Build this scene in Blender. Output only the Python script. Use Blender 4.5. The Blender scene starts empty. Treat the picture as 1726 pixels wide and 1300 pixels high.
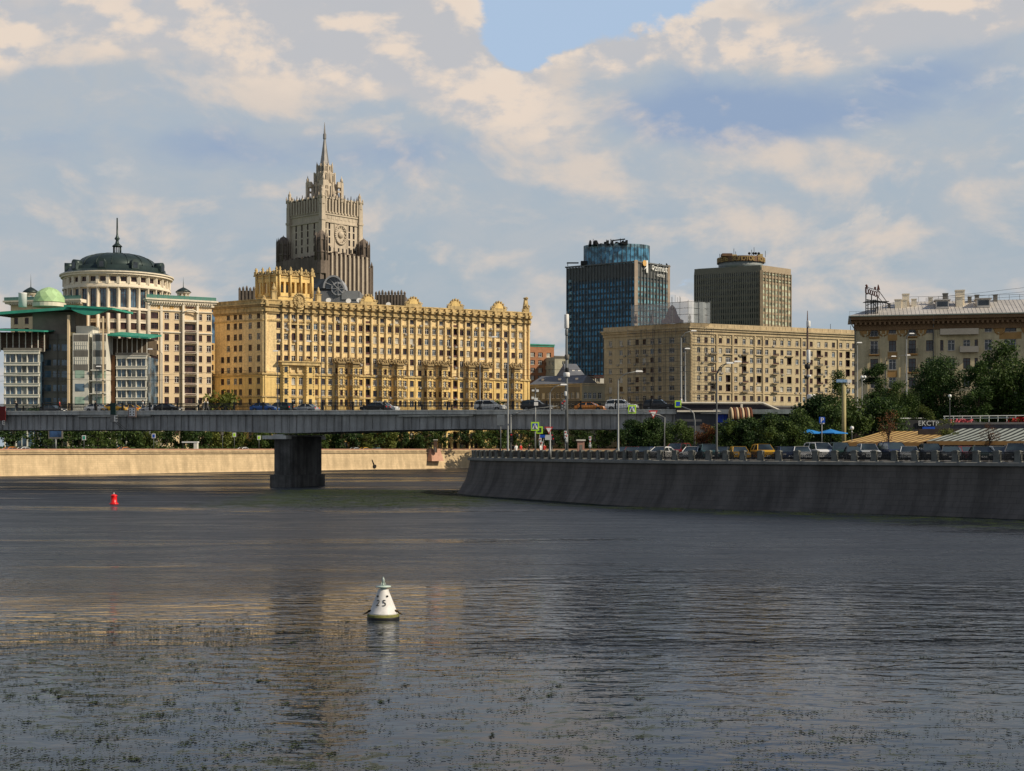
import bpy, math, random
from math import sin, cos, pi, radians, atan2, sqrt
from mathutils import Vector, Matrix
random.seed(7)
SC = bpy.context.scene
# ---------------------------------------------------------------- camera, sky, sun, exposure
F = 2400.0                      # focal length in photo pixels (photo 1726 wide)
HZ = 757.0                      # row of the horizon
EYE = 6.0
cd = bpy.data.cameras.new("camera"); cam = bpy.data.objects.new("camera", cd)
SC.collection.objects.link(cam); SC.camera = cam
cam.location = (0, 0, EYE); cam.rotation_euler = (pi/2, 0, 0)
cd.sensor_width = 36; cd.lens = 36*F/1726; cd.shift_y = (HZ-650)/1726
cd.clip_start = 0.5; cd.clip_end = 6000
def X(px, Y): return (px-863)/F*Y
def Z(py, Y): return EYE + (HZ-py)/F*Y
SUN_EL = radians(36); SAZ = Vector((0.93, -0.37, 0)).normalized()
SDIR = Vector((SAZ.x*cos(SUN_EL), SAZ.y*cos(SUN_EL), sin(SUN_EL)))
ld = bpy.data.lights.new("sun", 'SUN'); ld.energy = 4.9; ld.angle = radians(0.5); ld.color = (1.0, 0.87, 0.68)
lo = bpy.data.objects.new("sun", ld); SC.collection.objects.link(lo)
lo.rotation_euler = SDIR.to_track_quat('Z', 'Y').to_euler()
SC.view_settings.view_transform = 'Standard'; SC.view_settings.look = 'None'
SC.view_settings.exposure = -0.1; SC.view_settings.gamma = 1
try: SC.view_settings.use_curve_mapping = False
except Exception: pass

class N:                         # tiny node-tree builder
    def __init__(s, nt): s.nt = nt
    def node(s, t, **kw):
        n = s.nt.nodes.new(t)
        for k, v in kw.items(): setattr(n, k, v)
        return n
    def put(s, sock, v):
        if isinstance(v, bpy.types.NodeSocket): s.nt.links.new(v, sock)
        elif v is not None: sock.default_value = v
    def m(s, op, a, b=None, c=None, clamp=False):
        n = s.node('ShaderNodeMath', operation=op, use_clamp=clamp)
        s.put(n.inputs[0], a)
        if b is not None: s.put(n.inputs[1], b)
        if c is not None: s.put(n.inputs[2], c)
        return n.outputs[0]
    def mix(s, f, a, b, bt='MIX'):
        n = s.node('ShaderNodeMix', data_type='RGBA', blend_type=bt)
        s.put(n.inputs[0], f)
        for i, v in ((6, a), (7, b)):
            if isinstance(v, (tuple, list)) and len(v) == 3: v = (*v, 1)
            s.put(n.inputs[i], v)
        return n.outputs[2]
    def noise(s, vec, scale, detail=4, rough=0.55, dist=0.0):
        n = s.node('ShaderNodeTexNoise')
        if vec is not None: s.put(n.inputs['Vector'], vec)
        n.inputs['Scale'].default_value = scale; n.inputs['Detail'].default_value = detail
        n.inputs['Roughness'].default_value = rough; n.inputs['Distortion'].default_value = dist
        return n.outputs['Fac']
    def smooth(s, v, a, b, lo=0.0, hi=1.0):
        n = s.node('ShaderNodeMapRange', interpolation_type='SMOOTHSTEP')
        s.put(n.inputs[0], v); n.inputs[1].default_value = a; n.inputs[2].default_value = b
        n.inputs[3].default_value = lo; n.inputs[4].default_value = hi
        return n.outputs[0]
    def xyz(s, a, b, c):
        n = s.node('ShaderNodeCombineXYZ')
        for i, v in enumerate((a, b, c)): s.put(n.inputs[i], v)
        return n.outputs[0]
    def sep(s, v):
        n = s.node('ShaderNodeSeparateXYZ'); s.put(n.inputs[0], v); return n.outputs

W = bpy.data.worlds.new("World"); SC.world = W; W.use_nodes = True
nt = W.node_tree; nt.nodes.clear(); g = N(nt)
sky = g.node('ShaderNodeTexSky', sky_type='NISHITA'); sky.sun_disc = False
sky.sun_elevation = SUN_EL; sky.sun_rotation = atan2(SAZ.x, SAZ.y); sky.air_density = 1.0; sky.dust_density = 1.5
dx, dy, dz = g.sep(g.node('ShaderNodeTexCoord').outputs['Generated'])
az = g.m('ARCTAN2', dx, dy); el = g.m('ARCSINE', dz)
v0 = g.xyz(az, g.m('MULTIPLY', el, 1.7), 0.0)
def blob(px, py, sx, sy, amp=1.0):
    a = g.m('MULTIPLY', g.m('SUBTRACT', az, (px-863)/F), F/sx); e = g.m('MULTIPLY', g.m('SUBTRACT', el, (HZ-py)/F), F/sy)
    r = g.m('ADD', g.m('MULTIPLY', a, a), g.m('MULTIPLY', e, e))
    return g.m('MULTIPLY', g.m('EXPONENT', g.m('MULTIPLY', r, -1.0)), amp)
def total(L):
    t = blob(*L[0])
    for q in L[1:]: t = g.m('ADD', t, blob(*q))
    return t
def off(v, a, e):
    n = g.node('ShaderNodeVectorMath', operation='ADD'); g.put(n.inputs[0], v); n.inputs[1].default_value = (a, e, 0); return n.outputs[0]
n1 = g.noise(v0, 9, 9, 0.56, 0.25)
n1b = g.noise(off(v0, 0.010, 0.022), 9, 9, 0.56, 0.25)
n2 = g.noise(off(v0, 3.1, 1.7), 3.2, 5, 0.5, 0.2)
n3 = g.noise(off(v0, 7.1, 4.7), 14, 7, 0.6, 0.4)
bright = total([(560, 90, 300, 110, .42), (820, 150, 120, 90, .38), (20, 130, 70, 50, .3), (1040, 100, 60, 40, .42), (1200, 95, 90, 40, .45),
                (1420, 110, 170, 60, .34), (1640, 60, 150, 90, .35), (1420, 370, 130, 40, .20), (320, 420, 90, 50, .12), (150, 370, 200, 40, .14), (60, 90, 220, 70, .18), (800, 40, 160, 70, .2),
                (1000, 240, 160, 90, .22), (700, 330, 200, 60, .12), (150, 60, 200, 60, .1), (1300, 290, 200, 40, .14)])
hole = total([(1025, 22, 270, 56, .95), (880, 70, 70, 60, .55), (1090, 85, 80, 30, .35)])
dark = total([(1330, 215, 330, 50, .85), (1130, 170, 120, 60, .5), (560, 265, 320, 50, .30), (230, 275, 300, 45, .38), (600, 0, 120, 30, .3),
              (1500, 160, 120, 60, .5), (720, 250, 120, 60, .3), (1650, 150, 120, 50, .4), (900, 330, 300, 30, .2)])
fl = g.m('SUBTRACT', n1, n1b)                                   # lit side of the billows
def c5(v): return g.m('SUBTRACT', v, .5)
low = g.smooth(el, 0.0, 0.36)
# soft high layer
cb = g.m('ADD', g.m('MULTIPLY', c5(n1), 1.1), g.m('ADD', g.m('MULTIPLY', bright, 1.35), g.m('MULTIPLY', c5(n2), .8)))
cb = g.m('SUBTRACT', g.m('ADD', cb, g.m('MULTIPLY', fl, 2.5)), g.m('MULTIPLY', dark, 0.40))
grey = g.mix(low, (3.9, 4.75, 5.35), (4.45, 5.2, 6.2))
grey = g.mix(g.smooth(n3, .3, .75), grey, (4.9, 5.3, 5.7))
grey = g.mix(g.smooth(g.m('ADD', dark, g.m('MULTIPLY', c5(n1), 1.5)), 0.22, 0.85), grey, (3.1, 4.1, 5.8))
cloud = g.mix(g.smooth(cb, -0.10, 0.60), grey, (7.2, 6.4, 5.75))
# cumulus in front: crisp edge, sunlit top right, grey-blue foot
n4 = g.noise(off(v0, 11.3, 2.9), 8, 10, 0.57, 0.1); n4b = g.noise(off(v0, 11.3+.010, 2.9+.026), 8, 10, 0.57, 0.1)
dA = g.m('ADD', g.m('ADD', g.m('MULTIPLY', c5(n4), 1.0), g.m('MULTIPLY', c5(n1), .35)), g.m('SUBTRACT', g.m('MULTIPLY', bright, 2.1), g.m('ADD', .36, g.m('MULTIPLY', dark, .25))))
fl4 = g.m('SUBTRACT', n4, n4b)
cum = g.mix(g.smooth(g.m('ADD', g.m('MULTIPLY', fl4, 7.0), g.m('MULTIPLY', fl, 5.0)), -.40, .55), (5.5, 5.6, 5.9), (8.6, 7.3, 6.2))
cloud = g.mix(g.m('MULTIPLY', g.smooth(dA, -.06, .32), g.m('SUBTRACT', .95, g.m('MULTIPLY', g.smooth(dark, .2, .8), .4))), cloud, cum)
hf = g.m('ADD', hole, g.m('ADD', g.m('MULTIPLY', c5(n1), -2.0), g.m('MULTIPLY', c5(n4), -1.6)))
rim = g.m('MULTIPLY', g.smooth(hf, .12, .42), g.smooth(g.m('ADD', fl4, fl), -.05, .08))
cloud = g.mix(g.m('MULTIPLY', rim, .8), cloud, (8.7, 7.5, 6.4))
blue = g.mix(0.2, (5.1, 6.6, 8.6), g.mix(1.0, sky.outputs[0], (0.92, 0.98, 1.08), 'MULTIPLY'))
hm = g.smooth(hf, 0.42, 0.60)
col = g.mix(hm, cloud, blue)
col = g.mix(g.smooth(dz, -0.02, 0.0), (1.2, 1.25, 1.3), col)
# unseen overhead sky, dimmed and blued to lower ambient light and darken water
col = g.mix(g.smooth(dz, 0.32, 0.6), col, (1.2, 1.6, 2.5))
bg = g.node('ShaderNodeBackground'); bg.inputs['Strength'].default_value = 0.1
g.put(bg.inputs['Color'], col)
out = g.node('ShaderNodeOutputWorld'); nt.links.new(bg.outputs[0], out.inputs['Surface'])

# ---------------------------------------------------------------- mesh helpers
COL = SC.collection
WORG = {}                                                     # world origin of each parent
def props(o, label=None, cat=None, group=None, kind=None):
    if label: o['label'] = label
    if cat: o['category'] = cat
    if group: o['group'] = group
    if kind: o['kind'] = kind
    return o
def empty(name, label, cat, loc=(0, 0, 0), group=None):
    o = bpy.data.objects.new(name, None); COL.objects.link(o); o.location = loc; o.empty_display_size = 0.5
    WORG[o] = Vector(loc)
    return props(o, label, cat, group)
class MB:
    def __init__(s): s.v = []; s.f = []; s.m = []; s.sm = []; s.T = None; s.uv = {}
    def p(s, co):
        co = Vector(co)
        if s.T is not None: co = s.T @ co
        s.v.append(co); return len(s.v)-1
    def face(s, pts, m=0, smooth=False):
        s.f.append([s.p(q) for q in pts]); s.m.append(m); s.sm.append(smooth)
    def facei(s, idx, m=0, smooth=False): s.f.append(idx); s.m.append(m); s.sm.append(smooth)
    def box(s, x0, x1, y0, y1, z0, z1, m=0):
        i = [s.p(c) for c in ((x0,y0,z0),(x1,y0,z0),(x1,y1,z0),(x0,y1,z0),(x0,y0,z1),(x1,y0,z1),(x1,y1,z1),(x0,y1,z1))]
        for q in ((0,3,2,1),(4,5,6,7),(0,1,5,4),(1,2,6,5),(2,3,7,6),(3,0,4,7)): s.facei([i[k] for k in q], m)
        return s
    def cbox(s, cx, cy, cz, w, d, h, m=0): return s.box(cx-w/2, cx+w/2, cy-d/2, cy+d/2, cz-h/2, cz+h/2, m)
    def prism(s, poly, z0, z1, m=0, mt=None, bottom=True, poly2=None):
        n = len(poly); q = poly2 or poly
        a = [s.p((x, y, z0)) for x, y in poly]; b = [s.p((x, y, z1)) for x, y in q]
        for i in range(n): s.facei([a[i], a[(i+1)%n], b[(i+1)%n], b[i]], m)
        s.facei(b, m if mt is None else mt)
        if bottom: s.facei(a[::-1], m)
        return s
    def lathe(s, prof, c=(0, 0), n=24, m=0, smooth=True, a0=0.0, sx=1.0, sy=1.0, cap=True):
        rings = []
        for r, z in prof: rings.append([s.p((c[0]+r*sx*cos(a0+2*pi*k/n), c[1]+r*sy*sin(a0+2*pi*k/n), z)) for k in range(n)])
        for i in range(len(rings)-1):
            for k in range(n): s.facei([rings[i][k], rings[i][(k+1)%n], rings[i+1][(k+1)%n], rings[i+1][k]], m, smooth)
        if cap:
            if prof[0][0] > 1e-4: s.facei(rings[0][::-1], m)
            if prof[-1][0] > 1e-4: s.facei(rings[-1], m)
        return s
    def tube(s, pts, r, n=8, m=0, smooth=True):
        pts = [Vector(q) for q in pts]; rs = r if isinstance(r, (list, tuple)) else [r]*len(pts); rings = []
        for i, q in enumerate(pts):
            d = (pts[min(i+1, len(pts)-1)]-pts[max(i-1, 0)]).normalized()
            a = d.cross(Vector((0, 0, 1)));
            if a.length < 1e-3: a = Vector((1, 0, 0))
            a.normalize(); b = d.cross(a)
            rings.append([s.p(q + rs[i]*(cos(2*pi*k/n)*a + sin(2*pi*k/n)*b)) for k in range(n)])
        for i in range(len(rings)-1):
            for k in range(n): s.facei([rings[i][k], rings[i+1][k], rings[i+1][(k+1)%n], rings[i][(k+1)%n]], m, smooth)
        s.facei(rings[0], m); s.facei(rings[-1][::-1], m)
        return s
    def bar(s, a, b, w, m=0): return s.tube([a, b], w, 4, m, False)
    def mesh(s, me, T, moff=0):
        base = len(s.v)
        for q in me.vertices: s.v.append(T @ q.co)
        for q in me.polygons: s.f.append([base+i for i in q.vertices]); s.m.append(q.material_index+moff); s.sm.append(q.use_smooth)
        return s
    def data(s, name, mats, org=Vector((0, 0, 0))):
        me = bpy.data.meshes.new(name); me.from_pydata([v-org for v in s.v], [], s.f)
        for m in (mats if isinstance(mats, (list, tuple)) else [mats]): me.materials.append(m)
        me.polygons.foreach_set('material_index', s.m); me.polygons.foreach_set('use_smooth', s.sm)
        me.update(); return me
    def build(s, name, mats, parent=None, label=None, cat=None, group=None, kind=None, loc=None):
        org = WORG.get(parent, Vector((0, 0, 0))) if parent is not None else (Vector(loc) if loc else Vector((0, 0, 0)))
        o = bpy.data.objects.new(name, s.data(name, mats, org)); COL.objects.link(o)
        if parent is not None: o.parent = parent
        elif loc: o.location = loc
        WORG[o] = org
        return props(o, label, cat, group, kind)
def copy_tree(o, parent=None):
    c = o.copy(); COL.objects.link(c); c.parent = parent
    for ch in o.children: copy_tree(ch, c)
    return c
def text_mesh(body, size, ext=0.05):
    cu = bpy.data.curves.new("txt", 'FONT'); cu.body = body; cu.size = size; cu.extrude = ext; cu.align_x = 'CENTER'
    cu.resolution_u = 3
    o = bpy.data.objects.new("txt", cu); COL.objects.link(o)
    bpy.context.view_layer.update()
    me = bpy.data.meshes.new_from_object(o.evaluated_get(bpy.context.evaluated_depsgraph_get()))
    bpy.data.objects.remove(o); return me
def Tfac(p0, p1, z=0.0):
    """frame of a facade: x along p0->p1, y inward (outside is -y), z up"""
    p0 = Vector((p0[0], p0[1], z)); d = Vector((p1[0]-p0.x, p1[1]-p0.y, 0)); L = d.length; d.normalize()
    n = Vector((-d.y, d.x, 0))
    return Matrix(((d.x, n.x, 0, p0.x), (d.y, n.y, 0, p0.y), (0, 0, 1, z), (0, 0, 0, 1))), L
TXT = Matrix.Rotation(pi/2, 4, 'X')                           # text in XY -> upright facing -y

# ---------------------------------------------------------------- materials
def mat(name, c, rough=0.8, var=0.12, scale=0.5, metal=0.0, spec=0.3, streak=0.0, bump=0.0, fine=0.0, alpha=1.0):
    M = bpy.data.materials.new(name); M.use_nodes = True; h = N(M.node_tree)
    b = M.node_tree.nodes['Principled BSDF']
    b.inputs['Roughness'].default_value = rough; b.inputs['Metallic'].default_value = metal
    b.inputs['Specular IOR Level'].default_value = spec
    P = h.node('ShaderNodeNewGeometry').outputs['Position']
    f = h.smooth(h.noise(P, scale, 6, 0.62), 0.28, 0.72, 1-var, 1+var)
    if streak:
        mp = h.node('ShaderNodeMapping'); mp.inputs['Scale'].default_value = (1.3, 1.3, 0.09); h.put(mp.inputs[0], P)
        f = h.m('MULTIPLY', f, h.smooth(h.noise(mp.outputs[0], 1.0, 5, .6), .35, .75, 1.0+streak*.3, 1-streak))
    if fine:
        f = h.m('MULTIPLY', f, h.smooth(h.noise(P, scale*12, 3, .6), .3, .7, 1-fine, 1+fine))
    n = h.node('ShaderNodeVectorMath', operation='SCALE'); n.inputs[0].default_value = c; h.put(n.inputs['Scale'], f)
    h.put(b.inputs['Base Color'], n.outputs[0])
    if bump:
        bp = h.node('ShaderNodeBump'); bp.inputs['Strength'].default_value = bump; bp.inputs['Distance'].default_value = 0.1
        h.put(bp.inputs['Height'], h.noise(P, scale*8, 5, .6)); h.put(b.inputs['Normal'], bp.outputs[0])
    if alpha < 1: b.inputs['Alpha'].default_value = alpha
    return M
def glassm(name, c=(.02, .026, .034), rough=0.12, spec=0.6):
    M = bpy.data.materials.new(name); M.use_nodes = True; h = N(M.node_tree); b = M.node_tree.nodes['Principled BSDF']
    P = h.node('ShaderNodeNewGeometry').outputs['Position']
    f = h.smooth(h.noise(P, 0.35, 2, .5), .35, .65, .4, 1.8)
    n = h.node('ShaderNodeVectorMath', operation='SCALE'); n.inputs[0].default_value = c; h.put(n.inputs['Scale'], f)
    h.put(b.inputs['Base Color'], n.outputs[0]); b.inputs['Roughness'].default_value = rough; b.inputs['Specular IOR Level'].default_value = spec
    return M
def leafm(name, c, c2):
    M = bpy.data.materials.new(name); M.use_nodes = True; h = N(M.node_tree); b = M.node_tree.nodes['Principled BSDF']
    P = h.node('ShaderNodeNewGeometry').outputs['Position']
    oi = h.node('ShaderNodeObjectInfo').outputs['Random']
    f = h.m('ADD', h.smooth(h.noise(P, 0.7, 3, .6), .35, .65), h.m('MULTIPLY', h.m('SUBTRACT', oi, .5), .7), clamp=True)
    cc = h.mix(f, c, c2); fi = h.smooth(h.noise(P, 5.0, 1, .5), .3, .7, .55, 1.5)
    n = h.node('ShaderNodeVectorMath', operation='SCALE'); h.put(n.inputs[0], cc); h.put(n.inputs['Scale'], fi)
    h.put(b.inputs['Base Color'], n.outputs[0]); b.inputs['Roughness'].default_value = .6; b.inputs['Specular IOR Level'].default_value = .25
    tr = h.node('ShaderNodeBsdfTranslucent'); h.put(tr.inputs[0], n.outputs[0])
    mx = h.node('ShaderNodeMixShader'); mx.inputs[0].default_value = .25
    o = M.node_tree.nodes['Material Output']
    M.node_tree.links.new(b.outputs[0], mx.inputs[1]); M.node_tree.links.new(tr.outputs[0], mx.inputs[2]); M.node_tree.links.new(mx.outputs[0], o.inputs[0])
    return M
YEL = mat("yellow_plaster", (.78, .56, .225), .85, .14, .15, streak=.22, fine=.08)
YELT = mat("yellow_tile_pattern", (.80, .61, .32), .85, .10, .15, streak=.20, fine=.16)
YELC = mat("cornice_stone", (.54, .40, .19), .85, .2, .5, streak=.4)
YELD = mat("soiled_shaded_bay_stone", (.33, .24, .12), .9, .2, .6, streak=.3)  # soiling plus the shade of the bays' left sides in one colour
GLASS = glassm("window_glass"); GLASSB = glassm("window_glass_blue", (.05, .09, .13), .08, .8)
CURT = glassm("window_curtain", (.30, .29, .25), .2, .5)
GLD = glassm("window_glass_brown", (.035, .02, .02), .2, .4)
WHT = mat("white_frame", (.72, .70, .66), .6, .08, 2)
BRN = mat("brown_frame", (.09, .035, .03), .6, .15, 2)
SILL = mat("sill_stone", (.5, .42, .3), .8, .1, 1)
CREAM = mat("cream_render", (.72, .56, .36), .85, .08, .15, streak=.10)
CREAML = mat("pale_cornice", (.76, .68, .54), .8, .08, .3, streak=.12)
ORNG = mat("ochre_render", (.56, .36, .14), .85, .08, .2)
DOME = mat("dark_slate_metal", (.035, .055, .052), .45, .2, .3, metal=.4, spec=.5)
GREEN = mat("patina_copper", (.04, .28, .20), .6, .2, .4)
GREENL = mat("light_green_panel", (.40, .58, .30), .55, .12, .3)
WSTEEL = mat("white_panel", (.66, .64, .56), .55, .08, .4, streak=.08)
GPAN = mat("grey_panel", (.17, .16, .14), .7, .12, .3, streak=.15)
LOUV = mat("dark_timber_louvre", (.10, .075, .05), .8, .2, .8)
MFA = mat("tower_limestone", (.50, .425, .33), .85, .10, .06, streak=.22, fine=.07)
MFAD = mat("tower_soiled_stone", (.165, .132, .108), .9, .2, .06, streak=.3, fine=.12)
SPIRE = mat("spire_metal", (.25, .24, .23), .5, .15, .2, metal=.5)
GRAN = mat("granite", (.15, .145, .14), .8, .2, .6, streak=.2, fine=.15)
DMET = mat("dark_iron", (.02, .022, .024), .55, .2, 1.5, metal=.3)
GMET = mat("galvanised_steel", (.20, .21, .21), .5, .12, 1, metal=.4)
PAINTW = mat("white_paint", (.72, .72, .70), .5, .05, 2)
ASPH = mat("asphalt", (.055, .055, .057), .95, .15, .4, fine=.1)
PAVE = mat("paving", (.20, .19, .175), .9, .15, .4, fine=.1)
GRASS = mat("grass", (.055, .10, .025), .95, .35, .8, fine=.3)
BRIDG = mat("bridge_grey_paint", (.36, .36, .35), .65, .18, .3, streak=.45, fine=.06)
BRIDC = mat("bridge_concrete_edge", (.52, .52, .48), .85, .15, .3, streak=.3)
PIERM = mat("pier_concrete", (.095, .093, .088), .9, .35, .5, streak=.5, fine=.12)
TANM = mat("tan_brick_render", (.51, .42, .265), .88, .12, .12, streak=.18, fine=.08)
TANC = mat("tan_cornice", (.49, .39, .24), .88, .15, .3, streak=.2)
ROOFM = mat("metal_roof", (.55, .52, .48), .5, .15, .25, metal=.2, streak=.1)
RUST = mat("red_brown_paint", (.075, .025, .02), .7, .2, 1)
BARK = mat("bark", (.05, .038, .028), .9, .25, 3)
REDP = mat("red_paint", (.75, .008, .01), .35, .06, 3, spec=.5)
BLKP = mat("black_paint", (.015, .015, .015), .5, .1, 3)
SKYB = mat("blue_banner", (.03, .08, .5), .6, .35, 1.5)
BRKO = mat("orange_brick", (.36, .17, .09), .9, .15, .5, fine=.15)
L_DK = leafm("leaves_dark", (.020, .046, .013), (.055, .095, .022))
L_MD = leafm("leaves_mid", (.030, .060, .014), (.080, .120, .026))
L_YG = leafm("leaves_yellowish", (.06, .085, .018), (.15, .17, .035))
L_RD = leafm("leaves_reddish", (.07, .03, .012), (.15, .06, .02))

# ---------------------------------------------------------------- windows and facades
WM = {}
def win(w, h, frame=WHT, glass=GLASS, rec=0.28, nv=1, tr=True, sill=SILL, fw=0.09, arch=None):
    k = (round(w, 2), round(h, 2), frame.name, glass.name, rec, nv, tr, sill and sill.name, fw, arch and arch.name)
    if k in WM: return WM[k]
    b = MB()
    b.face([(0, rec, 0), (w, rec, 0), (w, rec, h), (0, rec, h)], 1)
    y0, y1 = rec-.08, rec-.003
    b.box(.004, fw, y0, y1, .004, h-.004); b.box(w-fw, w-.004, y0, y1, .004, h-.004)
    b.box(fw, w-fw, y0, y1, .004, fw); b.box(fw, w-fw, y0, y1, h-fw, h-.004)
    for i in range(nv):
        xx = w*(i+1)/(nv+1); b.box(xx-fw*.42, xx+fw*.42, y0+.01, y1, fw, h-fw)
    if tr: b.box(fw, w-fw, y0+.015, y1-.002, h*.68, h*.68+fw*.8)
    if arch:
        n = 6
        for sgn in (0, 1):
            pts = [(w*sgn, -.0+.06, h-.002)]
            for i in range(n+1):
                a = pi/2*i/n; cx = w/2
                pts.append((cx+(w/2)*sin(a)*(1 if sgn else -1), .06, h-.002-(w/2)*(1-cos(a))))
            b.face(pts if sgn else pts[::-1], 3)
    if sill: b.box(-.1, w+.1, -.12, rec*.8, -.14, .003, 2)
    WM[k] = b.data("window", [frame, glass, sill or frame, arch or frame]); return WM[k]
class Bld:
    def __init__(s, name, label, cat, loc, group=None):
        s.root = empty(name, label, cat, loc, group); s.wins = []; s.w = MB()
    def facade(s, T, x0, x1, z0, z1, wins, m=0, rec=0.3, mb=None):
        """wins: (x, z, w, h, mesh); cuts the openings with reveals and queues the window"""
        mb = mb or s.w; mb.T = T
        H = [q for q in wins if q[0] > x0 and q[0]+q[2] < x1 and q[1] > z0 and q[1]+q[3] < z1]
        xs = sorted({x0, x1, *[round(q[0], 4) for q in H], *[round(q[0]+q[2], 4) for q in H]})
        zs = sorted({z0, z1, *[round(q[1], 4) for q in H], *[round(q[1]+q[3], 4) for q in H]})
        for j in range(len(zs)-1):
            za, zb = zs[j], zs[j+1]; zc = (za+zb)/2
            row = [q for q in H if q[1] < zc < q[1]+q[3]]; st = xs[0]
            for i in range(len(xs)-1):
                xc = (xs[i]+xs[i+1])/2
                if any(q[0] < xc < q[0]+q[2] for q in row):
                    if xs[i]-st > 1e-3: mb.face([(st, 0, za), (xs[i], 0, za), (xs[i], 0, zb), (st, 0, zb)], m)
                    st = xs[i+1]
            if xs[-1]-st > 1e-3: mb.face([(st, 0, za), (xs[-1], 0, za), (xs[-1], 0, zb), (st, 0, zb)], m)
        for x, z, w, h, me in H:
            a, b, c, d = (x, z), (x+w, z), (x+w, z+h), (x, z+h)
            for p, q in ((a, b), (b, c), (c, d), (d, a)):
                mb.face([(p[0], 0, p[1]), (p[0], rec, p[1]), (q[0], rec, q[1]), (q[0], 0, q[1])], m)
            if me: s.wins.append((T @ Matrix.Translation((x, 0, z)), me))
        mb.T = None
    def finish(s, mats, wname='window', cap=100, zmin=0):
        s.wall = s.w.build('wall', mats, s.root)
        org = WORG[s.root]
        L = sorted(s.wins, key=lambda q: (q[0].translation.z < zmin, (q[0].translation-cam.location).length))
        for T, me in L[:cap]:
            o = bpy.data.objects.new(wname, me); COL.objects.link(o); o.parent = s.root
            o.matrix_basis = Matrix.Translation(-org) @ T
        R = L[cap:]
        if R:
            mats2 = []; b = MB()
            for T, me in R:
                base = len(b.m); b.mesh(me, T)
                for i in range(base, len(b.m)):
                    mm = me.materials[b.m[i]]
                    if mm not in mats2: mats2.append(mm)
                    b.m[i] = mats2.index(mm)
            b.build(wname, mats2, s.root, kind='stuff')
        return s.root
def lerp(a, b, t): return a+(b-a)*t
def tpx(p0, p1, px):
    """distance along segment p0->p1 at which it is seen in column px"""
    k = (px-863)/F; d = (p1[0]-p0[0], p1[1]-p0[1]); L = math.hypot(*d); d = (d[0]/L, d[1]/L)
    return (k*p0[1]-p0[0])/(d[0]-k*d[1])
ORD = "first second third fourth fifth sixth seventh eighth ninth tenth eleventh twelfth thirteenth fourteenth fifteenth sixteenth seventeenth eighteenth nineteenth twentieth".split()
def ordn(i):
    if i < 20: return ORD[i]
    t = {2: 'twenty', 3: 'thirty', 4: 'forty'}; n = i+1
    if n % 10 == 0: return {30: 'thirtieth', 40: 'fortieth', 50: 'fiftieth'}.get(n, 'fiftieth')
    return t[n//10]+'-'+ORD[n % 10-1]
# ================================================================ SETTING: water, land, river walls
def smooth_poly(P, n=5):
    out = []
    for i in range(len(P)-1):
        p0 = P[max(i-1, 0)]; p1 = P[i]; p2 = P[i+1]; p3 = P[min(i+2, len(P)-1)]
        for k in range(n):
            t = k/n
            out.append(tuple(0.5*((2*p1[a])+(-p0[a]+p2[a])*t+(2*p0[a]-5*p1[a]+4*p2[a]-p3[a])*t*t+(-p0[a]+3*p1[a]-3*p2[a]+p3[a])*t**3) for a in (0, 1)))
    return out+[P[-1]]
def offs(P, d):
    """move a polyline d metres to its left"""
    out = []
    for i, p in enumerate(P):
        a = P[max(i-1, 0)]; b = P[min(i+1, len(P)-1)]; t = Vector((b[0]-a[0], b[1]-a[1])).normalized()
        out.append((p[0]-t.y*d, p[1]+t.x*d))
    return out
def along(P, step, start=0.0):
    """points every step metres: (x, y, heading)"""
    out = []; need = start; 
    for i in range(len(P)-1):
        a = Vector(P[i]); b = Vector(P[i+1]); L = (b-a).length
        while need <= L:
            q = a+(b-a)*(need/L); out.append((q.x, q.y, atan2(b.y-a.y, b.x-a.x))); need += step
        need -= L
    return out
def atpx(P, px):
    k = (px-863)/F
    for i in range(len(P)-1):
        a, b = P[i], P[i+1]; fa = a[0]-k*a[1]; fb = b[0]-k*b[1]
        if fa*fb <= 0 and fa != fb:
            t = fa/(fa-fb); return (lerp(a[0], b[0], t), lerp(a[1], b[1], t), atan2(b[1]-a[1], b[0]-a[0]))
    return None
# near wall foot line, from the back of the corner round to the right and out of frame
NEAR = smooth_poly([(60, 330), (22, 262), (2, 232), (-5.5, 212), (-7.6, 194.6), (-4.6, 183), (0.5, 173.5), (7.1, 159.5), (12.8, 148.5), (20, 142), (29, 134.6), (36.3, 128.6), (43.5, 121), (52, 110), (64, 95), (85, 74), (120, 40), (160, 0)], 6)
FAR = smooth_poly([(-330, 30), (-220, 160), (-160, 245), (-112, 313), (-65, 385), (-35, 424), (-13.6, 447), (20, 460), (80, 455), (180, 430), (420, 400)], 6)
# --- water
wm = bpy.data.materials.new("river_water"); wm.use_nodes = True; h = N(wm.node_tree); b = wm.node_tree.nodes['Principled BSDF']
P = h.node('ShaderNodeNewGeometry').outputs['Position']; px_, py_, pz_ = h.sep(P)
def mapv(sx, sy, rz=0.0):
    n = h.node('ShaderNodeMapping'); n.inputs['Scale'].default_value = (sx, sy, 1); n.inputs['Rotation'].default_value = (0, 0, rz); h.put(n.inputs[0], P); return n.outputs[0]
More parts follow.
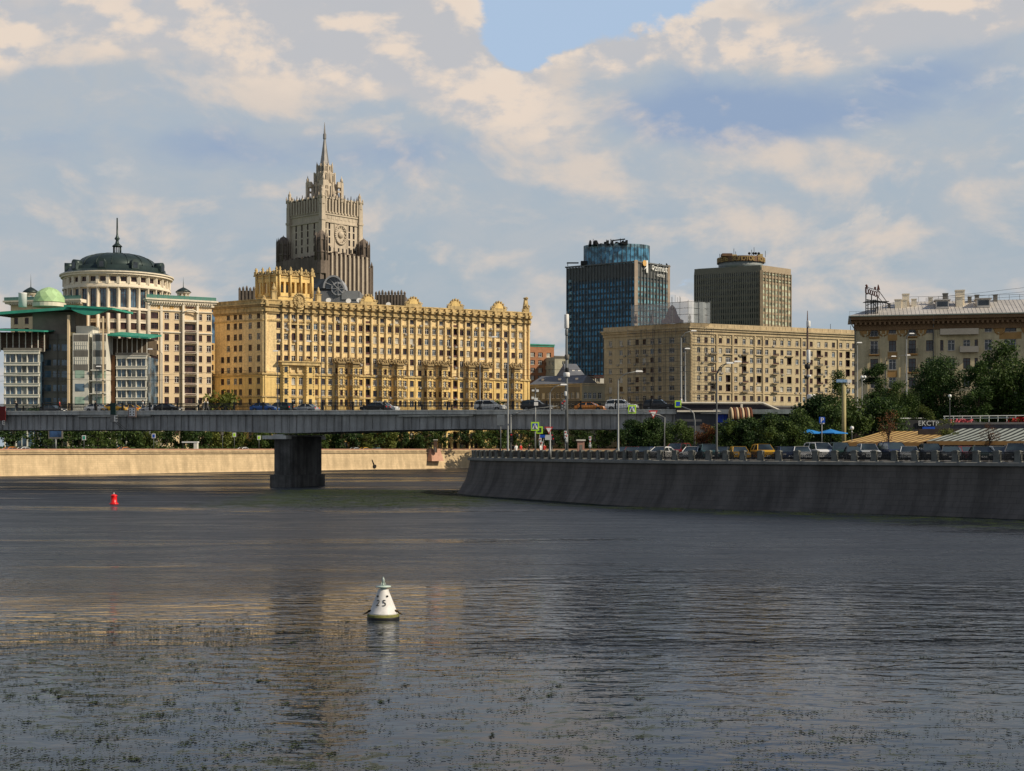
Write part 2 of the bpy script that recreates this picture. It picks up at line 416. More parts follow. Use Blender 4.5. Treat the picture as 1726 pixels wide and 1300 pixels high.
# wind patches: ruffled water against calm slicks
pn = h.m('ADD', h.m('MULTIPLY', h.noise(mapv(.014, .050, .14), 1.0, 6, .62, .6), .75), h.m('MULTIPLY', h.noise(mapv(.05, .16, -.1), 1.0, 5, .6, .5), .25))
Yw = h.m('ADD', py_, h.m('MULTIPLY', h.m('SUBTRACT', h.noise(mapv(.03, .05), 1.0, 3, .5), .5), h.m('MULTIPLY', py_, .25)))
Yw = h.m('ADD', Yw, h.m('MULTIPLY', px_, -0.10))
bias = h.m('ADD', h.smooth(Yw, 44, 80, -.05, .09), h.smooth(Yw, 165, 240, 0, -.06))
bias = h.m('ADD', bias, h.smooth(py_, 38, 44, -.10, 0))
ruf = h.smooth(h.m('ADD', pn, bias), .46, .56)
strk = h.noise(mapv(.10, .30, .16), 1.0, 6, .66, .9)
w1 = h.noise(mapv(.75, 1.5, .10), 1.0, 3, .5, .4)
w2 = h.noise(mapv(2.6, 4.2, -.12), 1.0, 2, .5, .2)
w3 = h.noise(mapv(.22, .5, .05), 1.0, 2, .5, .3)
mid = h.m('MULTIPLY', h.smooth(py_, 30, 46), h.smooth(py_, 900, 800))
amp = h.m('ADD', h.m('ADD', .13, h.m('MULTIPLY', mid, .42)), h.m('MULTIPLY', h.m('MULTIPLY', ruf, h.smooth(strk, .36, .64, .7, 1.2)), .55))
hgt = h.m('ADD', h.m('MULTIPLY', w1, .16), h.m('ADD', h.m('MULTIPLY', h.m('MULTIPLY', w2, h.m('ADD', .3, ruf)), .045), h.m('MULTIPLY', w3, .10)))
hgt = h.m('MULTIPLY', hgt, amp)
bp = h.node('ShaderNodeBump'); bp.inputs['Strength'].default_value = 1.0; bp.inputs['Distance'].default_value = 1.0
h.put(bp.inputs['Height'], hgt); h.put(b.inputs['Normal'], bp.outputs[0])
# floating duckweed: along the foot of the near wall, under the bridge
alg = h.noise(mapv(.45, 1.1, .1), 1.0, 6, .72, .6); algL = h.noise(mapv(.05, .14, .1), 1.0, 4, .6, .5)
zoneA = h.m('MULTIPLY', h.m('MULTIPLY', h.smooth(py_, 136, 152), h.smooth(py_, 222, 205)), h.m('MULTIPLY', h.smooth(px_, -46, -28), h.smooth(px_, 6, -6)))
dist_near = h.m('SUBTRACT', h.m('ADD', h.m('MULTIPLY', px_, .82), h.m('MULTIPLY', py_, .57)), 100.0)
zoneB = h.m('MULTIPLY', h.smooth(dist_near, -15.0, -8.0), h.smooth(px_, -12, 0))
zz = h.m('MAXIMUM', zoneA, h.m('MULTIPLY', zoneB, .8))
am = h.m('MULTIPLY', h.smooth(h.m('ADD', alg, h.m('MULTIPLY', h.m('ADD', zz, h.m('MULTIPLY', h.m('SUBTRACT', algL, .5), .9)), .20)), .66, .76), h.smooth(zz, .05, .35))
fore = h.noise(mapv(1.5, 1.9, .05), 1.0, 5, .62, .5); foreL = h.noise(mapv(.16, .25), 1.0, 3, .5)
lim = h.m('ADD', 36.0, h.m('MULTIPLY', h.smooth(px_, 6, -6), 12.0))
forez = h.smooth(h.m('SUBTRACT', py_, lim), 1.5, -7.0)
fm = h.m('MULTIPLY', h.smooth(h.m('ADD', fore, h.m('MULTIPLY', h.m('SUBTRACT', foreL, .5), .35)), .575, .67), forez)
cm = h.m('MAXIMUM', am, h.m('MULTIPLY', fm, .6))
base = h.mix(cm, (.011, .016, .025), h.mix(h.smooth(alg, .4, .65), (.085, .115, .022), (.022, .034, .012)))
base = h.mix(h.m('MULTIPLY', fm, h.smooth(py_, 60, 50)), base, (.028, .036, .020))
h.put(b.inputs['Base Color'], base)
h.put(b.inputs['Roughness'], h.m('ADD', h.smooth(py_, 90, 190, .035, .17), h.m('ADD', h.m('MULTIPLY', cm, .45), h.m('MULTIPLY', h.m('MULTIPLY', ruf, h.smooth(strk, .36, .64, .72, 1.12)), h.smooth(py_, 45, 85, .04, .30)))))
b.inputs['IOR'].default_value = 1.27
h.put(b.inputs['Specular IOR Level'], h.m('SUBTRACT', .29, h.m('MULTIPLY', cm, .2)))
w = MB(); w.face([(-1500, -300, 0), (1500, -300, 0), (1500, 900, 0), (-1500, 900, 0)]); w.build('river_water', wm, kind='structure')
# --- river bed / ground reaching the horizon
gb = MB(); gb.face([(-4000, -600, -2.5), (4000, -600, -2.5), (4000, 5000, -2.5), (-4000, 5000, -2.5)]); gb.build('ground', GRASS, kind='structure')
# --- masonry with courses (uses UV: metres along, metres up)
def masonry(name, c, c2, bw, bh, mortar, rough=.85, stain=.35, warm=None):
    M = bpy.data.materials.new(name); M.use_nodes = True; h = N(M.node_tree); b = M.node_tree.nodes['Principled BSDF']
    uv = h.node('ShaderNodeUVMap').outputs[0]
    br = h.node('ShaderNodeTexBrick'); h.put(br.inputs['Vector'], uv); br.inputs['Scale'].default_value = 1.0
    br.inputs['Brick Width'].default_value = bw; br.inputs['Row Height'].default_value = bh; br.inputs['Mortar Size'].default_value = .018
    br.inputs['Color1'].default_value = (*c, 1); br.inputs['Color2'].default_value = (*c2, 1); br.inputs['Mortar'].default_value = (*mortar, 1)
    br.inputs['Bias'].default_value = 0.0
    mp = h.node('ShaderNodeMapping'); mp.inputs['Scale'].default_value = (.55, .10, 1); h.put(mp.inputs[0], uv)
    s1 = h.smooth(h.noise(mp.outputs[0], 1.0, 6, .65, .3), .35, .7, 1+stain*.5, 1-stain)
    s2 = h.smooth(h.noise(uv, .25, 6, .6), .3, .7, 1-stain*.5, 1+stain*.5)
    ux, uy, uz = h.sep(uv)
    wet = h.smooth(h.m('ADD', uy, h.m('MULTIPLY', h.m('SUBTRACT', h.noise(uv, .8, 4, .6), .5), .5)), .1, .55, .35, 1.0)
    f = h.m('MULTIPLY', h.m('MULTIPLY', s1, s2), wet)
    n = h.node('ShaderNodeVectorMath', operation='SCALE'); h.put(n.inputs[0], br.outputs[0]); h.put(n.inputs['Scale'], f)
    h.put(b.inputs['Base Color'], n.outputs[0]); b.inputs['Roughness'].default_value = rough; b.inputs['Specular IOR Level'].default_value = .25
    bp = h.node('ShaderNodeBump'); bp.inputs['Strength'].default_value = .3; bp.inputs['Distance'].default_value = .05
    h.put(bp.inputs['Height'], h.m('SUBTRACT', h.noise(uv, 4, 5, .6), br.outputs['Fac'])); h.put(b.inputs['Normal'], bp.outputs[0])
    return M
NEARM = masonry("embankment_granite", (.100, .092, .084), (.112, .102, .093), 1.3, .55, (.072, .066, .060), stain=.32)
FARM = masonry("pale_granite_wall", (.52, .395, .235), (.58, .44, .265), 1.1, .5, (.40, .30, .18), stain=.2)
FARCAP = mat("red_granite_cap", (.46, .26, .18), .8, .15, .5)
def strip(name, P, prof, M, smooth=False):
    """sweep an (inward offset, z) profile along P (inside is to the left of travel) with UVs"""
    V = []; UV = []; lines = [offs(P, d) for d, z in prof]; s = [0]
    for i in range(1, len(P)): s.append(s[-1]+math.hypot(P[i][0]-P[i-1][0], P[i][1]-P[i-1][1]))
    hh = [0]
    for j in range(1, len(prof)): hh.append(hh[-1]+math.hypot(prof[j][0]-prof[j-1][0], prof[j][1]-prof[j-1][1]))
    for j, (d, z) in enumerate(prof):
        for i in range(len(P)): V.append((lines[j][i][0], lines[j][i][1], z)); UV.append((s[i], hh[j]))
    n = len(P); Fc = []
    for j in range(len(prof)-1):
        for i in range(n-1): Fc.append((j*n+i, j*n+i+1, (j+1)*n+i+1, (j+1)*n+i))
    me = bpy.data.meshes.new(name); me.from_pydata(V, [], Fc); me.materials.append(M)
    u = me.uv_layers.new(name='UVMap')
    for lp in me.loops: u.data[lp.index].uv = UV[lp.vertex_index]
    if smooth: me.polygons.foreach_set('use_smooth', [True]*len(me.polygons))
    me.update(); o = bpy.data.objects.new(name, me); COL.objects.link(o); WORG[o] = Vector((0, 0, 0)); return o
nw = empty('embankment_wall', 'long dark curved granite river wall on the right with a flared foot', 'wall')
a = strip('wall_face', NEAR, [(0, -.6), (0, 0), (.45, .5), (.85, 1.15), (1.25, 1.9), (1.5, 2.7), (1.7, 3.6), (1.85, 4.45)], NEARM, True); a.parent = nw
a = strip('cornice', NEAR, [(1.85, 4.42), (1.55, 4.50), (1.55, 4.78), (1.7, 4.84), (2.9, 4.84)], mat("cornice_granite", (.20, .20, .185), .8, .15, .8, streak=.2)); a.parent = nw
fw = empty('river_wall', 'long sunlit pale granite river wall on the far bank behind the bridge', 'wall')
a = strip('wall_face', FAR[::1], [(0, -.6), (0, .05), (.25, .35), (.9, 4.75)], FARM, False); a.parent = fw
a = strip('ledge', FAR, [(.9, 4.75), (.62, 4.8), (.62, 4.98), (.9, 5.02)], FARM); a.parent = fw
a = strip('parapet', FAR, [(.9, 5.02), (.95, 5.75)], FARM); a.parent = fw
a = strip('coping', FAR, [(.95, 5.75), (.86, 5.76), (.86, 6.02), (1.5, 6.04), (1.5, 5.0)], FARCAP); a.parent = fw
# stair buttress and drain mark on the far wall
q = atpx(FAR, 736); T, _ = Tfac((q[0], q[1]), (q[0]+cos(q[2]), q[1]+sin(q[2])))
m_ = MB(); m_.T = T; m_.prism([(-3.6, -1.6), (1.6, -1.6), (1.6, 1.0), (-3.6, 1.0)], 2.3, 6.1, 0, poly2=[(-2.6, -.2), (1.2, -.2), (1.2, 1.0), (-2.6, 1.0)]); m_.build('buttress', FARCAP, fw)
q = atpx(FAR, 632); T, _ = Tfac((q[0], q[1]), (q[0]+cos(q[2]), q[1]+sin(q[2])))
m_ = MB(); m_.T = T; m_.tube([(0, -.1, .9), (0, .9, .9)], .55, 12); m_.tube([(0, .1, 1.0), (-.3, .35, 1.9), (-.7, .5, 2.9)], [.12, .16, .1], 6); m_.build('drain_outlet', BLKP, fw)
# land
def sheet(name, poly, z, M, kind='structure'):
    s = MB(); s.face([(x, y, z) for x, y in poly]); return s.build(name, M, kind=kind)
ni = offs(NEAR, 2.9); fi = offs(FAR, 1.5)
sheet('embankment_ground', ni+[(900, 0), (900, 330)], 4.80, ASPH)
sheet('quay_pavement', ni[10:]+offs(NEAR, 6.0)[10:][::-1], 4.92, PAVE)
sheet('far_bank_ground', fi+[(1500, 420), (1800, 3000), (-1800, 3000), (-1800, 30)], 5.0, GRASS)
sheet('far_bank_road', offs(FAR, 5)+offs(FAR, 19)[::-1], 5.012, ASPH)
sheet('far_bank_pavement', offs(FAR, 1.6)+offs(FAR, 4.9)[::-1], 5.13, PAVE)
# terraces of the near bank
TER2 = [(32, 192), (60, 186), (100, 176), (160, 160), (300, 140)]
TER3 = [(33, 214), (70, 222), (110, 222), (160, 215), (300, 200)]
def terrace(name, line, z0, z1, M, MT, label):
    s = MB(); n = len(line)
    for i in range(n-1):
        (xa, ya), (xb, yb) = line[i], line[i+1]
        s.face([(xa, ya, z0), (xb, yb, z0), (xb, yb, z1), (xa, ya, z1)]); 
    s.face([(line[0][0], line[0][1], z0), (line[0][0], line[0][1], z1), (line[0][0]+8, 330, z1), (line[0][0]+8, 330, z0)])
    for i in range(n-1):
        (xa, ya), (xb, yb) = line[i], line[i+1]; s.box(0, 0, 0, 0, 0, 0) if False else None
        T, L = Tfac((xa, ya), (xb, yb)); s.T = T; s.box(0, L, -.12, .3, z1+.001, z1+.28, 1); s.T = None
    o = s.build(name, [M, PAVE], label=label, cat='wall')
    return sheet('terrace_ground', line+[(300, 330), (line[0][0]+8, 330)], z1, MT)
RETW = mat("retaining_wall_stone", (.10, .095, .105), .9, .15, .4, streak=.3)
terrace('retaining_wall', TER2, 4.7, 9.2, RETW, GRASS, 'low grey retaining wall behind the striped awnings on the right bank')
terrace('retaining_wall', TER3, 9.1, 12.3, RETW, ASPH, 'upper dark retaining wall in front of the shaded house on the right')
# aquatic weed: tufts poking through the surface, nobody could count them
wd = MB()
rng = random.Random(3)
def weed_patch(cx, cy, rx, ry, n, hs):
    for _ in range(n):
        a = rng.uniform(0, 2*pi); r = sqrt(rng.random()); x = cx+rx*r*cos(a); y = cy+ry*r*sin(a)
        k = rng.random(); s = hs*rng.uniform(.4, 1.1)
        if k < .8:                                        # floating leaf
            t = rng.uniform(0, pi); ww = s*rng.uniform(.6, 1.5); hh2 = s*.35
            c, d = cos(t), sin(t); z = .012+rng.random()*.012
            wd.face([(x-c*ww, y-d*ww, z), (x+d*hh2, y-c*hh2, z+.01), (x+c*ww, y+d*ww, z), (x-d*hh2, y+c*hh2, z+.012)], 0 if k < .45 else 1)
        else:                                            # stem sticking up
            t = rng.uniform(0, pi); ww = s*.10; c, d = cos(t), sin(t); lx = rng.uniform(-.5, .5)*s
            wd.face([(x-c*ww, y-d*ww, .0), (x+c*ww, y+d*ww, .0), (x+lx, y, s*rng.uniform(.35, .95))], 1)
for _ in range(3200):
    Yp = 25+25*rng.random()**1.3; pxl = rng.uniform(-60, 1790)
    dens = 1.0 if pxl < 620 else .55
    if pxl > 1000 and Yp > 33: dens = .12
    if pxl > 620 and Yp > 42: dens = .1
    if rng.random() > dens: continue
    big = rng.random() < (.035 if pxl < 520 else .012)
    weed_patch(X(pxl, Yp), Yp, rng.uniform(.15, .6)*(1.3 if not big else .3), rng.uniform(.08, .35), rng.randint(5, 22) if not big else 26, .042 if not big else .06)
for _ in range(1500):                                    # weed mats by the bridge pier and the near wall
    Yp = rng.uniform(138, 206); pxl = rng.uniform(500, 800)
    if rng.random() < .35: q = random.choice(NEAR[24:72]); x0 = q[0]-rng.uniform(.5, 4); y0 = q[1]-rng.uniform(.5, 5)
    else: x0 = X(pxl, Yp); y0 = Yp
    weed_patch(x0, y0, 1.6, .8, 5, .16)
WG1 = mat("weed_green", (.035, .055, .014), .7, .4, 1.5); WG2 = mat("weed_olive", (.022, .026, .012), .8, .4, 1.5)
wd.build('water_weed', [WG1, WG2], label='patches of floating green river weed on the water surface', cat='water weed', kind='stuff')

# ================================================================ BRIDGE
BU = Vector((.942, -.336)).normalized(); BV = Vector((-BU.y, BU.x)); B0 = Vector((-86, 240))
TB = Matrix(((BU.x, BV.x, 0, B0.x), (BU.y, BV.y, 0, B0.y), (0, 0, 1, 0), (0, 0, 0, 1)))
def dz_(s): return 12.35-.8*s/116
BW = 15.0
br = empty('road_bridge', 'long grey steel girder road bridge on a dark concrete pier across the river', 'bridge', (-36, 222, 0))
S0, S1 = -75.0, 116.0
def gbot(s):
    d = abs(s-54); return dz_(s)-2.75-.75*max(0, 1-(d/30))**1.3-(.35 if s < 54 else 0)*min(1, d/40)
gd = MB(); gd.T = TB; ns = 150
for vv in (.9, 5.2, 9.6, BW-.9):
    for i in range(ns):
        a = lerp(S0, S1, i/ns); c = lerp(S0, S1, (i+1)/ns)
        for y in (vv-.012, vv+.012): gd.face([(a, y, gbot(a)), (c, y, gbot(c)), (c, y, dz_(c)-.6), (a, y, dz_(a)-.6)])
        gd.face([(a, vv-.3, gbot(a)-.03), (c, vv-.3, gbot(c)-.03), (c, vv+.3, gbot(c)-.03), (a, vv+.3, gbot(a)-.03)])
        gd.face([(a, vv-.3, gbot(a)+.02), (c, vv-.3, gbot(c)+.02), (c, vv-.3, gbot(c)-.03), (a, vv-.3, gbot(a)-.03)])
s = S0+.3
while s < S1:
    gd.box(s-.035, s+.035, .66, .885, gbot(s)+.03, dz_(s)-.62); s += 1.30
gd.T = None; gd.build('girder', BRIDG, br)
dk = MB(); dk.T = TB
for i in range(60):
    a = lerp(S0, S1+26, i/60); c = lerp(S0, S1+26, (i+1)/60)
    for y0, y1, z0, z1, m in ((0.12, BW-.12, -.6, -.25, 0), (1.8, BW-1.8, -.25, -.12, 1), (.12, 1.8, -.25, .02, 0), (BW-1.8, BW-.12, -.25, .02, 0)):
        v = [(a, y0, dz_(a)+z0), (c, y0, dz_(c)+z0), (c, y1, dz_(c)+z0), (a, y1, dz_(a)+z0), (a, y0, dz_(a)+z1), (c, y0, dz_(c)+z1), (c, y1, dz_(c)+z1), (a, y1, dz_(a)+z1)]
        i0 = [dk.p(q) for q in v]
        for q in ((0,3,2,1),(4,5,6,7),(0,1,5,4),(2,3,7,6)): dk.facei([i0[k] for k in q], m)
dk.T = None; dk.build('deck', [BRIDC, ASPH], br)
fs = MB(); fs.T = TB; s = S0
while s < S1:
    e = min(s+2.55, S1)
    z = dz_(s)
    fs.box(s+.015, e-.015, -.02, .11, z-.62, z-.13); fs.box(s+.01, e-.01, -.12, .14, z-.115, z+.055); s = e
fs.T = None; fs.build('edge_beam', BRIDC, br)
un = MB(); un.T = TB
for a, c in ((15, 29), (73, 85), (-30, -18)): un = MB(); un.T = TB; un.box(a, c, .28, .86, dz_(a)-.95, dz_(a)-.72); un.T = None; un.build('service_duct', BRIDC, br)
pr = MB(); pr.T = TB
n = 10
def nose(s0, s1, v0, v1, k=6):
    r = (s1-s0)/2; c = (s0+s1)/2
    P_ = [(c+r*cos(pi+pi*i/k), v0+r+r*sin(pi+pi*i/k)*.8) for i in range(k+1)]
    return P_+[(c+r*cos(pi*i/k), v1-r+r*sin(pi*i/k)*.8) for i in range(k+1)]
pr.prism(nose(50.0, 54.4, .1, 14.2), -1.5, 1.9); pr.prism(nose(50.6, 53.8, .9, 13.6), 1.9, 8.0)
pr.T = None; pr.build('pier', PIERM, br)
pc = MB(); pc.T = TB; pc.box(49.5, 53.7, .35, 13.9, 7.55, 8.12, 0); 
for vv in (.9, 5.2, 9.6, 14.1): pc.box(51.3, 53.1, vv-.35, vv+.35, 8.121, 8.30)
pc.T = None; pc.build('pier_cap', BRIDC, br)
# railing of the bridge (both sides)
for side, vv in (('near', .18), ('far', BW-.18)):
    rl = empty('bridge_railing', 'black iron railing along the %s edge of the road bridge' % side, 'railing', (-36, 222, 12))
    po = []; s = S0; rb = MB(); rb.T = TB
    k = 0
    while s < S1-1:
        z = dz_(s)+.055; e = min(s+2.6, S1)
        for hh2, r in ((.12, .03), (.95, .045), (1.12, .055)): rb.box(s, e-.001, vv-r, vv+r, z+hh2-r, z+hh2+r)
        for j in range(1, 11):
            x = s+2.6*j/11
            if x < e: rb.box(x-.018, x+.018, vv-.018, vv+.018, z+.13, z+.95)
        s = e; k += 1
    rb.T = None; rb.build('bars', DMET, rl)
    s = S0; k = 0; base = MB(); base.T = None
    base.box(-.10, .10, -.10, .10, 0, 1.22); base.box(-.13, .13, -.13, .13, 1.22, 1.30); me = base.data('post', [DMET])
    while s < S1-1:
        o = bpy.data.objects.new('post', me); COL.objects.link(o); o.parent = rl
        o.matrix_basis = Matrix.Translation(-WORG[rl]) @ TB @ Matrix.Translation((s, vv, dz_(s)+.055)); s += 5.2
# navigation signs hung on the bridge
def navsign(s, zc, build, label):
    r = empty('navigation_sign', label, 'sign', tuple(TB @ Vector((s, -.3, zc))))
    b = MB(); b.T = TB @ Matrix.Translation((s, -.3, zc)); build(b, r)
def ns1(b, r):
    b.box(-.75, .75, -.05, .05, -.85, .85, 0); b.build('board', [mat("sign_border", (.30, .22, .19), .7)], r)
    c = MB(); c.T = b.T; c.box(-.55, .55, -.06, -.052, -.65, .62); c.build('sign_face', PAINTW, r)
    for j in range(3):
        for sx in (-.32, .32): d = MB(); d.T = b.T; d.cbox(sx, -.075, -.42+j*.42, .2, .02, .2); d.build('dot', BLKP, r)
navsign(26.0, 12.0, ns1, 'small pale square navigation board with six black dots on the bridge edge')
def ns2(b, r):
    b.box(-.75, .2, -.05, .05, -.3, 1.6, 0); b.build('board', [mat("sign_darkgreen", (.008, .035, .03), .6)], r)
    c = MB(); c.T = b.T; c.box(-.8, -.02, -.05, .05, -1.5, -.35); c.build('lower_board', [mat("sign_grey", (.2, .2, .19), .7)], r)
    t = MB(); t.mesh(text_mesh('E', 1.45, .03), b.T @ Matrix.Translation((.32, -.12, -1.42)) @ TXT); t.build('lettering', PAINTW, r)
    k = MB(); k.T = b.T; k.bar((0, 0, -1.5), (1.0, .9, -2.6), .03); k.bar((.5, 0, -1.5), (1.5, .9, -2.6), .03); k.build('brace', DMET, r)
navsign(22.6, 11.9, ns2, 'dark green navigation board with a white letter E hanging from the bridge girder')
def ns3(b, r):
    b.box(-1.6, .7, -.05, .05, -.9, 1.5, 0); b.build('board', [mat("sign_darkred", (.14, .008, .008), .6)], r)
    t = MB(); t.mesh(text_mesh('E', 1.0, .03), b.T @ Matrix.Translation((.35, -.12, -1.6)) @ TXT); t.build('lettering', PAINTW, r)
navsign(.3, 11.7, ns3, 'dark red navigation board on the bridge at the left edge of the picture')
# right end of the bridge: stair pavilion with dark sloping roofs
ab = empty('bridge_pavilion', 'dark grey stair pavilion with sloping slate roof at the right end of the bridge', 'pavilion', (40, 203, 5))
YB = 200.0
w_ = MB(); x0, x1 = X(1141, YB), X(1300, YB)
w_.box(x0, x1+7, YB, YB+16, 4.75, 11.25); w_.build('wall', [mat("pavilion_wall", (.08, .082, .09), .85, .12, .5, streak=.2)], ab)
rf = MB()
def yz(px, py, Y=YB-.6): return (X(px, Y), Y, Z(py, Y))
pts = [(1141, 680), (1286, 680), (1336, 702), (1336, 712), (1282, 692.5), (1141, 692.5)]
fr = [yz(*q) for q in pts]; bk = [(a, y+16, z) for a, y, z in fr]
rf.face(fr[::-1] if False else fr); rf.face(bk[::-1])
for i in range(6): rf.face([fr[i], bk[i], bk[(i+1) % 6], fr[(i+1) % 6]])
rf.build('roof', [mat("slate_roof", (.030, .026, .032), .75, .2, .6, fine=.15)], ab)
tr = MB()
for (a, c) in (((1141, 679.6), (1286, 679.6)), ((1286, 679.6), (1336, 701.5)), ((1141, 694), (1282, 694)), ((1282, 694), (1300, 701))):
    tr.bar(yz(*a, YB-.85), yz(*c, YB-.85), .15)
tr.box(X(1248, YB)-.12, X(1248, YB)+.18, YB-.95, YB-.7, Z(693, YB), Z(680, YB)); tr.build('edge_trim', [mat("pale_trim", (.5, .47, .4), .7)], ab)
for k, (pa, pb, ya, yb) in enumerate(((1210, 1220, 698, 712), (1221, 1226, 698, 714), (1229, 1238, 698, 710), (1283, 1294, 698, 709))):
    bn = MB(); bn.box(X(pa, YB), X(pb, YB), YB-.12, YB-.05, Z(yb, YB), Z(ya, YB)); bn.build('blue_poster', SKYB, ab)
dmm = MB()
cx = X(1248, YB-3); 
for i in range(7):
    a0 = pi*i/7
    pass
for i in range(8):
    x = cx-1.5+3.0*i/8
    dmm.tube([(x+.19, YB-3+1.4*cos(pi*j/8), Z(707, YB-3)+1.5*sin(pi*j/8)) for j in range(9)], .19, 8, i % 2)
dmm.build('striped_canopy', [mat("stripe_cream", (.55, .42, .26), .8), mat("stripe_brown", (.12, .04, .02), .8)], label='small barrel canopy with cream and brown stripes in front of the stair pavilion', cat='canopy')
# parapet of the near embankment: granite posts with iron grilles
pa_ = empty('embankment_parapet', 'row of granite posts with black iron grilles along the top of the dark river wall', 'railing', (20, 150, 4.84))
PL = offs(NEAR, 2.25)
pt = along(PL, 2.0, .5)
pm = MB(); pm.box(-.27, .27, -.2, .2, 0, .86); pm.box(-.31, .31, -.24, .24, .86, .98); pm.box(-.2, .2, -.16, .16, .98, 1.04); pm.box(-.33, .33, -.25, .25, 0, .12)
POSTM = mat("parapet_granite", (.145, .150, .138), .85, .2, 1.5, streak=.2, fine=.15)
pme = pm.data('post', [POSTM]); cnt = 0; gr = MB()
for i, (x, y, a) in enumerate(pt):
    if cnt < 98 and y < 215 and y > 95:
        o = bpy.data.objects.new('post', pme); COL.objects.link(o); o.parent = pa_; o.location = Vector((x, y, 4.84))-WORG[pa_]; o.rotation_euler = (0, 0, a); cnt += 1
    if i+1 < len(pt) and 90 < y < 225:
        x2, y2, _ = pt[i+1]; T, L = Tfac((x, y), (x2, y2), 4.84); gr.T = T
        gr.box(.28, L-.28, -.035, .035, .84, .90); gr.box(.28, L-.28, -.03, .03, .14, .19); gr.box(.28, L-.28, -.02, .02, .66, .69); gr.box(.28, L-.28, -.02, .02, .36, .39)
        for j in range(17):
            xx = .33+(L-.66)*j/16; gr.box(xx-.022, xx+.022, -.016, .016, .19, .84)
        for j in range(3):
            xx = .36+(L-.72)*(j+.5)/3; 
            for k in range(8):
                a0, a1 = 2*pi*k/8, 2*pi*(k+1)/8
                gr.bar((xx+.17*cos(a0), 0, .42+.17*sin(a0)), (xx+.17*cos(a1), 0, .42+.17*sin(a1)), .02)
gr.T = None; gr.build('iron_grille', DMET, pa_)
# ================================================================ BUILDINGS
def P2(px, Y): return (X(px, Y), Y)
def shell(b, poly, z0, z1, vis, m=0, mroof=0, rec=.3):
    """poly counter-clockwise; vis {edge index: windows list} cut as facades, the other sides plain"""
    n = len(poly); Ts = {}
    for i in range(n):
        T, L = Tfac(poly[i], poly[(i+1) % n]); Ts[i] = (T, L)
        b.facade(T, 0, L, z0, z1, vis.get(i, []), m, rec)
    b.w.face([(x, y, z1) for x, y in poly], mroof); return Ts
def grid(cols, rows, w, h, pick):
    """cols: centre distances, rows: centre heights"""
    out = []
    for c in cols:
        for r in rows:
            q = pick(c, r)
            if q: me, ww, hh = q; out.append((c-ww/2, r-hh/2, ww, hh, me))
    return out
def band(mb, T, x0, x1, z0, z1, out, m=1, d=0.0):
    mb.T = T; mb.box(x0, x1, -out, -.004+d, z0, z1, m); mb.T = None
R3 = random.Random(11)
# ---------------------------------------------------------------- long yellow apartment house
A0 = P2(443, 430); A1 = P2(893, 473); AL = P2(362, 441)
TA, LA = Tfac(A0, A1); u = Vector((A1[0]-A0[0], A1[1]-A0[1])).normalized(); nn = Vector((-u.y, u.x))
yb = Bld('apartment_house', 'long yellow stalinist apartment house with ornate bays, cornices and a corner belvedere', 'apartment house', (A0[0], A0[1], 5))
ZT = 47.6
back = 17
poly = [A0, A1, (A1[0]+nn.x*back, A1[1]+nn.y*back), (A0[0]+nn.x*24+2, A0[1]+nn.y*24), AL]
ys = [490, 570, 660, 750, 840, 930, 1020, 1110, 1190]
rows = [EYE+(HZ-(430+v/4.814))*.1804 for v in ys]+[17.0, 13.7, 10.3, 7.2]
cols = [tpx(A0, A1, 350+v/4.814) for v in (575, 637, 697, 757, 818, 878, 937, 995, 1057, 1121, 1180, 1241, 1300)]
cols += [tpx(A0, A1, 620+v/5.076) for v in (62, 123, 188, 250, 317, 377, 445, 505, 568, 628, 692, 747, 803, 861, 924, 982, 1048, 1114, 1180, 1243, 1308)]
logg = {12, 24}
wS = [win(1.35, 1.85), win(1.35, 1.85, BRN, GLD), win(1.35, 1.85, WHT, CURT), win(1.35, 1.85, WHT, GLASSB), win(1.35, 1.85, BRN, GLASS)]
wA = [win(1.3, 2.3, WHT, GLASS, arch=YEL), win(1.3, 2.3, BRN, GLD, arch=YEL), win(1.3, 2.3, WHT, CURT, arch=YEL)]
wL = win(1.5, 2.5, BRN, GLD, .9, 0, False)
ci = {round(c, 3): i for i, c in enumerate(cols)}; ri = {round(r, 3): i for i, r in enumerate(rows)}
def pick(c, r):
    i, j = ci[round(c, 3)], ri[round(r, 3)]
    if i in logg: return (wL, 1.5, 2.5)
    if i > 3 and (i % 2) == 1 and j in (0, 2) or (i in (2, 3) and j in (2, 5, 6)): return (R3.choice(wA), 1.3, 2.3)
    return (R3.choices(wS, (5, 2.6, 2.2, 1.6, 1.6))[0], 1.35, 1.85)
fw_ = grid(cols, rows, 0, 0, pick)
sl, Ls = Tfac(AL, A0)
scols = [tpx(AL, A0, 350+v/4.814) for v in (120, 168, 225, 267, 345, 413)]
sci = {round(c, 3): i for i, c in enumerate(scols)}
rows_s = [r-.1 for r in rows]; rsi = {round(r, 3): i for i, r in enumerate(rows_s)}
def picks(c, r):
    i, j = sci[round(c, 3)], rsi[round(r, 3)]
    if i == 0 and j < 4: return None
    return (R3.choice([wS[4], wS[4], wS[1], wS[0]]), 1.35, 1.85)
sw = grid(scols, rows_s, 0, 0, picks)
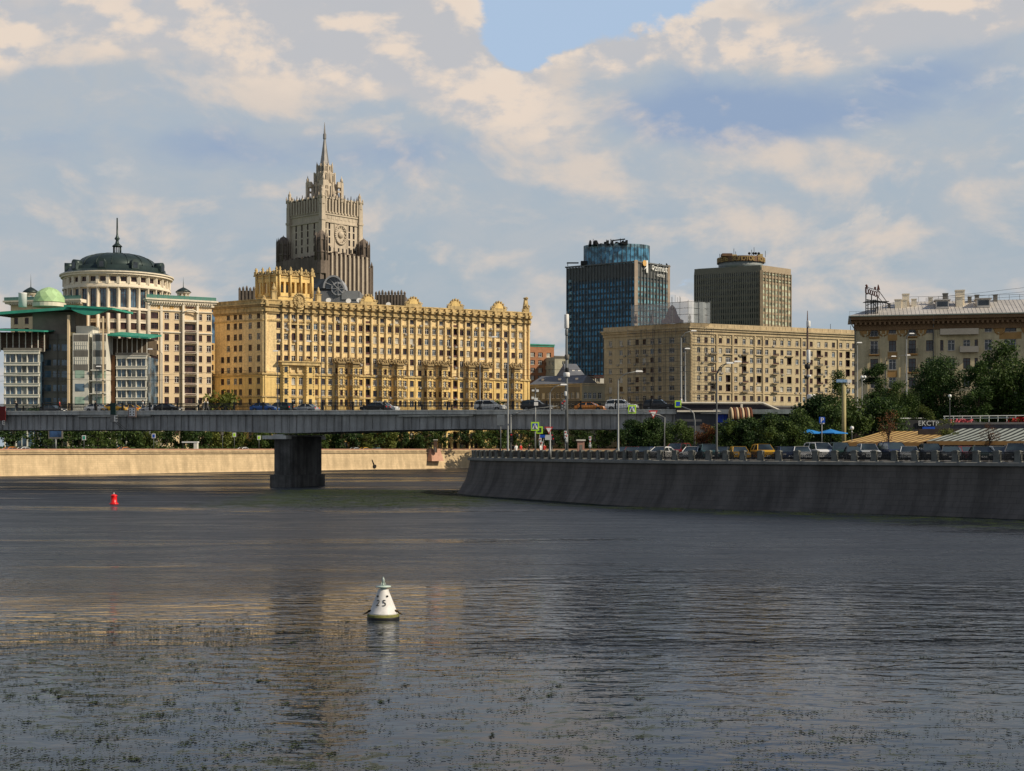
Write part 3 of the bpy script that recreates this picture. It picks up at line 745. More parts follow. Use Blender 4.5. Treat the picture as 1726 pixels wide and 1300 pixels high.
# lower storeys smooth yellow, upper storeys patterned tile: two shells
ZS = 29.0
poly_ = poly
shell(yb, poly, 4.8, ZS, {0: fw_, 4: sw}, 0, 0); shell(yb, poly, ZS, ZT, {0: fw_, 4: sw}, 1, 2)
cn = MB()
for T, L, e in ((TA, LA, .0), (sl, Ls, 0.0)):
    cn.T = T
    for z0, z1, o in ((ZT-.6, ZT, .35), (ZT, ZT+.8, .6), (ZT+.8, ZT+1.5, .35), (ZT+1.5, ZT+2.1, .8), (ZT+2.1, ZT+2.5, 1.1), (ZT+2.5, ZT+3.4, .55), (ZT+3.4, ZT+3.75, .75)):
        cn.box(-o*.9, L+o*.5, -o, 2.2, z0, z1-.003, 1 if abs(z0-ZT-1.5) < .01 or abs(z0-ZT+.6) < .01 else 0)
    for z, o in ((ZS-.25, .45), (ZS+.0, .25), (21.9, .3), (45.05, .25)):
        cn.box(-o*.8, L+o*.5, -o, -.004, z-.22, z+.22)
cn.T = TA
cm_ = [0.9]+[(cols[i]+cols[i+1])/2 for i in range(len(cols)-1)]+[cols[-1]+1.4, LA-.5]
for i, c in enumerate(cm_):                                   # cornice breaks forward over the ribs
    wd_ = .42
    for z0, z1, o in ((ZT, ZT+.8, 1.15), (ZT+1.5, ZT+2.5, 1.75), (ZT+2.5, ZT+3.4, 1.3)): cn.box(c-wd_, c+wd_, -o, -.3, z0+.01, z1-.01)
cn.T = None; cn.build('cornice', [YELC, YELD], yb.root)
pl = MB(); pl.T = TA
for i, c in enumerate(cm_): pl.box(c-.22, c+.22, -.62, -.004, ZS+.3, ZT-.62, 0); pl.box(c-.28, c+.28, -.2, -.004, 5, ZS-.6, 1)
for i, c in enumerate(cols): pl.box(c-.55, c+.55, -.16, -.004, 42.35, 42.6, 2); 
pl.T = None; pl.build('pilaster_strips', [YELT, YEL, YELC], yb.root)
for i in logg:
    for r in rows: lo_ = MB(); lo_.T = TA; lo_.box(cols[i]-.72, cols[i]+.72, -.05, .05, r-1.24, r-.6); lo_.build('balcony_front', BRN, yb.root)
def scroll(mb, T, cx, z, s, m=0):                           # a small curled ornament
    mb.T = T
    for sg in (-1, 1):
        mb.tube([(cx+sg*s*.1, -.1, z), (cx+sg*s*.45, -.15, z+s*.1), (cx+sg*s*.62, -.15, z+s*.42), (cx+sg*s*.4, -.15, z+s*.62), (cx+sg*s*.2, -.15, z+s*.45)], [s*.17, s*.16, s*.14, s*.11, s*.07], 6, m)
    mb.tube([(cx, -.1, z), (cx, -.1, z+s*.55), (cx, -.1, z+s*.95)], [s*.2, s*.24, s*.05], 7, m); mb.T = None
bays = [tpx(A0, A1, p) for p in (572, 596.5, 645.6, 671, 721.5, 746, 791, 815, 867.5)]
bw_, bo = 3.5, 1.8
wB = [win(.95, 1.8), win(.95, 1.8, BRN, GLD), win(.95, 1.8, WHT, CURT)]
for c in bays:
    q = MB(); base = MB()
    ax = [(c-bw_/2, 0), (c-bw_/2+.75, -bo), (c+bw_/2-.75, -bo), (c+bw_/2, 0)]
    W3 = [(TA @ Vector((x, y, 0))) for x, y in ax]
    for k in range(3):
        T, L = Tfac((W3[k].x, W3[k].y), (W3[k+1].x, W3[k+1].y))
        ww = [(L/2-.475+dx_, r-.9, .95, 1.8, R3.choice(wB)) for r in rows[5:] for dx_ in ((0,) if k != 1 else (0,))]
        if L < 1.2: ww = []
        yb.facade(T, 0, L, 5, 31.6, ww, 3 if k == 0 else 0, .2, q)  # left facet only: soiled, with its shade put into the colour
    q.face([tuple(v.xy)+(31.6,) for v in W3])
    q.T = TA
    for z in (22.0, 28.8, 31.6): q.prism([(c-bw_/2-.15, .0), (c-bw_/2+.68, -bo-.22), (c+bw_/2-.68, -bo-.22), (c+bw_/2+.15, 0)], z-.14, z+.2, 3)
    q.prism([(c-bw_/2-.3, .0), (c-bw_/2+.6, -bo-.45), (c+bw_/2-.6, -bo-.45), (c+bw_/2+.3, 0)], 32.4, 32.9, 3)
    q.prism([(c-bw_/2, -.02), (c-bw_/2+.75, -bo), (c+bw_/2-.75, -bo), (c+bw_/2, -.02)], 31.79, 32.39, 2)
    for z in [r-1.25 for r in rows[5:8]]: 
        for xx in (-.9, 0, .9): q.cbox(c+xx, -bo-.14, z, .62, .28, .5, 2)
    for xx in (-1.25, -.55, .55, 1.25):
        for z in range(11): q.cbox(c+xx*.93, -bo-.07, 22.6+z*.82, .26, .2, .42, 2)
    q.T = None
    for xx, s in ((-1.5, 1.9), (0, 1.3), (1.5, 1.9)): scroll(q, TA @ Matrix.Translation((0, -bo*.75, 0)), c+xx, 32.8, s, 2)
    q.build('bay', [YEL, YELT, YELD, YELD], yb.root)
# the wide shallow bay on the left with flat entablature
c0, c1 = tpx(A0, A1, 471), tpx(A0, A1, 540)
q = MB(); q.T = TA
for a, b_ in ((c0+.2, c0+3.2), (c0+7.6, c0+11.4)):
    q.prism([(a, -.004), (a+.6, -1.1), (b_-.6, -1.1), (b_, -.004)], 5, 31.5, 1)
    for r in rows[5:]: q.box((a+b_)/2-.5, (a+b_)/2+.5, -1.13, -1.09, r-.9, r+.9, 2)
    for z in range(11):
        for xx in (a+.8, b_-.8): q.cbox(xx, -1.16, 22.6+z*.82, .3, .2, .45, 0)
q.prism([(c0-.6, -.004), (c0+.3, -1.5), (c1-.6, -1.5), (c1+.4, -.004)], 31.51, 32.4, 0); q.box(c0-.7, c1+.5, -1.75, -.004, 32.41, 32.75, 0)
q.T = None
for xx in (c0+8.6, c0+11.6): scroll(q, TA @ Matrix.Translation((0, -1.0, 0)), xx, 32.7, 1.2, 0)
q.build('bay', [YELC, YEL, GLASS], yb.root)
q = MB(); ax = 2                                               # twin arched niche column with a gable
q.T = TA; cc = (cols[2]+cols[3])/2
q.box(cc-3.2, cc+3.6, -.6, -.004, 43.9, 44.3); q.box(cc-.5, cc+.5, -.35, -.004, 33.2, 43.8); q.T = None; q.build('niche_frame', YELC, yb.root)
# roof ornaments: shell gables
for p in (620, 696, 766.8, 839.7):
    c = tpx(A0, A1, p); q = MB(); q.T = TA; z = ZT+3.75; rr = 2.1
    q.box(c-2.75, c+2.75, -.75, .5, z, z+.75, 1)
    pts = [(c+rr*cos(pi*k/14), z+.7+rr*1.1*sin(pi*k/14)) for k in range(15)]
    for y0, y1, s_, m in ((-.45, .3, 1.0, 1), (-.75, -.44, .72, 0)):
        P_ = [(c+(x-c)*s_, z+.7+(zz-z-.7)*s_) for x, zz in pts]
        q.face([(x, y0, zz) for x, zz in P_], m); q.face([(x, y1, zz) for x, zz in P_][::-1], m)
        for k in range(14): q.face([(P_[k][0], y0, P_[k][1]), (P_[k+1][0], y0, P_[k+1][1]), (P_[k+1][0], y1, P_[k+1][1]), (P_[k][0], y1, P_[k][1])], m)
    for k in range(1, 14, 2):
        a = pi*k/14; q.cbox(c+rr*.98*cos(a), -.5, z+.7+rr*1.08*sin(a), .42, .5, .55, 1)
    q.T = None
    for sg in (-1, 1): scroll(q, TA @ Matrix.Translation((0, -.4, 0)), c+sg*2.35, z+.5, 1.2, 1)
    q.build('roof_ornament', [YEL, YELC], yb.root)
# urns on pedestals and the right-hand obelisk
def pedestal(px, h, s):
    c = tpx(A0, A1, px); q = MB(); q.T = TA @ Matrix.Translation((c, .3, ZT+3.75))
    q.box(-s, s, -s, s, 0, h*.45); q.box(-s*1.25, s*1.25, -s*1.25, s*1.25, h*.45, h*.5)
    q.lathe([(s*.5, h*.5), (s*.9, h*.58), (s*1.0, h*.68), (s*.45, h*.78), (s*.55, h*.84), (s*.3, h*.93), (0.02, h)], n=10); q.T = None
    q.build('roof_urn', YELC, yb.root)
pedestal(462, 5.2, .75); pedestal(537, 4.6, .7); pedestal(445, 1.2, .5)
c = tpx(A0, A1, 887.5); q = MB(); q.T = TA @ Matrix.Translation((c, .6, ZT+3.75))
q.box(-.95, .95, -.9, .9, 0, 1.2); q.prism([(-.8, -.7), (.8, -.7), (.8, .7), (-.8, .7)], 1.2, 4.6, poly2=[(-.45, -.4), (.45, -.4), (.45, .4), (-.45, .4)]); q.box(-.6, .6, -.6, .6, 4.6, 4.9)
q.T = None; scroll(q, TA, c, ZT+4.9, 1.8); scroll(q, TA, c-.9, ZT+3.7, 1.3); scroll(q, TA, c, ZT+8.1, .9); q.build('roof_obelisk', YELC, yb.root)
# emblem
c = tpx(A0, A1, 503); q = MB(); q.T = TA @ Matrix.Translation((c, -1.0, 0))
zc = ZT+3.6
for k in range(20):
    a = 2*pi*k/20; q.tube([(1.75*cos(a), 0, zc+2.1*sin(a)), (1.75*cos(a+.33), -.1, zc+2.1*sin(a+.33))], .38, 6)
for k in range(26): a = R3.uniform(0, 2*pi); r = R3.uniform(.1, 1.1); q.lathe([(.0, -.3), (.26, -.15), (.3, .1), (0, .3)], (r*cos(a), 0), 6) if False else q.cbox(r*cos(a), -.1-R3.random()*.2, zc+1.2*r*sin(a), .42, .4, .42)
q.tube([(-1.7, 0, zc-2.0), (-.6, 0, zc-2.7), (.6, 0, zc-2.7), (1.7, 0, zc-2.0)], .3, 6); q.cbox(0, .1, zc, 2.9, .3, 3.6); q.T = None
q.build('crest', YELC, yb.root)
# belvedere
C0 = Vector((X(469, 441), 441)); s_ = Vector((AL[0]-A0[0], AL[1]-A0[1])).normalized()
PB = [C0+s_*9.4, C0, C0+u*11.3, C0+u*11.3+s_*9.4]
bv = MB(); zb0, zb1 = ZT+2, Z(500, 441)
def cop(poly, k):                                             # scale about centre
    c = sum((Vector(p) for p in poly), Vector((0, 0)))/len(poly); return [tuple(c+(Vector(p)-c)*k) for p in poly]
PBt = [tuple(p) for p in PB]
bv.prism(PBt, zb0, zb1, 0); bv.prism(cop(PBt, 1.03), zb1, zb1+.35, 1)
zo0, zo1 = Z(493, 441), Z(474.5, 441)
bv.prism(PBt, zb1+.35, zo0, 0)
for e in range(4):
    T, L = Tfac(PB[e], PB[(e+1) % 4]); bv.T = T
    n = 6
    for k in range(n+1):
        xx = lerp(.42, L-.42, k/n); bv.box(xx-.32, xx+.32, .0 if 0 < k < n else .003, .8, zo0, zo1)
        if k % 2 == 0:
            bv.tube([(xx, -.35, zb1+.35), (xx, -.35, Z(461, 441))], .3, 8, 0)
            bv.box(xx-.45, xx+.45, -.85, .1, Z(462, 441), Z(456, 441), 1)
            bv.lathe([(.5, Z(456, 441)), (.28, Z(455, 441)), (.42, Z(453, 441)), (.38, Z(451.5, 441)), (.15, Z(450.7, 441)), (.25, Z(449.8, 441)), (.02, Z(448.8, 441))], (xx, -.4), 8, 1)
        else:
            bv.T = None; scroll(bv, T, xx, Z(461.5, 441), 1.5, 1); bv.T = T
    bv.T = None
bv.prism(PBt, zo1, Z(462, 441), 0); bv.prism(cop(PBt, 1.09), Z(463.5, 441), Z(461.5, 441), 1); bv.prism(cop(PBt, 1.03), Z(468, 441), Z(466.5, 441), 1); bv.prism(cop(PBt, 1.02), Z(461.4, 441), Z(459, 441), 1)
bv.build('belvedere', [YEL, YELC], yb.root)
ac = MB()
for T_, cc_, rr_ in ((TA, cols, rows),):                       # air conditioner boxes under windows
    for i, c in enumerate(cc_):
        for r in rr_[:8]:
            if R3.random() < .16: ac.T = T_; ac.box(c-.15, c+.6, -.5, -.06, r-1.62, r-1.05); ac.T = None
ac.build('air_conditioners', mat("ac_grey", (.32, .30, .27), .7, .2, 2), yb.root, kind='stuff')
yb.finish([YEL, YELT, YELC, YELD], zmin=14)

# ---------------------------------------------------------------- domed house behind, left
dm = Bld('domed_house', 'tall cream apartment house with a round colonnaded drum and big dark slate dome', 'apartment house', (X(197, 450), 450, 5))
YD = 466; DC = (X(197.5, YD), YD); RD = 16.3
def zd(v, Y=YD-14): return Z(360+v/3.713, Y)
fl = MB()
nwin = 32
def ring(z0, z1, ww, z2, r, me, n=nwin, off_=0.0):
    """a storey of the drum: facets with a window each"""
    for k in range(n):
        a0 = -pi/2+2*pi*(k-.5+off_)/n; a1 = a0+2*pi/n
        p0 = (DC[0]+r*cos(a0), DC[1]+r*sin(a0)); p1 = (DC[0]+r*cos(a1), DC[1]+r*sin(a1)); T, L = Tfac(p0, p1)
        am = (a0+a1)/2
        if sin(am) < .25: dm.facade(T, 0, L, z0, z1, [(L/2-ww/2, z2, ww, me[1], me[0])], 1)
        else: dm.facade(T, 0, L, z0, z1, [], 1)
rows_d = [zd(640+65*v) for v in range(9)]
wt = win(1.95, 5.9, BRN, GLASSB, .45, 1, True, None); wsq = win(1.95, 2.1, BRN, GLD, .3, 1, True); wat = win(1.8, 1.5, BRN, GLD, .35, 1, False, None)
ring(zd(600), zd(455), 1.95, zd(588), RD, (wt, 5.9))
for r in rows_d: ring(r-1.6, r+1.6, 1.95, r-1.05, RD, (wsq, 2.1))
ring(zd(440), zd(392), 1.8, zd(427), RD+.1, (wat, 1.5))
dm.w.lathe([(RD-.3, 5), (RD-.3, rows_d[-1]-1.6)], DC, 40, 1)
cn = MB()
for (r0, z0, z1) in ((RD+.7, zd(600)-.25, zd(600)+.35), (RD+.5, zd(460), zd(440)), (RD+.9, zd(462)-.1, zd(462)+.35), (RD+.6, zd(394), zd(385)), (RD+1.4, zd(385), zd(372)), (RD+1.8, zd(372), zd(364))):
    cn.lathe([(r0-1.5, z0), (r0, z0), (r0, z1), (r0-1.5, z1)], DC, 64, 0, False, cap=False)
for k in range(nwin):
    a = -pi/2+2*pi*(k+.5)/nwin
    x, y = DC[0]+(RD+.25)*cos(a), DC[1]+(RD+.25)*sin(a)
    cn.lathe([(.5, zd(1000)), (.5, zd(595)), (.4, zd(590)), (.38, zd(472)), (.55, zd(465)), (.55, zd(460))], (x, y), 6, 0, True)
    cn.cbox(x, y, (zd(440)+zd(394))/2, .9, .9, zd(394)-zd(440))
cn.build('cornice_and_columns', CREAML, dm.root)
do = MB(); zt = zd(364)
prof = [(RD+1.7, zt), (RD-.2, zt+1.0), (RD-.7, zt+1.1), (RD-.9, zd(322)), (RD-1.2, zd(320))]
RDm = RD-3.7; z1_ = zd(320); z2_ = zd(216)
prof += [(RDm*cos(t)**.82+.35, z1_+.2+(z2_-z1_-.3)*sin(t)) for t in [pi/2*i/10 for i in range(11)]]
do.lathe(prof, DC, 48, 0, True, cap=False)
for k in range(16):
    a = 2*pi*(k+.35)/16; do.tube([(DC[0]+(RDm*cos(t)**.82+.42)*cos(a), DC[1]+(RDm*cos(t)**.82+.42)*sin(a), z1_+.25+(z2_-z1_-.3)*sin(t)) for t in [pi/2*i/8 for i in range(9)]], .11, 4)
do.build('dome', DOME, dm.root)
for k, a in enumerate((-2.9, -2.25, -1.6, -.95, -.25)):
    q = MB(); x, y = DC[0]+(RD-.6)*cos(a), DC[1]+(RD-.6)*sin(a); q.T = Matrix.Translation((x, y, zt+1.0)) @ Matrix.Rotation(a+pi/2, 4, 'Z')
    q.box(-1.2, 1.2, -.7, 1.6, 0, 1.9, 0); q.tube([(0, -.75, 1.9), (0, 1.8, 1.9)], 1.2, 14, 0); q.box(-.7, .7, -.76, -.7, .3, 2.1, 1); q.T = None
    q.build('dormer', [DOME, GLASS], dm.root)
fi_ = MB(); zc = z2_-.2
fi_.lathe([(1.7, zc), (1.7, zc+.5), (1.3, zc+.55)], DC, 12)
for k in range(6): a = 2*pi*k/6; fi_.tube([(DC[0]+1.2*cos(a), DC[1]+1.2*sin(a), zc+.5), (DC[0]+1.2*cos(a), DC[1]+1.2*sin(a), zc+2.6)], .18, 5)
fi_.lathe([(1.7, zc+2.6), (1.5, zc+2.9), (.7, zc+3.6), (.45, zc+4.6), (.9, zc+5.2), (.45, zc+5.9), (.3, zc+6.6), (.22, zc+12), (.02, Z(377, YD))], DC, 10); fi_.build('finial', DOME, dm.root)
# main right-hand block
D0, D1 = P2(253, 417), P2(357, 426); nn2 = (Vector((-(D1[1]-D0[1]), D1[0]-D0[0]))).normalized()
polyD = [D0, D1, (D1[0]+4+nn2.x*20, D1[1]+nn2.y*20), (D0[0]+4, D0[1]+20)]
TD, LD = Tfac(D0, D1); fy = (D0[1]+D1[1])/2
rD = [Z(360+v/3.713, fy) for v in (580, 645, 710, 778, 842, 908, 972, 1040, 1105, 1170)]+[Z(360+v/3.713, fy) for v in (1236, 1301, 1366)]
cD = [tpx(D0, D1, p) for p in (260.5, 281, 298, 320, 337, 352)]
w1_ = [win(1.35, 1.9, BRN, GLD), win(1.35, 1.9, WHT, GLD)]; w2_ = win(3.3, 1.9, BRN, GLD, .3, 2, False); w3_ = win(2.2, 1.9, BRN, GLD, .3, 1, True)
WD_ = []
for i, c in enumerate(cD):
    for j, r in enumerate(rD):
        if i == 3:
            if j > 1: WD_.append((c-1.65, r-.95, 3.3, 1.9, w2_))
        elif i == 0: WD_.append((c-1.1, r-.95, 2.2, 1.9, w3_))
        else: WD_.append((c-.67, r-.95, 1.35, 1.9, w1_[j % 3 == 1]))
zDt = Z(509, 418)
shell(dm, polyD, 4.8, zDt, {0: WD_}, 0, 2)
cn = MB()
cn.T = TD
cn.box(-1.2, LD+1.2, -1.0, 2, zDt, zDt+.5); cn.box(-1.6, LD+1.6, -1.4, 2, zDt+.5, zDt+.95); cn.box(-.8, LD+.6, -.5, -.004, zDt-.9, zDt-.01)
for r in (rD[1]+1.55, rD[3]+1.5): cn.box(-.2, LD+.1, -.35, -.004, r-.15, r+.18)
for i in range(26): cn.cbox(.4+LD*i/26, -.8, zDt-.25, .3, .8, .4)
c = cD[3]
for xx in (c-2.15, c+2.15): cn.box(xx-.3, xx+.3, -.9, -.004, 5, rD[0]+1.4)
for j, r in enumerate(rD[1:]): cn.box(c-1.8, c+1.8, -.8, -.004, r-1.55, r-.98); 
for xx in (cD[0]+2.0, cD[0]-1.6): cn.box(xx-.35, xx+.35, -.3, -.004, 5, zDt-.9)
cn.tube([(c-2.2, -1.0, rD[1]+1.1), (c-1.1, -1.25, rD[1]+1.75), (c, -1.3, rD[1]+1.95), (c+1.1, -1.25, rD[1]+1.75), (c+2.2, -1, rD[1]+1.1)], .25, 6)
cn.T = None; cn.build('cornice', CREAML, dm.root)
def dpart(nm, bx, m): q = MB(); q.T = TD; q.box(*bx); q.build(nm, [m], dm.root)
for i in (0, 1, 2): dpart('ochre_panel', (cD[i]+.9, cD[i+1]-.9 if i < 2 else cD[i]+1.6, -.05, -.004, rD[0]-1, rD[0]+1), ORNG)
dpart('oval_window', (cD[3]-1.1, cD[3]+1.1, -.35, -.3, rD[0]-.45, rD[0]+.45), BRN)
for j, r in enumerate(rD[2:]): dpart('balcony_grille', (cD[3]-1.6, cD[3]+1.6, -.86, -.801, r-1.4, r-1.1), BRN)
rl = MB()
for T, L, z in ((TD, LD, zDt+.95),):
    rl.T = T; rl.box(-1.2, LD+1.0, -1.0, -.9, z+.95, z+1.05); rl.box(-1.2, LD+1, -.97, -.93, z+.1, z+.95, 1)
    for i in range(14): xx = -1.2+(LD+2.2)*i/13; rl.box(xx-.05, xx+.05, -1.0, -.9, z, z+1.0)
rl.T = None; rl.build('roof_railing', [GREEN, mat("greenish_glass_rail", (.10, .22, .18), .3, .1, 1, spec=.5)], dm.root)
def kiosk(px, Y, pyb, pyt, r):
    q = MB(); c = (X(px, Y), Y); z0 = Z(pyb, Y); z1 = Z(pyt, Y); H = z1-z0
    q.lathe([(r, z0), (r, z0+.6)], c, 8, 0, False)
    for k in range(8): a = 2*pi*k/8; q.box(c[0]+r*.8*cos(a)-.28, c[0]+r*.8*cos(a)+.28, c[1]+r*.8*sin(a)-.28, c[1]+r*.8*sin(a)+.28, z0+.6, z0+H*.55)
    q.lathe([(r*1.1, z0+H*.55), (r*1.2, z0+H*.64)], c, 16, 0, False); q.lathe([(r*1.28, z0+H*.64), (r*.9, z0+H*.8), (r*.45, z0+H*.92), (.12, z0+H), (.08, z0+H*1.3), (.01, z0+H*1.75)], c, 16, 1)
    q.build('roof_kiosk', [CREAML, DOME], dm.root)
kiosk(309, 430, 508, 484.5, 1.9); kiosk(52, 446, 514, 484, 2.2)
q = MB(); q.box(X(278, 432), X(304, 432), 430, 434, zDt, zDt+3.0); q.build('roof_pergola', [CREAML], dm.root)
# left wing seen above the embassy
E0, E1 = P2(18, 446), P2(140, 440); zE = Z(512, 444)
TE, LE = Tfac(E0, E1)
WE = [(tpx(E0, E1, p)-.7, Z(540+k*17.5, 443)-1, 1.4, 2.0, w1_[0]) for p in (27, 45, 62, 80, 98, 116, 132) for k in range(9)]
shell(dm, [E0, E1, (E1[0]-9, E1[1]+18), (E0[0]-3, E0[1]+18)], 4.8, zE, {0: WE}, 0, 2)
q = MB(); q.T = TE; q.box(-1.3, LE, -1.2, 2, zE, zE+.5); q.box(-1.8, LE, -1.6, 2, zE+.5, zE+1.0)
for i in range(34): q.cbox(.4+LE*i/34, -.8, zE-.25, .3, .8, .4)
q.box(-1.5, LE, -1.3, -1.2, zE+1.95, zE+2.05, 1); q.box(-1.5, LE, -1.27, -1.23, zE+1, zE+1.95, 2); q.T = None
q.build('cornice', [CREAML, GREEN, bpy.data.materials["greenish_glass_rail"]], dm.root)
dm.finish([CREAM, CREAML, DOME])
# narrow orange-brown return building between the domed house and the yellow house
nb = Bld('apartment_house', 'narrow strip of an orange brown house squeezed between the domed house and the yellow house', 'house', (X(360, 470), 470, 5))
n0, n1 = P2(350, 462), P2(372, 466)
shell(nb, [n0, n1, (n1[0], 480), (n0[0], 480)], 4.8, Z(578, 462), {0: [(1.2+k*2.2, Z(590+17*j, 462), 1.2, 1.8, w1_[0]) for k in range(2) for j in range(6)]}, 0, 0)
n0, n1 = P2(350, 476), P2(372, 478)
q = MB(); q.prism([n0, n1, (n1[0], 488), (n0[0], 488)], 4.8, Z(522, 476), 0); q.build('glazed_wing', [glassm("blue_facade", (.06, .12, .2), .2, .6)], nb.root)
nb.finish([ORNG])

# ---------------------------------------------------------------- the glass and steel building group at far left (three bays with green roofs)
em = Bld('office_building', 'modern white glass building with green copper roofs and pale green faceted dome', 'office building', (X(120, 395), 395, 5))
YE = 392.0
def ez(v, Y=YE): return Z(360+v/3.713, Y)
def ex(v, Y=YE): return X(v/3.713, Y)
def glassbay(u0, u1, vt, floors, Y, nm):
    """white slab edges with glazed bands between"""
    q = MB(); x0, x1 = ex(u0, Y), ex(u1, Y)
    q.box(x0+.4, x1-.3, Y+.45, Y+14, 4.8, ez(vt, Y), 1)
    for v in floors:
        z = ez(v, Y); q.box(x0, x1+.15, Y-.25, Y+.6, z-.75, z-.02, 0); q.box(x0-.1, x1+.25, Y-.4, Y+.6, z-.02, z+.16, 0)
    for k in range(4):
        xx = lerp(x0+.15, x1-.15, k/3); q.box(xx-.14, xx+.14, Y+.0, Y+.43, 5, ez(vt, Y), 0)
        if k < 3:
            xm = lerp(x0, x1, (k+.5)/3); q.box(xm-.06, xm+.06, Y+.25, Y+.44, 5, ez(vt, Y), 0)
            q.box(xm+.9 if k != 1 else xm+.1, xm+1.9 if k != 1 else xm+1.5, Y+.40, Y+.446, ez(floors[-1], Y), ez(vt, Y)-.3, 2)
    q.box(x0-.1, x1+.2, Y-.35, Y+3, ez(vt, Y), ez(vt, Y)+.9, 3)
    q.build(nm, [WSTEEL, GLASSB, glassm("blind_grey", (.16, .17, .16), .3, .4), GPAN], em.root)
glassbay(25, 243, 862, (862, 935, 1000, 1065, 1135, 1200, 1265, 1330), YE, 'glazed_bay')
glassbay(727, 915, 892, (892, 958, 1025, 1090, 1156, 1222, 1290), YE+4, 'glazed_bay')
q = MB()                                                        # set-back louvred storeys
q.box(ex(-60), ex(270), YE+2.5, YE+13, ez(862)+.9, ez(738), 0)
for k in range(9): xx = lerp(ex(-50), ex(265), k/8); q.box(xx-.1, xx+.1, YE+1.6, YE+1.8, ez(862), ez(738), 1)
for k in range(7): z = lerp(ez(850), ez(745), k/6); q.box(ex(-60), ex(268), YE+2.2, YE+2.48, z-.06, z+.06, 2)
q.box(ex(690, YE+4), ex(915, YE+4), YE+6.5, YE+16, ez(892)+.9, ez(770), 0)
for k in range(8): xx = lerp(ex(695, YE+4), ex(912, YE+4), k/7); q.box(xx-.09, xx+.09, YE+5.2, YE+5.4, ez(892), ez(770), 1)
q.box(ex(668), ex(690), YE+4.5, YE+14, 4.8, ez(880), 3); q.box(ex(690), ex(732), YE+5.5, YE+14, 4.8, ez(880), 4)
q.build('louvred_storey', [LOUV, WSTEEL, BRN, mat('brown_panel', (.16, .08, .04), .8), glassm('green_stair_glass', (.05, .10, .07), .2, .6)], em.root)
q = MB()                                                        # copper roofs: thin tilted slabs
def slab(u0, v0, u1, v1, y0, y1, th, dback=0.0, m=0):
    xa, xb = ex(u0), ex(u1); za, zb_ = ez(v0), ez(v1)
    a = [(xa, y0, za), (xb, y0, zb_), (xb, y1, zb_+dback), (xa, y1, za+dback)]; c = [(x, y, z-th) for x, y, z in a]
    q.face(a, m); q.face(c[::-1], 1)
    for i in range(4): q.face([c[i], c[(i+1) % 4], a[(i+1) % 4], a[i]], m)
slab(-80, 728, 290, 738, YE-2.2, YE+14, .35, 1.6); slab(660, 752, 922, 772, YE+1, YE+16, .45, 1.8)
slab(-80, 612, 420, 576, YE+3, YE+20, .8, .8); slab(410, 574, 712, 592, YE-1.5, YE+20, .6, .8)
q.build('copper_roof', [GREEN, mat("dark_soffit", (.07, .06, .055), .8)], em.root)
q = MB(); n = 10; pts = []
for i in range(n+1): t = i/n; pts.append((lerp(ex(455), ex(680), t), ez(600)-1.55*sin(pi*t)-.2))
for i in range(n): q.face([(pts[i][0], YE-1.2, pts[i][1]), (pts[i+1][0], YE-1.2, pts[i+1][1]), (pts[i+1][0], YE-1.2, ez(590)), (pts[i][0], YE-1.2, ez(588))]); q.face([(pts[i][0], YE-1.2, pts[i][1]), (pts[i][0], YE+2.5, pts[i][1]+.5), (pts[i+1][0], YE+2.5, pts[i+1][1]+.5), (pts[i+1][0], YE-1.2, pts[i+1][1])])
q.build('curved_canopy', GREEN, em.root)
q = MB()                                                        # tower behind
q.box(ex(118), ex(425), YE+5, YE+18, 4.8, ez(745), 0); q.box(ex(150), ex(420), YE+7, YE+18, ez(745), ez(600), 1)
for k in range(4): xx = lerp(ex(140), ex(415), k/3); q.box(xx-.15, xx+.15, YE+4.6, YE+4.99, 5, ez(745), 2)
for v in (780, 905, 960, 1040, 1115, 1180): q.box(ex(240), ex(425), YE+4.8, YE+4.99, ez(v)-.15, ez(v)+.15, 2)
for v in (832, 925, 1000, 1088, 1170):
    for k in range(3): xx = lerp(ex(262), ex(372), k/2); q.box(xx-.9, xx+.9, YE+4.92, YE+4.995, ez(v)-.9, ez(v)+.9, 3)
q.box(ex(422), ex(436), YE-.2, YE+.5, 4.8, ez(635), 4); q.box(ex(645), ex(654), YE-.9, YE-.5, 4.8, ez(645), 4); q.box(ex(430), ex(460), YE+1, YE+12, 4.8, ez(742), 5)
q.build('central_tower', [mat("shaded_panel", (.20, .185, .155), .7, .15, .3), mat("penthouse_brown", (.22, .19, .155), .8, .2, .3), GPAN, GLASSB, CREAM, mat("moss_panel", (.16, .15, .09), .8)], em.root)
q = MB()                                                        # white middle block with slot
for a, c in ((455, 553), (578, 665)):
    q.box(ex(a), ex(c), YE, YE+12, 4.8, ez(750), 0)
    for v in (828, 922):
        q.box(ex(a+14), ex(c-6), YE-.06, YE-.004, ez(v)-1.0, ez(v)+1.0, 1)
        for k in range(7): xx = lerp(ex(a+16), ex(c-8), k/6); q.box(xx-.08, xx+.08, YE-.12, YE-.062, ez(v)-1, ez(v)+1, 0)
        q.box(ex(a+14), ex(c-6), YE-.14, YE-.062, ez(v)+.1, ez(v)+.3, 0)
    for v in (778, 875, 962): q.box(ex(a+6), ex(c-2), YE-.05, YE-.004, ez(v)-.95, ez(v)+.85, 2)
    for v in (1005, 1088, 1170): q.box(ex(a+16), ex(c-24) if a < 500 else ex(c-4), YE-.06, YE-.004, ez(v)-1.1, ez(v)+1.0, 3 if v != 1088 else 4)
q.box(ex(553), ex(578), YE+3, YE+11, 4.8, ez(745), 0)
q.box(ex(455), ex(560), YE+3.01, YE+9, ez(750), ez(698), 0); q.box(ex(570), ex(665), YE-.5, YE+6, ez(980)-.2, ez(980)+.1, 0)
for v in (1045, 1125): q.box(ex(565), ex(668), YE-.9, YE-.1, ez(v)-.25, ez(v), 0)
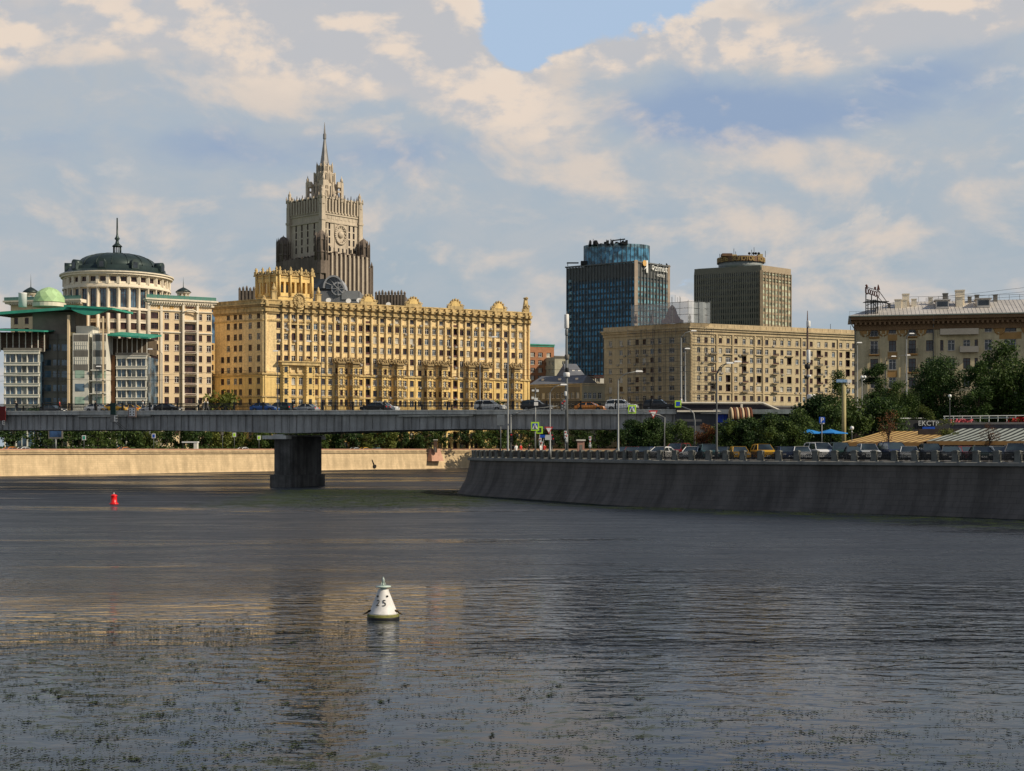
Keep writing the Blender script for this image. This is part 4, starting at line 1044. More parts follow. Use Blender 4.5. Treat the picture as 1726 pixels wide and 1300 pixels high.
for k in range(3): xx = ex(590+k*30); q.bar((xx, YE+4, ez(750)), (xx, YE+4, ez(700)), .05, 2)
q.build('middle_block', [WSTEEL, WSTEEL, GPAN, glassm("pale_green_glass", (.20, .28, .22), .2, .6), GLASSB], em.root)
q = MB()                                                        # faceted green dome and white flue
c = (ex(308, YE+22), YE+22); zb = ez(560, YE+22); rr = (ex(403, YE+22)-ex(208, YE+22))/2
R4 = random.Random(5)
q.lathe([(rr*1.02, zb-1.2), (rr*1.05, zb-.1)], c, 24, 1, False)
prof = [(rr*cos(t), zb+ (ez(463, YE+22)-zb)*sin(t)) for t in (0.02, .35, .7, 1.05, 1.35)]
rings = []
for i, (r, z) in enumerate(prof): rings.append([(c[0]+r*cos(2*pi*(k+.5*(i % 2))/12), c[1]+r*sin(2*pi*(k+.5*(i % 2))/12), z) for k in range(12)])
for i in range(4):
    A_, B_ = rings[i], rings[i+1]
    for k in range(12):
        if i % 2 == 0: q.face([A_[k], A_[(k+1) % 12], B_[k]], 0); q.face([A_[(k+1) % 12], B_[(k+1) % 12], B_[k]], 2)
        else: q.face([A_[k], B_[(k+1) % 12], B_[k]], 0); q.face([A_[k], A_[(k+1) % 12], B_[(k+1) % 12]], 2)
top = (c[0], c[1], ez(460, YE+22))
for k in range(12): q.face([rings[4][k], rings[4][(k+1) % 12], top], 0)
q.build('faceted_dome', [GREENL, CREAML, mat("light_green_panel_2", (.34, .50, .25), .5, .1, .3)], em.root)
q = MB(); q.lathe([(1.15, ez(585, YE+12)), (1.15, ez(505, YE+12)), (1.2, ez(503, YE+12)), (1.2, ez(497, YE+12))], (ex(142, YE+12), YE+12), 16); q.build('flue', [PAINTW], em.root)
em.finish([WSTEEL])

# ---------------------------------------------------------------- high-rise tower with spire
YM = 770.0
MC = Vector((X(543, YM), YM)); ROT = radians(48)
TM0 = Matrix.Translation((MC.x, MC.y, 0)) @ Matrix.Rotation(ROT, 4, 'Z')   # local: near corner at origin, +x along the lit face, +y along the dark face
mf = Bld('tower_skyscraper', 'tall stepped stone skyscraper with pinnacles, round crest and grey needle spire', 'skyscraper', (MC.x, MC.y, 5))
def mz(v): return Z(190+v/4.064, YM+12)
SX, SY = 27.0, 27.5
def tier(i0, x1, y1, v0, v1, m, winx, winy, nx, ny, rowsv, ww, hh, ribs=0, mrib=0, ribd=.7):
    """box tier with window columns on the two visible faces"""
    z0, z1 = mz(v0), mz(v1); W_ = win(ww, hh, BRN, GLASS, .5, 1, False, None, .12)
    T1 = TM0 @ Matrix.Translation((i0, i0, 0)); L1, L2 = x1-i0, y1-i0
    T2 = TM0 @ Matrix.Translation((i0, y1, 0)) @ Matrix.Rotation(-pi/2, 4, 'Z')
    r = [mz(v) for v in rowsv]
    mf.facade(T1, 0, L1, z0, z1, [(c*L1-ww/2, q-hh/2, ww, hh, W_) for c in winx for q in r], m)
    mf.facade(T2, 0, L2, z0, z1, [(L2-c*L2-ww/2, q-hh/2, ww, hh, W_) for c in winy for q in r], m)
    mf.w.T = TM0; mf.w.face([(x1, i0, z0), (x1, y1, z0), (x1, y1, z1), (x1, i0, z1)], m); mf.w.face([(i0, y1, z0), (i0, y1, z1), (x1, y1, z1), (x1, y1, z0)], m)
    mf.w.face([(i0, i0, z1), (x1, i0, z1), (x1, y1, z1), (i0, y1, z1)], m)
    for k in range(nx+1):
        c = i0+L1*k/nx if nx else 0; mf.w.box(c-.35, c+.35, i0-ribd, i0-.004, z0, z1+.4, mrib)
    for k in range(ny+1):
        c = i0+L2*k/ny if ny else 0; mf.w.box(i0-ribd, i0-.004, c-.35, c+.35, z0, z1+.4, mrib)
    mf.w.T = None
# local fractions along each face
base0, base1, b1y = -6.0, SX+5.5, SY+9
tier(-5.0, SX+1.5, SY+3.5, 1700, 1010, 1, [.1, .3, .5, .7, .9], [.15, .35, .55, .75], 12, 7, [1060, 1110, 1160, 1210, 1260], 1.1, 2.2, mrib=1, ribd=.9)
tier(0, SX, SY, 1010, 600, 0, [.09, .19, .72, .84], [.24, .44, .62, .80], 0, 0, [792, 840, 890, 945], 1.3, 3.3)
mf.w.T = TM0
zt = mz(628)
# corner buttresses, parapet teeth, slots and bands
for (x, y) in ((0, 0), (SX, 0), (0, SY)):
    mf.w.box(x-1.3, x+1.3, y-1.3, y+1.3, mz(1010), mz(640), 0); mf.w.box(x-1.6, x+1.6, y-1.6, y+1.6, mz(760), mz(745), 0)
for v in (700, 712, 765, 560+42): mf.w.box(-.5, SX+.5, -.5, -.004, mz(v)-.4, mz(v)+.35, 0); mf.w.box(-.5, -.004, -.5, SY+.5, mz(v)-.4, mz(v)+.35, 0)
for k in range(1, 12):
    c = SX*k/12; mf.w.box(c-.45, c+.45, -1.0, -.004, mz(700), zt+1.2+(k % 2)*1.6, 0); mf.w.prism([(c-.3, -.8), (c+.3, -.8), (c+.3, -.2), (c-.3, -.2)], zt+1.2, zt+3.8+(k % 2), 2, poly2=[(c-.1, -.6), (c+.1, -.6), (c+.1, -.4), (c-.1, -.4)])
    c = SY*k/12; mf.w.box(-1.0, -.004, c-.45, c+.45, mz(700), zt+1.2+(k % 2)*1.6, 0); mf.w.prism([(-.8, c-.3), (-.2, c-.3), (-.2, c+.3), (-.8, c+.3)], zt+1.2, zt+3.6+(k % 2), 2, poly2=[(-.6, c-.1), (-.4, c-.1), (-.4, c+.1), (-.6, c+.1)])
for k in range(11):
    c = SX*(k+1.5)/12; mf.w.box(c-.22, c+.22, -.06, -.002, mz(690), mz(625), 2)
    c = SY*(k+1.5)/12; mf.w.box(-.06, -.002, c-.22, c+.22, mz(690), mz(625), 2)
for c in (.33*SX, .67*SX, .5*SX): mf.w.box(c-.3, c+.3, -.3, -.004, mz(980), mz(770), 0) if c != .5*SX else None
for k in range(8): c = SX*(k+.9)/9; mf.w.box(c-.5, c+.5, -.12, -.003, mz(960), mz(935), 2)
for k in range(9):
    c = SX*(k+.5)/9; mf.w.box(c-.9, c+.9, -.15, -.003, mz(742), mz(722), 0)
mf.w.T = None
def pin(name, x, y, v0, v1, r, m=0, n=8):
    q = MB(); q.T = TM0; z0, z1 = mz(v0), mz(v1); H = z1-z0
    q.lathe([(r, z0), (r, z0+H*.38), (r*1.15, z0+H*.4), (r*.75, z0+H*.5), (r*.55, z0+H*.52), (r*.5, z0+H*.8), (r*.25, z0+H*.86), (.05, z1)], (x, y), n, 0, False)
    for k in range(4):
        a = pi/4+k*pi/2; q.lathe([(r*.28, z0+H*.3), (r*.25, z0+H*.55), (.03, z0+H*.66)], (x+r*1.0*cos(a), y+r*1.0*sin(a)), 6)
    q.T = None; q.build(name, [MFA if m == 0 else MFAD], mf.root)
pin('pinnacle', SX, 0, 650, 535, 1.7); pin('pinnacle', 0, SY, 650, 522, 1.7); pin('pinnacle', 0, 0, 650, 520, 1.8); pin('pinnacle', SX*.5, -.3, 620, 565, 1.1)
# dark turrets of the lower tier
def turret(x, y, r, v0, v1):
    q = MB(); q.T = TM0; z0, z1 = mz(v0), mz(v1); H = z1-z0
    q.lathe([(r, z0), (r, z0+H*.45), (r*1.15, z0+H*.47), (r*1.0, z0+H*.5), (r*.9, z0+H*.52), (r*.9, z0+H*.72), (r*1.05, z0+H*.75), (r*.85, z0+H*.85), (r*.5, z0+H*.93), (.2, z0+H*.97), (.05, z1)], (x, y), 8, 0, False)
    for k in range(8):
        a = 2*pi*k/8; q.lathe([(r*.16, z0+H*.3), (r*.15, z0+H*.8), (.03, z0+H*.92)], (x+r*1.08*cos(a), y+r*1.08*sin(a)), 5)
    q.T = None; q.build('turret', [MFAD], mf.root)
turret(-4.2, -4.2, 3.0, 1130, 828); turret(SX+.2, -3.2, 3.0, 1130, 845); turret(-3.2, SY+1.5, 3.3, 1100, 830)
mf.w.T = TM0
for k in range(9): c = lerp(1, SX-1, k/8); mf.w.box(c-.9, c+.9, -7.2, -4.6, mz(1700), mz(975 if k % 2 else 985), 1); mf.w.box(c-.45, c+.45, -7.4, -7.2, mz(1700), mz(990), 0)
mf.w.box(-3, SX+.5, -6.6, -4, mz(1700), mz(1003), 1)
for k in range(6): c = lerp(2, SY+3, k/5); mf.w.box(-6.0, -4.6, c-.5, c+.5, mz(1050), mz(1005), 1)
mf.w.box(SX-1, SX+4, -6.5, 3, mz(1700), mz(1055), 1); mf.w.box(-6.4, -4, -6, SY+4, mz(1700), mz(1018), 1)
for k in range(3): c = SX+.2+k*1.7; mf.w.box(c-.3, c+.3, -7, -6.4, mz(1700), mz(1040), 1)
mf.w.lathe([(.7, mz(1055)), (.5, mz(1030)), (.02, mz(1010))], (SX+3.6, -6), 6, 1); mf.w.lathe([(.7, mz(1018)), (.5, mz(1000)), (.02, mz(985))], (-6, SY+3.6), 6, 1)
mf.w.T = None
# crest: ring with a globe
q = MB(); q.T = TM0 @ Matrix.Translation((.485*SX, -.35, mz(842)))
for k in range(28):
    a = 2*pi*k/28; b_ = 2*pi*(k+1)/28; q.tube([(4.0*cos(a), 0, 5.1*sin(a)), (4.0*cos(b_), 0, 5.1*sin(b_))], .62, 6)
    if k % 2: q.cbox(3.3*cos(a), .0, 4.3*sin(a), .7, .5, .8)
for k in range(14): a = pi*k/13; 
q.T = q.T @ Matrix.Rotation(pi/2, 4, 'X'); q.lathe([(0.01, .9), (1.0, .75), (1.7, .3), (1.85, 0)], n=16); q.T = None
q.build('crest', MFA, mf.root)
# upper stages
CX, CY = SX*.5, SY*.5
def sqr(h): return [(CX-h, CY-h), (CX+h, CY-h), (CX+h, CY+h), (CX-h, CY+h)]
up = MB(); up.T = TM0
def stage(h, v0, v1, m=0, ribs=4):
    up.prism(sqr(h), mz(v0), mz(v1), m)
    for k in range(ribs+1):
        c = -h+2*h*k/ribs
        up.box(CX+c-.35, CX+c+.35, CY-h-.5, CY-h-.004, mz(v0), mz(v1)+.8, m); up.box(CX-h-.5, CX-h-.004, CY+c-.35, CY+c+.35, mz(v0), mz(v1)+.8, m)
    for k in range(ribs):
        c = -h+2*h*(k+.5)/ribs; H = mz(v1)-mz(v0)
        up.box(CX+c-.35, CX+c+.35, CY-h-.05, CY-h-.003, mz(v0)+H*.2, mz(v0)+H*.85, 1); up.box(CX-h-.05, CX-h-.003, CY+c-.35, CY+c+.35, mz(v0)+H*.2, mz(v0)+H*.85, 1)
stage(8.0, 640, 592, 0, 6); stage(4.8, 600, 475, 0, 3); stage(3.9, 475, 405, 0, 3)
up.prism(sqr(4.2), mz(408), mz(400), 0); stage(2.75, 400, 345, 0, 2)
for sx in (-1, 1):                                             # open side screens with pinnacles
    for sy in (-1, 1):
        x, y = CX+sx*6.6, CY+sy*6.6
        up.box(x-.8, x+.8, y-.8, y+.8, mz(620), mz(465), 0); up.lathe([(.9, mz(465)), (.75, mz(440)), (.35, mz(435)), (.03, mz(415))], (x, y), 6, 0)
        up.box(min(x, CX+sx*3.5), max(x, CX+sx*3.5), y-.5, y+.5, mz(500), mz(462), 0); up.box(x-.5, x+.5, min(y, CY+sy*3.5), max(y, CY+sy*3.5), mz(500), mz(462), 0)
        up.box(min(x, CX+sx*3.5), max(x, CX+sx*3.5), y-.45, y+.45, mz(535), mz(522), 0)
        up.lathe([(.5, mz(400)), (.45, mz(345)), (.02, mz(318))], (CX+sx*3.0, CY+sy*3.0), 6, 0)
for sx, sy in ((0, -1), (-1, 0)):
    up.lathe([(.7, mz(470)), (.6, mz(410)), (.03, mz(380))], (CX+sx*4.2, CY+sy*4.2), 6, 0)
    up.lathe([(1.3, mz(640)), (1.1, mz(560)), (.5, mz(550)), (.03, mz(500))], (CX+sx*8.2, CY+sy*8.2), 6, 0)
up.T = None; up.build('upper_stages', [MFA, BLKP], mf.root)
sp = MB(); sp.T = TM0
sp.lathe([(2.5, mz(345)), (2.4, mz(325)), (1.7, mz(265)), (1.0, mz(200)), (.65, mz(165)), (.9, mz(160)), (.9, mz(128)), (.55, mz(122)), (.45, mz(100)), (.08, mz(45))], (CX, CY), 8, 0, False)
sp.T = None; sp.build('spire', SPIRE, mf.root)
mf.finish([MFA, MFAD, BLKP])
# crenellated wings of the same complex seen over the yellow roof
for (pa, pb, Y, pt_, pl_, lab, cr) in ((404, 428, 700, 490, 500, 'grey crenellated roof block peeping out left of the yellow belvedere', 4), (634, 682, 690, 497, 515, 'dark crenellated stone block seen over the yellow roof right of the skyscraper', 9)):
    q = MB(); x0, x1 = X(pa, Y), X(pb, Y); q.box(x0, x1, Y, Y+20, 5, Z(pt_, Y), 0)
    for k in range(cr+1):
        xx = lerp(x0, x1, k/cr); q.box(xx-.5, xx+.5, Y-.6, Y+.4, Z(pl_+14, Y), Z(pt_-1.5, Y), 0); q.lathe([(.65, Z(pt_-1.5, Y)), (.5, Z(pt_-4-(k*7 % 3), Y)), (.05, Z(pt_-6-(k*7 % 3)*1.4, Y))], (xx, Y), 6, 0)
        if k < cr: q.box(xx+x1*0+.9, xx+1.7, Y-.05, Y-.003, Z(pl_+10, Y), Z(pt_+3, Y), 1)
    q.build('crenellated_wing', [MFAD, BLKP], label=lab, cat='building')
# grey modern roof with a big glazed arch
q = MB(); YG = 560; ag = empty('office_building', 'grey office block with a large glazed arch above the yellow roof', 'office building', (X(565, YG), YG, 5))
x0, x1 = X(526, YG), X(606, YG)
q.box(x0, x1, YG, YG+18, 5, Z(491, YG), 0); q.box(x0, X(578, YG), YG+2, YG+18, Z(491, YG), Z(485.5, YG), 0)
q.box(X(576, YG), X(604, YG), YG-.3, YG-.01, Z(505, YG), Z(490.5, YG), 3)
cx, cz, rr = X(562, YG), Z(486, YG), X(579.5, YG)-X(562, YG)
def half(mb, r0, r1, y0, y1, m, n=16):
    for k in range(n):
        a, c = pi*k/n, pi*(k+1)/n
        A_ = [(cx+r*cos(t), y, cz+r*1.25*sin(t)) for t in (a, c) for r in (r0, r1) for y in (y0, y1)]
        mb.face([A_[0], A_[2], A_[6], A_[4]], m); mb.face([A_[2], A_[3], A_[7], A_[6]], m); mb.face([A_[0], A_[4], A_[5], A_[1]], m)
half(q, rr*.86, rr, YG-.5, YG+14, 1); half(q, 0, rr*.87, YG+.4, YG+.5, 2)
q.box(X(527, YG), X(549, YG), YG+.6, YG+14, Z(486, YG), Z(470, YG), 2)
half(q, 0.01, 2.5, YG-.8, YG-.4, 1) if False else None
for k in range(5): a = pi*(k+1)/6; q.bar((cx+2, YG+.3, cz), (cx+rr*.85*cos(a), YG+.3, cz+rr*1.06*sin(a)), .14, 1)
q.lathe([(2.4, 0), (2.4, .3)], n=14) if False else None
q.build('wall', [mat("zinc_roof", (.16, .165, .175), .6, .15, .3), mat("zinc_arch", (.30, .31, .33), .5, .1, .4), glassm("dark_arch_glass", (.015, .02, .028), .1, .7), mat("zinc_panel", (.24, .25, .26), .6, .1, .3)], ag)
q = MB(); q.T = Matrix.Translation((X(570, YG), YG-.3, Z(487, YG))) @ Matrix.Rotation(pi/2, 4, 'X')
q.lathe([(2.7, 0), (2.7, .3)], n=20); q.lathe([(2.0, .31), (2.0, .4)], n=20, m=1)
for k in range(8): a = 2*pi*k/8; q.bar((0, 0, .45), (2.6*cos(a), 2.6*sin(a), .45), .12)
q.T = None; q.build('round_window', [bpy.data.materials["zinc_arch"], bpy.data.materials["dark_arch_glass"]], ag)
# rooftop satellite dishes on the yellow house
for i, (p, v) in enumerate(((551, 507), (585, 508), (603, 507), (653, 514))):
    q = MB(); Y = 436+i*5; c = Vector((X(p, Y), Y+4, Z(v, Y+4)))
    q.tube([c-Vector((0, 0, 2)), c], .08, 5); q.T = Matrix.Translation(c) @ Matrix.Rotation(radians(70), 4, 'X'); q.lathe([(0.01, 0), (.4, .05), (.8, .25), (.82, .3)], n=14)
    q.T = None; q.build('satellite_dish', PAINTW, label='white satellite dish on the yellow roof, %s from the left' % ORD[i], cat='satellite dish', group='satellite dishes on the yellow roof')
# ---------------------------------------------------------------- blue glass hotel tower
Bc = P2(1072, 650); Bl = P2(955, 671); Bri = P2(1127, 668)
az_ = Bld('hotel_tower', 'blue glass high-rise hotel with a curved glass crown and white roof lettering', 'hotel', (Bc[0], Bc[1], 5))
ZA = Z(440, 650)
bk_ = (Bl[0]+Bri[0]-Bc[0], Bl[1]+Bri[1]-Bc[1])
polyA = [Bl, Bc, Bri, bk_]
az_.w.prism(cop(polyA, .994), 5, ZA-.8, 0)
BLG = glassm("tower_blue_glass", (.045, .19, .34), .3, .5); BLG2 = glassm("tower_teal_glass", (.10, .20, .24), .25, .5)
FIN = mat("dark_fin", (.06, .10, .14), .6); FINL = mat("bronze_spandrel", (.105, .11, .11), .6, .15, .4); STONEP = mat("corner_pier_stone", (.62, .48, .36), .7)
zr = [Z(390+v/4.193, 650) for v in (360, 403, 445, 488, 531, 574, 617, 660, 703, 746, 789, 832, 875, 918, 960)]
zr = [zr[0]-i*2.78 for i in range(-2, 28) if zr[0]-i*2.78 > 8]
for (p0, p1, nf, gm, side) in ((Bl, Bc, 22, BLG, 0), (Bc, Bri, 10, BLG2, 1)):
    T, L = Tfac(p0, p1)
    for i, z in enumerate(zr):
        q = MB(); q.T = T; q.box(.6, L-.6, -.12, .1, z-.85, z+.85); q.T = None
        if z > Z(470, 650): g_ = glassm("top_floor_glass", (.05, .075, .09), .3) if "top_floor_glass" not in bpy.data.materials else bpy.data.materials["top_floor_glass"]
        else: g_ = gm
        q.build('window_band', g_, az_.root)
    q = MB(); q.T = T
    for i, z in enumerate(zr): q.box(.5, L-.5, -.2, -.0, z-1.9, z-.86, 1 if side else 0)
    q.box(.3, L-.3, -.25, 0, ZA-7.0, ZA-.8, 1)
    for k in range(nf+1): xx = lerp(.4, L-.4, k/nf); q.box(xx-.13, xx+.13, -.75, -.0, 6, ZA-.3, 2)
    q.box(-.3, L+.3, -.9, .4, ZA-.6, ZA, 2); q.T = None
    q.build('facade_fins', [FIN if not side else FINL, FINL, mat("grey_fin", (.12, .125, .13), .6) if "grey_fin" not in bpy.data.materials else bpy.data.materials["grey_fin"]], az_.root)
q = MB()
for p, w_ in ((Bc, .75), (Bri, .55)): q.box(p[0]-w_, p[0]+w_, p[1]-w_-.4, p[1]+w_, 5, ZA+.3)
q.build('corner_pier', STONEP, az_.root)
T, L = Tfac(Bl, Bc)
for z in zr[1:]: q = MB(); q.T = T; q.box(1.6, 3.2, -.85, -.5, z-.7, z+.6); q.build('pale_window', [BLG2], az_.root)
# glazed crown
cx, cy = (X(985, 662)+X(1097, 662))/2, 668; rx = (X(1097, 662)-X(985, 662))/2
q = MB(); za, zb = ZA-.5, Z(411, 660); ZL = lambda x: zb
n = 48; ring_ = [(cx+rx*cos(2*pi*k/n), cy+9*sin(2*pi*k/n)) for k in range(n)]
for k in range(n):
    a, b_ = ring_[k], ring_[(k+1) % n]
    f = lambda p: zb+(1.0 if p[0] > cx+4 else -.6*(cx+4-p[0])/rx*1.2)
    q.face([(a[0], a[1], za), (b_[0], b_[1], za), (b_[0], b_[1], zb-1.6), (a[0], a[1], zb-1.6)], 0, True)
    q.face([(a[0], a[1], zb-1.6), (b_[0], b_[1], zb-1.6), (b_[0], b_[1], zb), (a[0], a[1], zb)], 1, True)
q.face([(x, y, zb-.8) for x, y in ring_], 2)
q.build('glass_crown', [glassm("crown_glass", (.05, .16, .26), .25, .5), glassm("crown_edge_glass", (.11, .19, .24), .2, .6), GPAN], az_.root)
q = MB()
for k in range(0, n): a = ring_[k]; q.box(a[0]-.06, a[0]+.06, a[1]-.2, a[1]+.05, za, zb)
q.build('crown_mullions', [bpy.data.materials["grey_fin"]], az_.root)
q = MB(); R5 = random.Random(2)
for k in range(26):
    p = lerp(992, 1056, R5.random()); x = X(p, 660); h_ = R5.uniform(.6, 2.2); z0 = zb-.4; q.box(x-.4*R5.random()-.3, x+.6*R5.random()+.2, 655+R5.random()*8, 664, z0-.4, z0+h_*.8)
for k in range(9): x = X(lerp(994, 1054, R5.random()), 660); q.bar((x, 661, zb), (x, 661, zb+R5.uniform(1.8, 3.2)), .1)
q.bar((X(1030, 660), 661, zb+1.5), (X(1054, 660), 661, zb+2.3), .3)
x0 = X(957, 668)
q.bar((x0, 668, ZA), (x0, 668, ZA+1.4), .15); q.box(x0-.5, x0+5, 666, 668, ZA+1.1, ZA+1.5); q.box(x0+6, x0+9.5, 664, 668, ZA+.2, ZA+1.9)
for k in range(22): p = lerp(1098, 1126, R5.random()); x = X(p, 668); q.box(x-.2, x+.3, 670, 671, ZA-.4, ZA+R5.uniform(.3, 1.5))
q.build('roof_plant', DMET, az_.root)
q = MB(); T, L = Tfac(Bc, Bri); zt = Z(450.5, 655)
tm = text_mesh('əzimut', 4.3, .12); q.mesh(tm, T @ Matrix.Translation((L*.66, -1.0, zt-1.2)) @ Matrix.Diagonal((1.0, 1, 1, 1)) @ TXT)
tm = text_mesh('HOTELS', 1.7, .1); q.mesh(tm, T @ Matrix.Translation((L*.70, -1.0, zt-3.7)) @ TXT)
q.T = T; q.tube([(L*.19, -1, zt-1.5), (L*.27, -1, zt+.2), (L*.27, -1, zt-2.6)], .35, 4); q.box(L*.25, L*.30, -1.2, -.9, zt-2.7, zt+3.0); q.T = None
q.build('roof_lettering', PAINTW, az_.root)
q = MB(); q.T = T @ Matrix.Translation((L*.20, -1.0, zt+1.6)) @ Matrix.Rotation(pi/2, 4, 'X'); q.lathe([(1.4, 0), (1.4, .25)], n=18); q.T = None
q.build('roof_logo', mat("amber_disc", (.60, .36, .12), .5), az_.root)
az_.finish([FIN])

# ---------------------------------------------------------------- brown-grey hotel tower
Gc = P2(1283, 740); Gl = P2(1170, 757); Gr = P2(1333, 757)
gr_ = Bld('hotel_tower', 'beige-grey high-rise hotel with a round gold-lettered rooftop drum', 'hotel', (Gc[0], Gc[1], 5))
ZG = Z(456, 740)
bk_ = (Gl[0]+Gr[0]-Gc[0], Gl[1]+Gr[1]-Gc[1]); gr_.w.prism(cop([Gl, Gc, Gr, bk_], .994), 5, ZG-.6, 0)
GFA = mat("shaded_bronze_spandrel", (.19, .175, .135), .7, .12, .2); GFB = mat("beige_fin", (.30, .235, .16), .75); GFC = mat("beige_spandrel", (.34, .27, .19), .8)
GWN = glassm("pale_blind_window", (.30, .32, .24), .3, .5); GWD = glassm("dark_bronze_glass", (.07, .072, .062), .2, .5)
zr = [Z(460+v/4.052, 750) for v in (100,)]; zr = [zr[0]-i*3.16 for i in range(-3, 26) if zr[0]-i*3.16 > 8]
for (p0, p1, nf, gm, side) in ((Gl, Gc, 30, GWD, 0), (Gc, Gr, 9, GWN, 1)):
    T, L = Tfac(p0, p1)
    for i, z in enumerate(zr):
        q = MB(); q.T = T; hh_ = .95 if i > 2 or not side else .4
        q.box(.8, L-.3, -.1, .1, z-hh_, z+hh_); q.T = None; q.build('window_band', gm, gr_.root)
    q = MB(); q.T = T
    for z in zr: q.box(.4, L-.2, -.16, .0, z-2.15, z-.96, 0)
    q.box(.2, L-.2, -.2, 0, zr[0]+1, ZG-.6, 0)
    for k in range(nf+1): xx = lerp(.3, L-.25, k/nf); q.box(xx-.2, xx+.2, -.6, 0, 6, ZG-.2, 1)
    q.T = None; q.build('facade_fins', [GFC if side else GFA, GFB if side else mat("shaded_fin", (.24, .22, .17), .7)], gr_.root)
q = MB(); q.box(Gc[0]-.8, Gc[0]+.8, Gc[1]-1.2, Gc[1]+.6, 5, ZG); q.build('corner_pier', GFB, gr_.root)
q = MB(); q.prism(cop([Gl, Gc, Gr, bk_], 1.0), ZG-.5, ZG+1.2, 0); q.prism(cop([Gl, Gc, Gr, bk_], .93), ZG+1.21, ZG+3.0, 0); q.build('roof_glazing', [glassm("roof_greenhouse", (.17, .24, .23), .2, .6)], gr_.root)
cx, cy = X(1251, 752), 757; rd = (X(1291, 752)-X(1211, 752))/2
q = MB(); za = ZG+2.5; z1, z2, z3 = Z(441, 748), Z(432, 748), Z(430, 748)
q.lathe([(rd-.8, za), (rd-.8, z1)], (cx, cy), 40, 0, True); q.lathe([(rd, z1), (rd, z2), (rd-1, z2)], (cx, cy), 40, 1, False); q.lathe([(rd-1.0, z2), (.01, z2+.1)], (cx, cy), 40, 1, False, cap=False)
q.box(X(1216, 750), X(1233, 750), 747, 753, z2, Z(427.5, 748), 1)
q.build('roof_drum', [mat("drum_grey", (.22, .24, .24), .6), mat("drum_brown", (.15, .085, .05), .7)], gr_.root)
q = MB(); q.box(X(1233, 750), X(1241, 750), 748, 753, z2, Z(429, 748)); q.box(X(1279, 750), X(1287, 750), 752, 757, z2, Z(426.5, 748)); q.build('lift_house', [mat("sandy", (.5, .4, .2), .8)], gr_.root)
q = MB(); word = 'ОТЕЛЬ ЗОЛОТОЕ КОЛЬЦО'
for i, ch in enumerate(word):
    if ch == ' ': continue
    a = radians(-168+i*(170-2)/19*.93+2)
    tm = text_mesh(ch, 3.0, .12)
    T = Matrix.Translation((cx+(rd+.3)*cos(a), cy+(rd+.3)*sin(a), z1+.25)) @ Matrix.Rotation(a+pi/2, 4, 'Z') @ TXT; q.mesh(tm, T)
q.build('roof_lettering', mat("gold_letters", (.44, .31, .12), .45, .1, 1, metal=.2), gr_.root)
q = MB()
for p, v in ((1237, 419), (1240, 424), (1271, 417), (1267, 421), (1290, 423), (1213, 428)): q.bar((X(p, 752), 752, z2), (X(p, 752), 752, Z(v, 752)), .12)
for p in (1263, 1270, 1274, 1279): q.lathe([(.01, z2+.6), (.7, z2+1.1), (.7, z2+1.8), (.01, z2+2.2)], (X(p, 748), 748), 8)
q.build('antenna_mast', DMET, gr_.root); gr_.finish([GFA])

# ---------------------------------------------------------------- tan apartment house, centre right
Tc = P2(1163, 470); Tm = P2(1105, 478); Tl = P2(1018, 490); Tr = P2(1446, 500)
tb = Bld('apartment_house', 'long tan apartment house with scaffolding and netting on its corner', 'apartment house', (Tc[0], Tc[1], 5))
ZTN = Z(557, 470)
polyT = [Tl, Tm, Tc, Tr, (Tr[0]+6, Tr[1]+16), (Tc[0]+4, Tc[1]+20), (Tl[0]+2, Tl[1]+14)]
rT = [Z(390+v/4.193, 478) for v in (778, 848, 910, 980, 1045, 1110, 1180)]; rT += [rT[-1]-3.1*k for k in (1.05, 2.05, 3.05, 4.05)]
wt1 = [win(1.3, 1.75), win(1.3, 1.75, WHT, CURT), win(1.3, 1.75, BRN, GLD), win(1.3, 1.75, WHT, GLASSB), win(1.3, 1.75, BRN, GLASS)]
wt2 = [win(2.1, 1.75, WHT, GLASS, nv=2), win(2.1, 1.75, WHT, CURT, nv=2)]; wl2 = win(1.9, 2.4, BRN, GLD, .9, 1, False)
TR_, LR = Tfac(Tc, Tr)
cR = [tpx(Tc, Tr, 940+v/4.193) for v in (940, 997, 1048, 1095, 1150, 1205, 1260, 1318, 1370, 1423, 1478, 1533, 1585, 1637, 1692)]
cR += [tpx(Tc, Tr, 1300+v/4.052) for v in (225, 273, 325, 375, 425, 475, 523, 562)]
WR = []; balc = []
for i, c in enumerate(cR):
    for j, r in enumerate(rT):
        if i in (3, 7, 11, 17) and 0 < j < 6:
            if R3.random() < .35: WR.append((c-.95, r-1.1, 1.9, 2.4, wl2)); balc.append((c, r, 0))
            else: WR.append((c-.65, r-.87, 1.3, 1.75, R3.choice(wt1))); balc.append((c, r, 1))
        elif i in (5, 9, 13, 21) and 0 < j < 6: WR.append((c-1.05, r-.87, 2.1, 1.75, R3.choice(wt2)) if R3.random() < .6 else (c-.95, r-1.1, 1.9, 2.4, wl2))
        else: WR.append((c-.65, r-.87, 1.3, 1.75, R3.choices(wt1, (4, 1, 3, 1, 2))[0]))
TL_, LL = Tfac(Tl, Tm); TC_, LC = Tfac(Tm, Tc)
WL_ = [(tpx(Tl, Tm, p)-.65, r-.87, 1.3, 1.75, R3.choice(wt1)) for p in (1029, 1047, 1060.5, 1074, 1086, 1099) for r in rT]
WC_ = [(tpx(Tm, Tc, p)-w_/2, r-.87, w_, 1.75, wt2[0] if w_ > 2 else wt1[0]) for p, w_ in ((1112, 1.3), (1132, 2.1), (1153, 1.3)) for r in rT]
shell(tb, polyT, 4.8, ZTN, {0: WL_, 1: WC_, 2: WR}, 0, 1)
q = MB()
